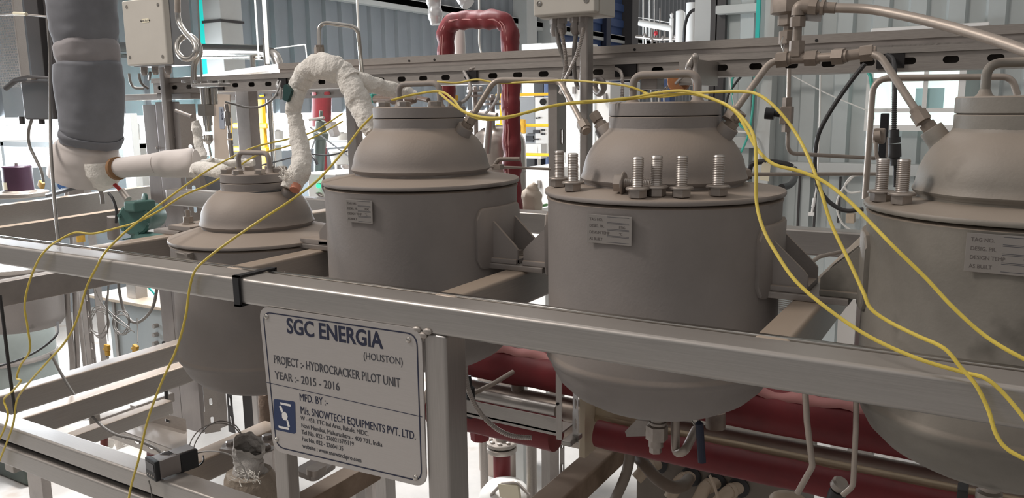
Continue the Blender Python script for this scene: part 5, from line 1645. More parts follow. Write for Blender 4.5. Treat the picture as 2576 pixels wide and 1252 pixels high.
# saddle clamp and beams under the sign
ybar('tan steel beam under the sign running away from the viewer', 'steel_beam', (750, 1250), (905, 1140), 0.80, 0.055, 0.06, M['rust'], 'beam', 0.1)
sd4 = [at(a, b, z=0.88) for a, b in ((738, 1180), (800, 1145), (850, 1160), (790, 1200))]
sdl = thing('pipe_saddle', 'dark saddle clamp plate lying on the beam below the sign', 'clamp', sd4[0])
MB().prism(roundpoly(sd4, 0.02, 5), (0, 0, -0.014)).build('saddle_plate', M['dull'], sdl, flat=True)
MB().prism(roundpoly([at(a, b, z=0.895) for a, b in ((765, 1178), (800, 1160), (826, 1168), (790, 1188))], 0.012, 5), (0, 0, -0.015)).build('saddle_top', M['bolt'], sdl)
for px, nm in ((870, 'pale square post seen under the right half of the sign'), (945, 'short square post under the right corner of the sign')):
    a = at(px, 1240, y=1.9)
    tag(MB().bx((a.x, 1.9, 0.0), (a.x + 0.045, 1.95, at(px, 1150, y=1.9).z), 0.003).build('steel_post', M['steel_z']), nm, 'post')

# ------------------------------------------------------------------ underneath the two right vessels: jacketed pipes
def xpipe(nm, lbl, px0, py0, px1, Y, rpx, m, cat='pipe', seam=False, wav=0.0, parent=None):
    a = at(px0, py0, y=Y)
    b = at(px1, 1000, y=Y)
    r = rpx * mpp(a)
    n = 26
    pts = [Vector((a.x + (b.x - a.x) * k / n, Y, a.z)) for k in range(n + 1)]
    o = MB().tube(pts, r, 28)
    if wav:
        o.jitter(wav, 12, px0)
    if not seam:
        o = o.build(nm, m, parent)
        if parent is None:
            tag(o, lbl, cat)
        return o, a.z, r
    t = thing(nm, lbl, cat, (a.x, Y, a.z - r))
    o.build('fabric_jacket', m, t)
    z = a.z
    sm = MB()
    f1, f2 = [], []
    for k in range(n * 3 + 1):
        x = a.x + (b.x - a.x) * k / (n * 3)
        h = r * 0.80 + 0.004 * math.sin(k * 1.3) + 0.003 * math.sin(k * 0.61)
        f1.append(Vector((x, Y - r * 0.62, z + h * 0.9)))
        f2.append(Vector((x, Y - r * 0.45, z + h * 0.9 + r * 0.42 + 0.003 * math.sin(k * 0.9))))
    sm.grid([f1, f2])
    so = sm.build('seam_flap', M['red_seam'], t)
    md = so.modifiers.new('solid', 'SOLIDIFY'); md.thickness = 0.003
    return t, z, r


xpipe('jacketed_pipe', 'upper red fabric jacketed pipe running below the two right vessels', 1120, 888, 2800, 1.80, 46, M['red_jacket'], seam=True, wav=0.003)
xpipe('steel_pipe', 'thick dusty steel pipe between the two red jackets', 1120, 968, 2800, 1.80, 27, M['tube'])
xpipe('steel_pipe', 'slim pale steel pipe just above the lower red jacket', 1500, 1050, 2800, 1.66, 11, mat('tan_dusty_pipe', (0.40, 0.315, 0.215), 0.42, 0.3, 0.12, 14))
xpipe('jacketed_pipe', 'lower right red fabric jacketed pipe, its cut end beside the cream post', 1502, 1090, 2800, 1.60, 33, M['red_jacket'], seam=False, wav=0.003)
xpipe('jacketed_pipe', 'lower left dark red jacketed pipe seen between the corner post and the slotted angle', 1090, 1024, 1400, 1.72, 40, M['red_jacket'], wav=0.002)
xpipe('steel_pipe', 'short steel pipe just above the lower left red jacket', 1120, 976, 1400, 1.68, 14, M['steel'])
xpipe('steel_pipe', 'wide dusty steel pipe farthest back behind the lower left red jacket', 1090, 1000, 1500, 2.0, 44, M['tube'])
tag(MB().cyl(at(1305, 940, y=1.8), at(1302, 985, y=1.8), 0.018, 18).build('pipe_branch', M['fitting']), 'short branch stub below the upper red jacket, right of the corner post', 'pipe')
tag(MB().cyl(at(1800, 1035, y=1.7), at(1800, 1075, y=1.7), 0.022, 18).build('pipe_branch', M['fitting']), 'short dark stub joining the thick steel pipe under the middle-right vessel', 'pipe')
run('diagonal_tube', 'slim tube slanting up behind the corner post to the upper red jacket', px3([(1180, 995, 1.55), (1240, 965, 1.6), (1290, 935, 1.68)]), 0.006, 0.02)
# slotted angle frame holding the left pipes
af = thing('slotted_angle', 'pale slotted angle frame around the lower left red pipe', 'bracket', at(1300, 1115, y=1.5))
a, b = at(1120, 1050, y=1.50), at(1412, 1092, y=1.50)
MB().bx((a.x, 1.50, b.z - 0.006), (b.x, 1.504, b.z + 0.034)).bx((a.x, 1.50, b.z + 0.0), (b.x, 1.56, b.z + 0.004)).build('bottom_angle', M['steel'], af, flat=True)
a, b = at(1398, 975, y=1.46), at(1424, 1110, y=1.46)
MB().bx((a.x, 1.46, b.z), (a.x + 0.014, 1.463, a.z + 0.04)).build('upright_face', M['steel_z'], af, flat=True)
pf = MB()
perf(pf, (a.x + 0.02, 1.50, b.z - 0.01), (0, 0, 1), (0.72, -0.55, 0), a.z + 0.05 - b.z, 0.032, [0.04, 0.085, 0.13], 0.024, 0.010, 0.016, 0.003)
pf.build('slotted_face', M['steel_z'], af, flat=True)
MB().bx((a.x + 0.012, 1.46, b.z - 0.012), (a.x + 0.035, 1.52, b.z), 0.003).build('corner_foot', M['steel'], af)
pb2 = at(1409, 1000, y=1.459)
MB().cyl(at(1402, 1016, y=1.4595), at(1402, 1016, y=1.457), 0.003, 10).build('rivet_hole', M['hole'], af)
tag(MB().bx(at(1456, 1150, y=1.60), at(1500, 985, y=1.66), 0.003).build('cream_post', mat('cream_post_paint', (0.52, 0.44, 0.33), 0.5, 0, 0.06, 6)), 'cream post behind the lower edge of the middle-right vessel', 'post')
tag(MB().bx(at(1496, 1056, y=1.655), at(1640, 1000, y=1.68), 0.003).build('cream_board', mat('cream_panel_paint', (0.55, 0.47, 0.33), 0.5, 0, 0.06, 6)), 'cream panel peeking out under the middle-right vessel', 'panel')
flexhose('ribbed conduit curving down along the corner post to the angle frame', px3([(1171, 905, 1.35), (1172, 945, 1.36), (1182, 990, 1.37), (1210, 1040, 1.38), (1250, 1078, 1.40), (1290, 1096, 1.42), (1338, 1101, 1.44)]), 0.0058, M['flex'])
lb2 = MB()
lb2.tube(spline(px3([(1180, 945, 1.52), (1183, 975, 1.52), (1184, 1020, 1.52), (1182, 1048, 1.52)]), 6), [0.005] * 6 + [0.011] * 13, 12)
tag(lb2.build('black_lever', M['black']), 'black valve lever hanging beside the corner post', 'lever')
# flanged red pipe on the floor
YFp = 2.6
fp = thing('flanged_pipe', 'red pipe with a bolted pale flange standing on the floor right of the corner post', 'pipe', at(1265, 1225, y=YFp))
q = at(1262, 1128, y=YFp)
u = mpp(q)
MB().lathe([(12 * u, -6 * u), (37 * u, -6 * u), (38 * u, -4 * u), (38 * u, 4 * u), (36 * u, 6 * u), (12 * u, 6 * u)], q, seg=40).build('lower_flange', M['galv'], fp)
MB().lathe([(12 * u, 10 * u), (36 * u, 10 * u), (38 * u, 12 * u), (38 * u, 19 * u), (36 * u, 21 * u), (15 * u, 23 * u), (14 * u, 44 * u)], q, seg=40).build('upper_flange', M['galv'], fp)
MB().lathe([(30 * u, 5 * u), (30 * u, 11 * u)], q, seg=30).build('flange_gasket', M['hole'], fp)
for k in range(8):
    a = 2 * PI * (k + 0.5) / 8
    s = q + Vector((math.cos(a) * 28 * u, math.sin(a) * 28 * u, 20 * u))
    MB().lathe([(6 * u, 0), (6 * u, 6 * u), (4 * u, 7 * u)], s, seg=6).build('flange_bolt', M['galv'], fp)
MB().lathe([(22 * u, -92 * u), (22 * u, -6 * u)], q, seg=28).build('red_body', M['red_jacket'], fp)
q = at(1272, 1262, y=2.5)
u = mpp(q)
wv = thing('valve_actuator', 'white domed valve body with a beige plate, at the bottom beside the corner post', 'valve', q - Vector((0, 0, 0.05)))
MB().lathe([(70 * u, -40 * u), (70 * u, 0), (64 * u, 26 * u), (48 * u, 46 * u), (24 * u, 56 * u), (6 * u, 58 * u)], q, seg=36).build('domed_body', M['white'], wv)
MB().box(at(1282, 1234, y=2.42), (58 * u, 10 * u, 36 * u), Matrix.Rotation(-0.15, 3, 'Y'), 0.004).build('cover_plate', M['label'], wv)
MB().tube(fillet(px3([(1235, 1245, 2.42), (1262, 1216, 2.42), (1300, 1212, 2.42), (1332, 1245, 2.42)]), 0.02), 0.006, 8).build('wire_bail', M['galv'], wv)
tag(MB().lathe([(0.02, 0.0), (0.034, 0.006), (0.036, 0.03), (0.036, 0.06)], at(1208, 1108, y=2.3), seg=8).build('red_pipe_end', M['red_jacket']), 'red cap under the angle frame, just right of the corner post', 'cap')
for lbl, px, w, y0p, y1p, Y in (('left pale pipe standing on the floor behind the flanged red pipe', 1218, 10, 1105, 1190, 2.75), ('middle pale round pipe standing right of the flanged red pipe', 1338, 13, 1095, 1240, 2.5), ('pale square post standing next to the round pale pipe', 1375, 15, 1100, 1240, 2.45)):
    a = at(px, y1p, y=Y)
    z1_ = at(px, y0p, y=Y).z
    r = w * mpp(a)
    if 'square' in lbl:
        tag(MB().bx((a.x - r, Y, 0.0), (a.x + r, Y + 2 * r, z1_), 0.003).build('square_post', M['steel_z']), lbl, 'post')
    else:
        tag(MB().cyl((a.x, Y, 0.0), (a.x, Y, z1_), r, 18).build('pale_pipe', M['galv']), lbl, 'pipe')
# drain valve under the middle-right vessel
vx = Vector((XV[2], YV, ZF[2] - 0.43))
dv_ = thing('drain_valve', 'steel drain valve screwed under the middle-right vessel', 'valve', at(1650, 1135, y=YV))
def dp(px, py, yy=YV - 0.03):
    return at(px, py, y=yy)
MB().cyl(dp(1655, 1040), dp(1655, 1072), 0.0125, 18).lathe([(0.016, 0), (0.0165, 0.003), (0.016, 0.005)], dp(1655, 1066), seg=20).build('valve_neck', M['bolt'], dv_)
MB().lathe([(0.012, 0), (0.0205, 0.002), (0.0205, 0.028), (0.014, 0.031)], dp(1652, 1106), seg=6).build('valve_body', M['bolt'], dv_)
MB().cyl(dp(1650, 1105), dp(1650, 1122), 0.0135, 18).hexa(dp(1649, 1122), dp(1649, 1137), 0.0115).build('outlet_nut', M['bolt'], dv_)
MB().prism(px3([(1572, 1085, 1.36), (1600, 1056, 1.36), (1632, 1060, 1.36), (1634, 1096, 1.36), (1576, 1098, 1.36)]), (0, 0.022, 0)).build('grip_block', M['dull'], dv_)
MB().cyl(dp(1628, 1088, 1.345), dp(1640, 1088, 1.345), 0.010, 14).build('side_port', M['bolt'], dv_)
run('drain_tube', 'J-shaped drain tube under the middle-right vessel', px3([(1699, 1045, 1.36), (1699, 1140, 1.36), (1722, 1136, 1.34), (1750, 1080, 1.42)]), 0.0082, 0.014)
bh_ = thing('valve_lever', 'navy blue valve lever hanging under the middle-right vessel', 'lever', at(1766, 1165, y=1.33))
MB().tube(spline(px3([(1758, 1058, 1.33), (1760, 1075, 1.33), (1763, 1120, 1.33), (1766, 1162, 1.33)]), 6), lambda t: 0.003 + 0.0042 * min(1, t * 6), 12).build('grip_sleeve', M['navy'], bh_)
MB().tube(px3([(1736, 1052, 1.34), (1748, 1069, 1.335)]), 0.0018, 8).build('lever_stem', M['chrome'], bh_)
# wiring box with cream glands below
YBx = 1.95
a, b = at(1600, 1260, y=YBx), at(2010, 1150, y=YBx)
wb = thing('terminal_box', 'dark grey terminal box with cream elbow glands under the lower red pipe', 'box', ((a.x + b.x) / 2, YBx, 0.6))
MB().bx((a.x, YBx, 0.55), (b.x, YBx + 0.25, at(1800, 1150, y=YBx).z), 0.004).build('box_body', mat('brown_grey_box', (0.17, 0.145, 0.12), 0.55, 0.1, 0.1, 6), wb)
for k, (px, py, ln) in enumerate(((1648, 1165, 0.03), (1732, 1196, 0.05), (1795, 1212, 0.06), (1852, 1224, 0.03))):
    q = at(px + 8, py, y=YBx)
    MB().lathe([(0.026, 0), (0.027, 0.006), (0.02, 0.008)], q, (0, -1, 0), 24).build('gland_ring', M['black'], wb)
    e = q + Vector((-0.02, -0.035, -0.004))
    e2 = e + Vector((-0.02, -0.02, -ln * 0.9))
    MB().tube(fillet([q, e, e2], 0.015), 0.0165, 16).lathe([(0.0185, 0), (0.0195, 0.003), (0.0195, 0.010), (0.018, 0.012)], e + Vector((0.004, 0.006, 0)), (q - e), 16).build('elbow_gland', M['pvc'], wb)
tag(MB().tube(spline(px3([(1500, 1060, 1.9), (1560, 1110, 1.85), (1610, 1155, 1.78), (1650, 1200, 1.74), (1690, 1224, 1.74), (1718, 1220, 1.78), (1732, 1205, 1.84)]), 8), 0.0155, 14).build('brown_hose', mat('brown_hose_rubber', (0.13, 0.095, 0.07), 0.55, 0, 0.15, 20)), 'brown hose sagging into the second cream elbow gland', 'hose')
tag(MB().tube(spline(px3([(1584, 1120, 1.75), (1582, 1160, 1.75), (1570, 1205, 1.75), (1540, 1270, 1.75)]), 8), 0.013, 14).build('brown_hose', mat('grey_brown_hose', (0.19, 0.155, 0.125), 0.55)), 'grey-brown hose running down to the bottom edge left of the terminal box', 'hose')
tag(MB().tube(spline(px3([(1785, 1195, 1.7), (1795, 1215, 1.7), (1808, 1260, 1.7)]), 6), 0.0035, 8).build('thin_hose', M['pvc']), 'thin cream hose in front of the third cream elbow gland', 'hose')
run('thin_tube', 'thin grey tube hanging below the front rail, left one of two', px3([(2024, 960, 1.25), (2030, 1060, 1.25), (2044, 1172, 1.25), (2006, 1240, 1.25)]), 0.0048, 0.015)
run('thin_tube', 'thin grey tube hanging beside the rightmost vessel, right one of two', px3([(2154, 1000, 1.25), (2153, 1080, 1.25), (2146, 1222, 1.25), (2120, 1245, 1.25)]), 0.0042, 0.02)
gl = thing('pipe_clip', 'dark clip with a cream cap on the lower red pipe near the right', 'clip', at(2110, 1252, y=1.5))
MB().lathe([(0.014, -0.02), (0.016, 0.0), (0.015, 0.012)], at(2105, 1244, y=1.5), (0.3, -0.2, 1), 16).build('clip_body', M['black_cable'], gl)
MB().lathe([(0.0155, 0.0), (0.0155, 0.012), (0.012, 0.016)], at(2108, 1224, y=1.5), (0.5, -0.3, 1), 18).build('clip_cap', M['bolt'], gl)
tag(MB().ball(at(1985, 1262, y=1.35), 0.034, 1, 0.6, 0.55).build('round_float', M['pvc']), 'rounded cream cap cut off by the bottom edge', 'cap')
dv2 = thing('drain_valve', 'steel drain valve under the rightmost vessel at the bottom edge', 'valve', at(2487, 1270, y=1.33))
MB().lathe([(0.012, 0.0), (0.018, 0.002), (0.018, 0.012), (0.014, 0.016), (0.0145, 0.03)], at(2487, 1256, y=1.34), seg=20).build('valve_neck', M['bolt'], dv2)
MB().lathe([(0.02, -0.03), (0.021, 0.0)], at(2487, 1258, y=1.34), seg=6).build('valve_body', M['bolt'], dv2)
tag(MB().bx(at(2404, 1275, y=1.5), at(2438, 1214, y=1.54), 0.003).build('black_clamp', M['black_cable']), 'black clamp around the slim pipe near the right bottom corner', 'clamp')
_a, _b = at(2105, 852, y=2.6), at(2170, 752, y=2.62)
tag(MB().bx((_a.x, 2.6, 0.0), (_b.x, 2.62, _b.z)).build('white_sheet', M['white_far'], flat=True), 'white sheet seen between the two right vessels under the brackets', 'sheet')
gr = MB()
for k in range(9):
    a = at(1945 + 6 * k, 778, y=2.3)
    gr.tube([a, a + Vector((0.05, 0.08, 0))], 0.002, 6)
    b = at(1945, 742 + 5 * k, y=2.3)
    gr.tube([b, b + Vector((0.09, -0.02, 0))], 0.002, 6)
tag(gr.build('wire_grating', M['steel']), 'piece of wire grating behind the right bracket of the middle-right vessel', 'grating')

a, b = at(-20, 1265, y=1.9), at(62, 1172, y=1.9)
mbk = thing('machine_base', 'dark green machine part on the floor at the lower left corner', 'machine', ((a.x + b.x) / 2, 1.9, 0.0))
MB().bx((a.x, 1.9, 0.0), (b.x, 2.15, b.z), 0.02, 3).build('base_body', mat('dark_green_casting', (0.05, 0.065, 0.055), 0.5, 0, 0.2, 9), mbk)
q = at(40, 1172, y=2.0)
MB().lathe([(0.05, -0.03), (0.05, 0.03), (0.03, 0.035), (0.028, 0.09), (0.02, 0.1)], q, seg=24).build('shaft_hub', M['bolt'], mbk)
a, b = at(76, 1265, y=1.75), at(98, 1160, y=1.75)
tag(MB().bx((a.x, 1.75, 0.0), (b.x, 1.79, b.z), 0.003).build('steel_post', M['dull']), 'grey upright post beside the dark green machine part at the lower left', 'post')

# ------------------------------------------------------------------ background: red loop, tank, cabinets, yellow rails
YL = 2.85
rl_ = thing('red_pipe_loop', 'tall red fabric jacketed pipe loop rising above the cable tray', 'pipe', at(1290, 470, y=YL))
ul = mpp(at(1200, 80, y=YL))
lp_ = fillet(px3([(1124, 240, YL), (1121, 60, YL), (1200, 52, YL), (1282, 50, YL), (1286, 470, YL)]), 0.07, 10)
pts_r = fillet(px3([(1124, 250, YL), (1121, 52, YL), (1282, 48, YL), (1286, 300, YL), (1292, 620, YL)]), 0.08, 10)
sp_r = []
for a, b in zip(pts_r, pts_r[1:]):
    n_ = max(1, int((b - a).length / 0.012))
    for k in range(n_):
        sp_r.append(a.lerp(b, k / n_))
MB().tube(sp_r, [23 * ul * (1 + 0.02 * math.sin(k * 0.9) + 0.03 * math.sin(k * 0.37) + (0.055 * math.sin(k * 1.3) if sp_r[k].z > max(q_.z for q_ in sp_r) - 0.09 else 0)) for k in range(len(sp_r))], 24).jitter(0.007, 18, 5).jitter(0.003, 55, 2).build('fabric_jacket', M['red_jacket'], rl_)
for off, nm in ((-0.55, 'seam'), (0.45, 'seam')):
    ps = [p + Vector((0.0, -23 * ul * 0.96, 0)) + Vector((0.012 * off, 0, 0)) for p in sp_r]
    MB().tube(ps, 0.0022, 6).jitter(0.004, 18, 5).build('seam_stitch', M['red_seam'], rl_)
tag(MB().tube(spline(px3([(1152, 75, 3.0), (1156, 88, 3.0), (1158, 150, 3.0)]), 5), 0.024, 14).build('white_nozzle', M['white']), 'white pipe nozzle seen inside the red loop', 'pipe')
tag(jacket(px3([(1090, -40, 3.0), (1092, 0, 3.0), (1094, 30, 3.0), (1097, 62, 3.0)]), [0.035, 0.034, 0.030, 0.033, 0.024], 24, 0.005, 30).build('clear_hose', mat('foil_hose', (0.62, 0.62, 0.62), 0.25, 0.4)), 'crinkled pale hose end hanging left of the red loop', 'hose')
tag(jacket(px3([(1150, -60, 3.1), (1165, -10, 3.1), (1178, 12, 3.1)]), [0.03, 0.034, 0.03], 20, 0.005, 30).build('clear_hose', mat('foil_hose_grey', (0.5, 0.5, 0.5), 0.3, 0.4)), 'grey crinkled hose cut off by the top edge above the red loop', 'hose')
tag(MB().tube(spline(px3([(1205, -20, 3.3), (1206, 60, 3.3), (1206, 110, 3.3), (1215, 150, 3.3)]), 6), 0.005, 8).build('white_cable', M['white']), 'white cable hanging down through the middle of the red loop', 'cable')
# stainless tank
YTk = 3.2
q = at(1258, 520, y=YTk)
u = mpp(q)
tk = thing('stainless_tank', 'stainless domed tank standing behind the red pipe and the vessel behind the sign', 'tank', Vector((q.x, q.y, 0.0)))
MB().lathe([(66 * u, -q.z), (66 * u, 150 * u), (64 * u, 168 * u), (56 * u, 184 * u), (40 * u, 196 * u), (20 * u, 202 * u), (1 * u, 203 * u)], q, seg=56).build('tank_body', mat('satin_tank', (0.46, 0.40, 0.36), 0.28, 0.85, 0.06, 6), tk)
MB().lathe([(66.5 * u, 88 * u), (67.2 * u, 90 * u), (66.5 * u, 92 * u)], q, seg=56).build('weld_seam', M['galv'], tk)
# flanged valves over the tank
for px, py, hgt, lbl in ((1195, 226, 110, 'flanged valve with stacked rings behind the bolted lid'), (1238, 246, 90, 'flanged valve with a pale collar left of the red pipe')):
    yq = 3.15
    hgt += 45
    q = at(px, py, y=yq)
    u = mpp(q)
    t = thing('flanged_valve', lbl, 'valve', q - Vector((0, 0, hgt * u)))
    MB().lathe([(6 * u, -hgt * u), (7 * u, -24 * u), (6 * u, 8 * u)], q, seg=18).build('valve_stem', M['dull'], t)
    MB().lathe([(6 * u, -18 * u), (24 * u, -18 * u), (24 * u, -12 * u), (6 * u, -12 * u)], q, seg=28).build('lower_flange', M['dull'], t)
    MB().lathe([(6 * u, -6 * u), (21 * u, -6 * u), (21 * u, 0), (6 * u, 0)], q, seg=28).build('upper_flange', M['dull'], t)
    for k in range(6):
        a = 2 * PI * k / 6
        s = q + Vector((math.cos(a) * 17 * u, math.sin(a) * 17 * u, 0))
        MB().lathe([(4.5 * u, 0), (4.5 * u, 7 * u), (3 * u, 8 * u)], s, seg=6).build('flange_bolt', M['galv'], t)
tag(MB().cyl(at(1224, 385, y=2.9), at(1232, 300, y=2.9), 0.016, 16).build('angle_stub', M['galv']), 'pale upright stub standing on the tank beside the bent tube', 'stub')
tag(MB().cyl(at(1205, 285, y=2.9), at(1250, 292, y=2.9), 0.014, 14).build('clamp_bar', M['dull']), 'dark horizontal clamp behind the bent tube over the tank', 'clamp')
flexhose('ribbed conduit arching from the tray cut-out down to the clamp over the tank', px3([(1178, 176, 2.19), (1200, 170, 2.2), (1232, 180, 2.3), (1252, 205, 2.45), (1254, 235, 2.6), (1242, 262, 2.75), (1222, 285, 2.86)]), 0.006, M['flex'])
flexhose('short ribbed conduit dropping from the tray cut-out to the bolted lid', px3([(1167, 180, 2.18), (1178, 200, 2.1), (1184, 228, 2.0), (1172, 250, 1.9), (1152, 262, 1.85)]), 0.0052, M['flex'])
tag(MB().bx(at(1143, 330, y=2.9), at(1152, 240, y=2.92)).build('yellow_strip', M['yellow_paint'], flat=True), 'narrow yellow strip behind the bolted lid, left of the bent tube', 'strip')
# transmitter seen through the lifting handle of the bolted lid
tm = thing('transmitter', 'brownish transmitter with a hex body lying behind the bolted lid handle', 'transmitter', at(1010, 262, y=1.7))
MB().cyl(at(945, 250, y=1.72), at(990, 250, y=1.7), 0.011, 14).hexa(at(990, 251, y=1.7), at(1020, 250, y=1.69), 0.014).lathe([(0.013, 0), (0.016, 0.008), (0.010, 0.03)], at(1022, 250, y=1.69), (1, -0.1, 0.0), 16).cyl(at(1050, 246, y=1.68), at(1078, 252, y=1.66), 0.006, 12).build('hex_body', mat('brown_fitting', (0.20, 0.145, 0.115), 0.45, 0.4, 0.15, 30), tm)
MB().bx(at(930, 258, y=1.74), at(948, 236, y=1.76), 0.003).build('teal_plug', M['teal_wire'], tm)
# yellow guard rails and instrument cabinet in the far bay
YY = 5.4
gd = thing('guard_rail', 'yellow safety guard rail in the bright bay between the two middle vessels', 'guard rail', at(1340, 470, y=YY))
def yb(p0, p1, w, nm):
    a, b = at(*p0, y=YY), at(*p1, y=YY)
    u_ = mpp(a)
    MB().box((a + b) / 2, (max(w * u_, abs(b.x - a.x)), 0.05, max(w * u_, abs(a.z - b.z))), None, 0.006).build(nm, M['yellow_paint'], gd)
yb((1250, 238), (1408, 238), 7, 'rail')
yb((1250, 315), (1384, 315), 7, 'rail')
yb((1250, 388), (1384, 388), 7, 'rail')
yb((1393, 160), (1393, 240), 8, 'rail_post')
for px in (1262, 1404):
    a = at(px, 300, y=YY + 0.06)
    MB().bx((a.x, YY + 0.03, 0.0), (a.x + 0.03, YY + 0.06, at(px, 236, y=YY).z)).build('rail_leg', M['yellow_paint'], gd)
MB().box(at(1308, 318, y=YY - 0.03), (0.09, 0.04, 0.11), None, 0.01).build('post_bracket', M['yellow_plug'], gd)
YCb = 6.4
ac = thing('analyzer_cabinet', 'grey and white analyzer cabinet with a small display behind the yellow guard rail', 'cabinet', at(1340, 470, y=YCb))
a, b = at(1302, 336, y=YCb), at(1346, 243, y=YCb)
MB().bx((a.x, YCb, a.z), (b.x, YCb + 0.4, b.z), 0.01).build('grey_door', M['box_grey'], ac)
a, b = at(1346, 392, y=YCb), at(1380, 243, y=YCb)
MB().bx((a.x, YCb, a.z), (b.x, YCb + 0.4, b.z), 0.01).build('white_panel', M['white_far'], ac)
a, b = at(1318, 392, y=YCb), at(1346, 337, y=YCb)
MB().bx((a.x, YCb + 0.02, a.z), (b.x, YCb + 0.4, b.z), 0.01).build('display_panel', M['box_grey'], ac)
a, b = at(1322, 356, y=YCb), at(1340, 341, y=YCb)
MB().bx((a.x, YCb + 0.005, a.z), (b.x, YCb + 0.02, b.z)).build('display', M['black'], ac)
MB().cyl(at(1366, 256, y=YCb), at(1366, 256, y=YCb - 0.05), 0.03, 16).build('rotary_knob', M['black'], ac)
bb = MB()
for k in range(4):
    bb.box(at(1344 + 4 * k, 331, y=YCb - 0.005), (0.016, 0.02, 0.03))
    bb.box(at(1343 + 4 * k, 350, y=YCb - 0.005), (0.010, 0.02, 0.012))
for px, py in ((1363, 327), (1368, 327), (1363, 337), (1368, 337), (1350, 297), (1357, 296)):
    bb.box(at(px, py, y=YCb - 0.005), (0.014, 0.02, 0.014))
bb.build('switches', M['black_cable'], ac, flat=True)
tag(MB().bx(at(1312, 398, y=6.2), at(1375, 361, y=6.3)).bx((at(1353, 470, y=6.2).x, 6.2, 0.0), at(1360, 370, y=6.25)).bx((at(1318, 470, y=6.2).x, 6.2, 0.0), at(1324, 370, y=6.25)).build('bench', M['white_far'], flat=True), 'white bench in front of the analyzer cabinet', 'bench')
for lbl, p0, p1, m_, yy in (('dark blue cabinet side in the bright bay, above the yellow rail', (1368, 232), (1392, 203), 'blue_door', 6.9), ('dark blue crate under the bench in the bright bay', (1372, 440), (1386, 372), 'blue_door', 6.5), ('black equipment rack behind the upper yellow rail', (1342, 236), (1368, 205), 'black_cable', 7.0), ('black item stored below the bench', (1322, 425), (1345, 378), 'black_cable', 6.7)):
    a, b = at(*p0, y=yy), at(*p1, y=yy)
    tag(MB().bx((a.x, yy, 0.0), (b.x, yy + 0.3, b.z), 0.01).build('stored_box', M[m_]), lbl, 'box')
for lbl, p0, p1, yy, c in (('tall white cabinet left of the square conduit post', (1410, 480), (1458, 190), 5.2, 'white_far'), ('tall white cabinet right of the square conduit post', (1484, 480), (1536, 205), 4.9, 'white_far'), ('white worktop seen in the gap left of the slotted strut', (1305, 475), (1386, 425), 4.6, 'white_far')):
    a, b = at(*p0, y=yy), at(*p1, y=yy)
    t = thing('white_cabinet', lbl, 'cabinet', ((a.x + b.x) / 2, yy, 0.0))
    MB().bx((a.x, yy, 0.0), (b.x, yy + 0.5, b.z), 0.006).build('cabinet_body', M[c], t)
    MB().bx((a.x + 0.03, yy - 0.006, a.z), (a.x + 0.04, yy, b.z - 0.03)).build('door_gap', M['girt'], t, flat=True)
    MB().box(((a.x + b.x) / 2 + 0.04, yy - 0.012, b.z - 0.1), (0.02, 0.02, 0.05)).build('latch', M['dull'], t)
a, b = at(1290, 541, y=2.95), at(1392, 541, y=2.95)
tag(MB().bx((a.x, 2.95, a.z - 0.03), (b.x, 3.35, a.z), 0.004).bx((a.x, 2.95, 0), (a.x + 0.04, 2.99, a.z - 0.01)).bx((b.x - 0.04, 2.95, 0), (b.x, 2.99, a.z - 0.01)).build('small_table', M['girt']), 'small pale table holding the beige bag behind the rear rail', 'table')

bag = jacket(px3([(1336, 539, 3.0), (1335, 510, 3.0), (1338, 480, 3.0), (1345, 462, 3.0)]), [0.045, 0.05, 0.045, 0.028, 0.012], 16, 0.010, 14)
tag(bag.build('plastic_bag', mat('beige_bag', (0.50, 0.42, 0.34), 0.6)), 'beige crumpled bag standing behind the rear rail between the middle vessels', 'bag')
tag(MB().bx((at(1353, 529, y=3.2).x, 3.2, a.z), at(1374, 511, y=3.3), 0.004).build('green_tin', mat('green_tin', (0.10, 0.30, 0.09), 0.5)), 'small green tin behind the rear rail beside the beige bag', 'tin')
# yellow ladder behind the smallest vessel
YLd = 4.2
ld = thing('ladder', 'yellow access ladder seen behind the smallest vessel', 'ladder', at(640, 480, y=YLd))
for px in (590, 676):
    b = at(px - 4, 240, y=YLd)
    a = at(px, 500, y=YLd)
    a = b + (a - b) * (b.z / (b.z - a.z))
    MB().box((a + b) / 2, (0.05, 0.03, (b - a).length), None, 0.006).build('ladder_rail', M['yellow_paint'], ld)
for py in (316, 376, 436):
    a, b = at(590, py, y=YLd), at(676, py, y=YLd)
    MB().box((a + b) / 2, ((b - a).length, 0.04, 0.04), None, 0.008).build('rung', M['yellow_paint'], ld)
for lbl, px, r, y0p, y1p, yy in (('left pale upright pipe behind the yellow ladder', 655, 0.022, 250, 450, 4.6), ('right pale upright pipe beside the yellow ladder', 690, 0.020, 250, 450, 3.9), ('pale upright pipe left of the bolted vessel neck', 912, 0.008, 190, 430, 2.7)):
    a, b = at(px, y1p, y=yy), at(px, y0p, y=yy)
    tag(MB().cyl((a.x, yy, 0.0), (a.x, yy, b.z + (0.4 if yy > 3 else 0)), r, 14).build('upright_pipe', M['chrome']), lbl, 'pipe')
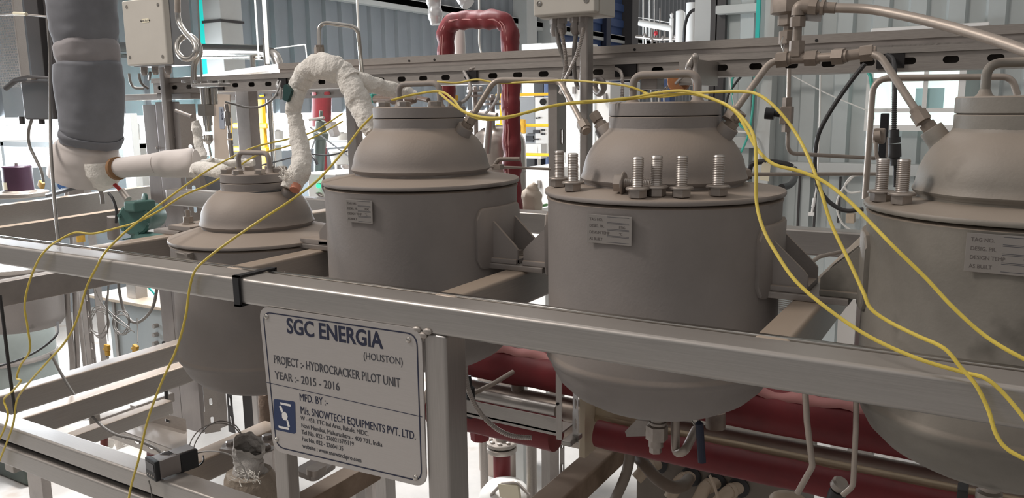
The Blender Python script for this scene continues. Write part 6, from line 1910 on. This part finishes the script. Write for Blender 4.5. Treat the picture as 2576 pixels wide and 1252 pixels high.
# control boxes with the green lamp
YCx = 3.0
cbx = thing('control_box', 'pale control box with a green lamp between the two left vessels', 'control box', at(808, 520, y=YCx))
a, b = at(778, 560, y=YCx), at(846, 436, y=YCx)
MB().bx((a.x, YCx, 0.0), (b.x, YCx + 0.25, b.z), 0.012, 3).build('box_body', M['white_far'], cbx)
MB().cyl(at(801, 467, y=YCx), at(801, 467, y=YCx - 0.02), 0.012, 18).build('green_lamp', M['led_green'], cbx)
MB().cyl(at(804, 489, y=YCx), at(804, 489, y=YCx - 0.025), 0.011, 14).box(at(804, 489, y=YCx - 0.02), (0.035, 0.02, 0.008), Matrix.Rotation(0.5, 3, 'Y')).build('selector', M['dull'], cbx)
MB().box(at(803, 463, y=YCx - 0.002), (0.022, 0.003, 0.010)).build('lamp_plate', M['inkgrey'], cbx)
MB().tube(spline([at(812, 436, y=YCx - 0.03), at(814, 452, y=YCx - 0.04), at(812, 470, y=YCx - 0.03), at(822, 492, y=YCx - 0.03)], 6), 0.008, 8).build('box_cable', M['greycable'], cbx)
a, b = at(826, 560, y=3.3), at(900, 432, y=3.3)
cb2 = thing('control_box', 'second pale control box farther right with a knob on its top', 'control box', at(864, 520, y=3.3))
MB().bx((a.x, 3.3, 0.0), (b.x, 3.6, b.z), 0.012, 3).build('box_body', M['white_far'], cb2)
MB().lathe([(0.018, 0), (0.018, 0.02), (0.026, 0.022), (0.026, 0.036)], at(870, 431, y=3.4), seg=18).build('top_knob', M['dull'], cb2)
a = at(750, 560, y=3.4); b = at(790, 440, y=3.4)
tag(MB().bx((a.x, 3.4, 0.0), (b.x, 3.7, b.z), 0.01).build('pale_blue_box', mat('pale_blue_box_paint', (0.50, 0.60, 0.68), 0.5)), 'pale blue box just left of the control box with the green lamp', 'box')
# valve body under the bright window
gvv = thing('gate_valve', 'grey-green gate valve standing in front of the bright window between the left vessels', 'valve', at(808, 420, y=3.6))
q = at(806, 330, y=3.6)
MB().lathe([(0.03, -0.25), (0.036, -0.05), (0.05, -0.045), (0.05, -0.01), (0.036, 0.0), (0.03, 0.06), (0.012, 0.07), (0.01, 0.12)], q, (0.12, 0, 1), 20).build('valve_body', mat('valve_green_grey', (0.13, 0.15, 0.13), 0.5, 0.2, 0.1, 10), gvv)
MB().prism(px3([(815, 310, 3.58), (830, 306, 3.58), (842, 340, 3.58), (832, 345, 3.58)]), (0, 0.05, 0)).build('valve_lever', M['dull'], gvv)
MB().tube(px3([(778, 301, 3.58), (815, 296, 3.58)]), 0.008, 8).build('hand_bar', M['galv'], gvv)
tag(MB().cyl(at(808, 318, y=4.4), at(810, 225, y=4.4), 0.07, 24).cyl((at(808, 318, y=4.4).x, 4.4, 0.0), at(808, 316, y=4.4), 0.03, 14).build('red_pipe', M['red_jacket']), 'red jacketed upright pipe in front of the bright window', 'pipe')
bk = thing('bucket', 'white bucket with a pale lid behind the control boxes', 'bucket', at(857, 410, y=4.2))
q = at(857, 412, y=4.2); u = mpp(q)
MB().lathe([(22 * u, 0), (27 * u, 32 * u)], q, seg=30).build('bucket_body', M['white'], bk)
MB().lathe([(15 * u, -q.z), (15 * u, 0)], q, seg=16).build('stand', M['galv'], bk)
MB().lathe([(28.5 * u, 30 * u), (29 * u, 33 * u), (28 * u, 36 * u), (2 * u, 37 * u)], q, seg=30).build('bucket_lid', M['white_far'], bk)
for lbl, pts in (('black cable sagging level behind the lagged pipe', [(640, 420, 2.9), (700, 405, 2.9), (770, 388, 2.9), (830, 390, 2.9), (900, 372, 2.9)]), ('black cable slanting from the gate valve to the right', [(780, 320, 3.3), (830, 358, 3.2), (880, 395, 3.1), (900, 412, 3.0)]), ('black cable slanting from the gate valve to the lower left', [(793, 350, 3.4), (780, 385, 3.3), (768, 412, 3.2)])):
    tag(MB().tube(spline(px3(pts), 6), 0.004, 8).build('black_cable', M['black_cable']), lbl, 'cable')
tag(MB().tube(spline(px3([(768, 388, 3.5), (780, 390, 3.5), (792, 400, 3.5), (798, 415, 3.5)]), 6), 0.010, 10).build('black_hose', M['black_cable']), 'black hose arching behind the lagged pipe next to the gate valve', 'hose')
# long shelving with white clutter under the left window
for i, (px0, px1, py, yy) in enumerate(((0, 330, 355, 4.3), (640, 910, 352, 5.6))):
    a, b = at(px0, py, y=yy), at(px1, py, y=yy)
    tag(MB().bx((a.x - 0.4, yy, a.z - 0.05), (b.x, yy + 0.3, a.z), 0.008).bx((a.x, yy, 0), (a.x + 0.05, yy + 0.3, a.z)).bx((b.x - 0.05, yy, 0), (b.x, yy + 0.3, a.z)).build('work_table', M['girt']), ('pale table under the bright window at the left edge', 'pale table under the bright window behind the lagged pipe')[i], 'table')
bgc = [(30, 350, 26, 36, 3.9), (165, 350, 30, 60, 4.2), (330, 352, 24, 46, 4.2), (700, 350, 14, 24, 5.5), (760, 350, 10, 18, 5.5), (860, 352, 18, 20, 5.5)]
names_ = ['white drum at the left edge under the bright window', 'pale drum behind the white wrapped elbow', 'pale drum seen right of the grey padded pipe', 'small white canister left of the lagged pipe under the window', 'small white canister beside the gate valve', 'small white canister right of the gate valve under the window']
for (px, py, w, h, yy), lbl in zip(bgc, names_):
    q = at(px, py, y=yy + 0.12)
    u = mpp(q)
    MBt = MB().lathe([(w * u, 0), (w * u, h * u * 0.8), (w * u * 0.9, h * u * 0.88), (w * u * 0.35, h * u * 0.92), (w * u * 0.35, h * u)], q, seg=24)
    tag(MBt.build('canister', M['white']), lbl, 'canister')
_a, _b = at(318, 470, y=3.3), at(345, 285, y=3.35)
tag(MB().bx((_a.x, 3.3, 0.0), (_b.x, 3.35, _b.z), 0.004).build('pale_post', M['girt']), 'pale upright post right of the grey padded pipe', 'post')

# ------------------------------------------------------------------ high on the left wall
pw = px3([(300, 118, 4.6), (660, 128, 4.6), (692, 138, 4.6), (708, 190, 4.6)])
pr_ = thing('duct_pipe', 'large silver pipe running level along the left wall with a downturned elbow', 'pipe', pw[-1])
MB().tube(fillet(pw, 0.09, 10), 0.045, 24).build('pipe_run', M['chrome'], pr_)
MB().tube(px3([(300, 140, 4.62), (520, 142, 4.62), (660, 144, 4.62)]), 0.02, 16).build('lower_pipe', M['chrome'], pr_)
q0, q1 = at(512, 60, y=5.2), at(566, 60, y=5.2)
struct(MB().bx((q0.x, 5.2, 0.0), (q1.x - 0.05, 5.45, 8.0), 0.01).build('trim_40', M['girt']))
qz = at(540, 53, y=5.2).z
struct(MB().bx((q0.x - 0.01, 5.19, qz - 0.012), (q1.x - 0.04, 5.46, qz + 0.012)).build('trim_41', M['dark_col'], flat=True))
a, b = at(499, 30, y=5.3), at(512, 30, y=5.3)
tag(MB().bx((a.x, 5.3, 1.2), (b.x, 5.34, 6.0)).build('teal_strip', emit('glowing_teal_sheet', (0.02, 0.62, 0.56), 0.55), flat=True), 'glowing teal translucent strip beside the pale wall column at the upper left', 'strip')  # backlight is put into the sheet material as emission
for lbl, px, r, yy, y1p in (('slim white rod hanging from above, left of the wide one', 651, 0.006, 4.0, 150), ('wide white rod hanging from above behind the cable tray', 674, 0.013, 3.8, 160), ('thin white rod behind the hook-shaped bright tube', 905, 0.007, 3.6, 150)):
    a = at(px, y1p, y=yy)
    tag(MB().cyl((a.x, yy, a.z), (a.x, yy, a.z + 1.6), r, 12).build('hanging_rod', M['white']), lbl, 'rod')
tag(MB().tube(fillet(px3([(690, 122, 4.0), (768, 112, 4.0), (772, 145, 4.0)]), 0.01), 0.004, 8).build('thin_conduit', M['white']), 'thin white bent conduit left of the hook-shaped tube', 'conduit')
# white piping plant, far at the end of the hall
YW2 = 13.0
wpq = thing('piping_plant', 'far white piping plant with tanks seen above the tray near the blue door', 'plant', at(1650, 200, y=YW2))
def wpp(px, py): return at(px, py, y=YW2)
u = mpp(wpp(1650, 60))
MB().tube([wpp(1608, 57), wpp(1645, 64), wpp(1690, 72)], 8 * u, 14).build('header_pipe', M['white_far'], wpq)
MB().lathe([(10 * u, -80 * u), (10 * u, 30 * u), (2 * u, 34 * u)], wpp(1710, 60), seg=20).lathe([(13 * u, -90 * u), (13 * u, 50 * u)], wpp(1738, 60), seg=20).build('white_column', M['white_far'], wpq)
MB().lathe([(5 * u, -60 * u), (5 * u, 22 * u), (3 * u, 24 * u), (4.5 * u, 32 * u), (1 * u, 36 * u)], wpp(1689, 70), seg=14).build('level_gauge', M['white_far'], wpq)
for px, w, y0p, y1p in ((1618, 2, 0, 110), (1625, 2, 60, 110), (1640, 3, 66, 110), (1652, 2, 70, 110), (1660, 2, 20, 110), (1672, 3, 66, 110), (1702, 2, 30, 110), (1722, 2, 30, 110), (1634, 2, -10, 60), (1646, 1.5, -10, 60)):
    MB().cyl(wpp(px, y1p + 40), wpp(px, y0p), w * u, 10).build('riser_pipe', M['white_far'] if px % 4 else M['dull'], wpq)
MB().tube([wpp(1600, 92), wpp(1660, 99), wpp(1725, 96)], 4 * u, 10).build('lower_header', M['galv'], wpq)
for px, py in ((1622, 90), (1650, 84), (1640, 100), (1668, 96), (1700, 92)):
    MB().ball(wpp(px, py), 6 * u, 1, 1, 1, 10).build('valve_wheel', M['dull'] if px != 1650 else M['red_led'], wpq)
MB().tube([wpp(1606, 44), wpp(1640, 49), wpp(1690, 58)], 1.2 * u, 6).build('hand_rail', M['white_far'], wpq)
tag(MB().tube(spline(px3([(1720, 120, 8.0), (1724, 60, 8.0), (1740, 28, 8.0), (1775, 20, 8.0), (1805, -10, 8.0)]), 8), 0.016, 8).build('black_cable', M['black_cable']), 'black cable sagging across the white columns near the top', 'cable')
for lbl, p0, p1, yy in (('left pale cabinet top in front of the blue door', (1312, 132), (1362, 108), 8.5), ('wide white cabinet top in front of the blue door', (1360, 140), (1445, 104), 8.0)):
    a, b = at(*p0, y=yy), at(*p1, y=yy)
    tag(MB().bx((a.x, yy, 0.0), (b.x, yy + 0.6, b.z), 0.01).build('tall_cabinet', M['white_far']), lbl, 'cabinet')

# ------------------------------------------------------------------ right side: hook plate, wires, panels
hk = thing('hook_clamp', 'steel hook clamp with an orange disc behind the right lid handle', 'clamp', at(1745, 245, y=2.0))
MB().bx(at(1753, 213, y=2.02), at(1763, 158, y=2.195)).build('clamp_plate', M['galv'], hk, flat=True)
MB().lathe([(0.026, 0), (0.029, 0.004), (0.029, 0.020), (0.026, 0.024)], at(1712, 204, y=2.06), (0, -1, 0), 28).build('orange_disc', M['orange'], hk)
MB().tube(spline(px3([(1728, 185, 2.0), (1736, 160, 2.0), (1745, 142, 2.0), (1750, 150, 2.0), (1748, 185, 2.0), (1750, 215, 2.0), (1748, 244, 2.0)]), 6), [0.006 + 0.004 * math.sin(k * 0.3) ** 2 for k in range(37)], 12).build('hook', M['galv'], hk)
MB().bx(at(1742, 244, y=1.99), at(1754, 205, y=2.0), 0.003).build('orange_bar', M['orange'], hk)
MB().tube(px3([(1735, 172, 1.98), (1718, 192, 2.0), (1700, 210, 2.02)]), 0.004, 8).build('chain_link', M['dull'], hk)
flexhose('ribbed conduit slanting behind the right lid handle', px3([(1700, 200, 2.3), (1685, 215, 2.3), (1662, 230, 2.3), (1640, 240, 2.3)]), 0.005, M['flex'])
flexhose('short frayed conduit hanging from the tray opening left of the right lid handle', px3([(1549, 172, 2.19), (1562, 182, 2.17), (1566, 205, 2.15), (1565, 245, 2.14)]), 0.0055, M['flex'])
gb2 = thing('gauge_block', 'dusty grey gauge block seen under the right lid handle', 'block', at(1635, 245, y=2.3))
a, b = at(1620, 226, y=2.25), at(1663, 190, y=2.25)
MB().bx((a.x, 2.22, a.z), (b.x, 2.28, b.z), 0.004).build('block_body', M['dull'], gb2)
MB().tube(spline(px3([(1622, 228, 2.58), (1640, 205, 2.57), (1652, 200, 2.57), (1662, 215, 2.58)]), 6), 0.008, 10).build('block_hose', M['black_cable'], gb2)
for px in (1640, 1658, 1671):
    MB().cyl(at(px, 262, y=2.6), at(px - 2, 222, y=2.6), 0.003, 8).build('gauge_pin', M['white'], gb2)
_a, _b = at(1590, 262, y=5.0), at(1612, 206, y=5.1)
tag(MB().bx((_a.x, 5.0, 0.0), (_b.x, 5.1, _b.z), 0.01).build('bright_case', M['white_far']), 'white case seen through the left part of the right lid handle', 'case')
_a, _b = at(1662, 204, y=5.3), at(1700, 187, y=5.4)
tag(MB().bx((_a.x, 5.3, 0.0), (_b.x, 5.4, _b.z), 0.01).build('blue_crate', M['blue_door']), 'blue crate seen through the right lid handle', 'crate')
WY = YB - 0.25
TW = 0.0075
for lbl, pts, m_, r in (('long green wire looping down the pale wall, left one', [(1858, 180, WY), (1842, 200, WY), (1842, 240, WY), (1850, 285, WY), (1862, 315, WY), (1872, 322, WY)], 'teal_wire', TW),
                        ('long green wire looping down the pale wall, right one', [(1899, 180, WY), (1896, 240, WY), (1890, 300, WY), (1880, 345, WY), (1862, 385, WY), (1842, 400, WY)], 'teal_wire', TW),
                        ('white wire bent along the pale wall behind the right nozzle', [(1834, 178, WY), (1842, 240, WY), (1848, 285, WY), (1846, 322, WY), (1852, 330, WY), (1885, 334, WY), (1898, 345, WY), (1908, 370, WY), (1910, 410, WY)], 'white', TW),
                        ('black wire hanging beside the green wires on the pale wall', [(1870, 185, WY), (1850, 210, WY), (1832, 240, WY), (1826, 275, WY), (1824, 300, WY)], 'black_cable', TW),
                        ('green cable draped along the top of the pale window', [(2030, 176, WY), (2100, 177, WY), (2165, 170, WY), (2185, 182, WY), (2193, 215, WY), (2195, 300, WY)], 'teal_wire', 0.011),
                        ('white cord slanting down across the pale wall to the window', [(1990, 188, WY), (2080, 235, WY), (2182, 278, WY)], 'white', 0.004)):
    tag(MB().tube(spline(px3(pts), 6), r, 8).build('wall_wire', M[m_]), lbl, 'wire')
tl = at(1906, 50, y=WY)
tag(MB().bx((tl.x - 0.012, WY, 1.9), (tl.x + 0.012, WY + 0.02, 5.0)).build('teal_strip', M['teal'], flat=True), 'vertical teal strip on the pale wall above the tray', 'strip')
wh = thing('white_lead', 'white lead with a plug hanging in front of the pale wall', 'cable', at(2041, 542, y=4.6))
MB().tube(spline(px3([(2064, 172, 4.6), (2062, 300, 4.6), (2057, 420, 4.6), (2054, 470, 4.6), (2049, 500, 4.6)]), 6), 0.005, 8).build('lead', M['white'], wh)
MB().cyl(at(2049, 498, y=4.6), at(2045, 520, y=4.6), 0.009, 12).cyl(at(2045, 520, y=4.6), at(2041, 540, y=4.6), 0.006, 10).box(at(2041, 538, y=4.6), (0.028, 0.02, 0.018)).build('plug', M['white_far'], wh)
tag(MB().tube(spline(px3([(2176, 160, 1.9), (2140, 205, 1.9), (2095, 270, 1.9), (2060, 335, 1.9), (2050, 395, 1.9), (2053, 450, 1.9), (2072, 492, 1.9), (2100, 518, 1.9), (2130, 530, 1.9), (2172, 526, 1.9)]), 8), 0.0048, 10).build('black_cable', M['black_cable']), 'long black cable curving down in front of the pale wall', 'cable')
tag(MB().tube(spline(px3([(2162, 440, 3.4), (2140, 446, 3.4), (2125, 468, 3.4), (2138, 484, 3.4), (2165, 482, 3.4)]), 8), 0.004, 8).build('white_coil', M['white']), 'small white loop of wire left of the rightmost vessel', 'wire')
tag(MB().tube(spline(px3([(2150, 440, 3.4), (2120, 475, 3.4), (2105, 515, 3.4), (2118, 560, 3.4), (2150, 585, 3.4)]), 8), 0.004, 8).build('white_coil', M['white']), 'white wire curving down to the rear rail left of the rightmost vessel', 'wire')
# dark gaps and bracket on the wall
for i, (px0, px1, y0p, y1p) in enumerate(((2003, 2014, 440, 574), (2044, 2056, 432, 572), (2105, 2116, 445, 560))):
    a, b = at(px0, y1p, y=YB - 0.06), at(px1, y0p, y=YB - 0.06)
    struct(MB().bx((a.x, YB - 0.06, a.z), (b.x, YB - 0.03, b.z)).build('trim_%d' % (50 + i), M['dark_col'], flat=True))
ht = thing('hanging_label', 'cream paper label hanging from a black cord by the middle-right vessel', 'label', at(1925, 456, y=2.2))
MB().prism(px3([(1917, 412, 2.2), (1921, 408, 2.2), (1935, 410, 2.2), (1939, 414, 2.2), (1934, 456, 2.2), (1911, 452, 2.2)]), (0, 0.0015, 0)).build('paper', M['label'], ht, flat=True)
MB().tube(px3([(1928, 411, 2.2), (1930, 407, 2.4)]), 0.0012, 6).build('tie_string', M['white'], ht)
for lbl, pts in (('black conduit loop behind the cream hanging label', [(1884, 450, 2.4), (1886, 425, 2.4), (1895, 411, 2.4), (1930, 406, 2.4), (1975, 412, 2.4), (1994, 420, 2.4)]), ('black conduit curving up from the top plate right of the cream label', [(1966, 471, 1.9), (1985, 466, 2.0), (1996, 455, 2.1), (2000, 440, 2.2), (1999, 425, 2.3)])):
    tag(MB().tube(spline(px3(pts), 8), 0.008, 12).build('black_conduit', M['black_cable']), lbl, 'conduit')
# panel and sensor at the left of the rightmost vessel
YSn = 2.0
a, b = at(2203, 470, y=YSn), at(2236, 285, y=YSn)
tag(MB().bx((a.x, YSn, a.z - 0.1), (b.x, YSn + 0.02, b.z), 0.002).build('black_board', M['black']), 'narrow black panel behind the two bolts of the rightmost vessel', 'panel')
sn = thing('sensor_plug', 'dark round sensor plug on a ribbed cable behind the rightmost bolts', 'sensor', at(2252, 470, y=1.9))
MB().cyl(at(2249, 326, y=1.9), at(2249, 345, y=1.9), 0.010, 18).cyl(at(2249, 345, y=1.9), at(2250, 360, y=1.9), 0.0125, 18).cyl(at(2250, 362, y=1.9), at(2251, 395, y=1.9), 0.013, 18).cyl(at(2251, 395, y=1.9), at(2252, 416, y=1.9), 0.010, 18).cyl(at(2252, 416, y=1.9), at(2252, 470, y=1.9), 0.004, 10).build('plug_body', M['black_cable'], sn)
flexhose('ribbed dark conduit dropping from the tray opening to the round sensor plug', px3([(2232, 138, 2.18), (2246, 150, 2.12), (2250, 185, 2.0), (2250, 250, 1.92), (2249, 326, 1.9)]), 0.0055, M['black_cable'])
vs = thing('small_valve', 'small dusty valve on a thin tube in front of the narrow black panel', 'valve', at(2210, 350, y=1.85))
MB().box(at(2212, 342, y=1.85), (0.024, 0.02, 0.032), None, 0.004).cyl(at(2201, 344, y=1.84), at(2216, 342, y=1.84), 0.012, 16).build('valve_block', M['fitting'], vs)
MB().tube(spline(px3([(2203, 352, 1.84), (2204, 385, 1.84), (2212, 410, 1.84), (2216, 425, 1.84)]), 6), 0.004, 10).build('valve_tube', M['tube'], vs)
tag(MB().bx(at(2238, 395, y=1.93), at(2232, 345, y=1.94)).build('clear_bracket', M['galv'], flat=True), 'thin steel bracket left of the round sensor plug', 'bracket')
# light fitting and conduit high on the back wall
a, b = at(2190, 82, y=YB - 0.2), at(2490, 62, y=YB - 0.2)
tag(MB().bx((a.x, YB - 0.2, a.z - 0.01), (b.x, YB - 0.04, a.z + 0.025), 0.01).build('light_fitting', M['white_far']), 'long white light fitting on the pale wall just above the tray', 'light')
a, b = at(1830, 181, y=YB - 0.3), at(2560, 160, y=YB - 0.3)
tag(MB().bx((a.x, YB - 0.3, a.z - 0.012), (b.x, YB - 0.26, a.z + 0.012), 0.005).build('wall_conduit', M['girt']), 'pale straight conduit running level on the pale wall below the tray', 'conduit')
wbx = at(2140, 548, y=YB - 0.1)
tag(MB().box(wbx, (0.05, 0.06, 0.06), None, 0.006).build('wall_bracket', M['pvc']), 'small cream bracket on the pale wall left of the rightmost vessel', 'bracket')
tag(MB().bx(at(2112, 648, y=2.3), at(2140, 615, y=2.34), 0.004).build('blue_fitting', M['bluep']), 'blue fitting behind the brackets between the two right vessels', 'fitting')
run('thin_tube', 'thin brown tube curving behind the brackets between the two right vessels', px3([(2040, 660, 1.75), (2062, 645, 1.8), (2140, 628, 1.95), (2160, 625, 2.0)]), 0.0045, 0.05)
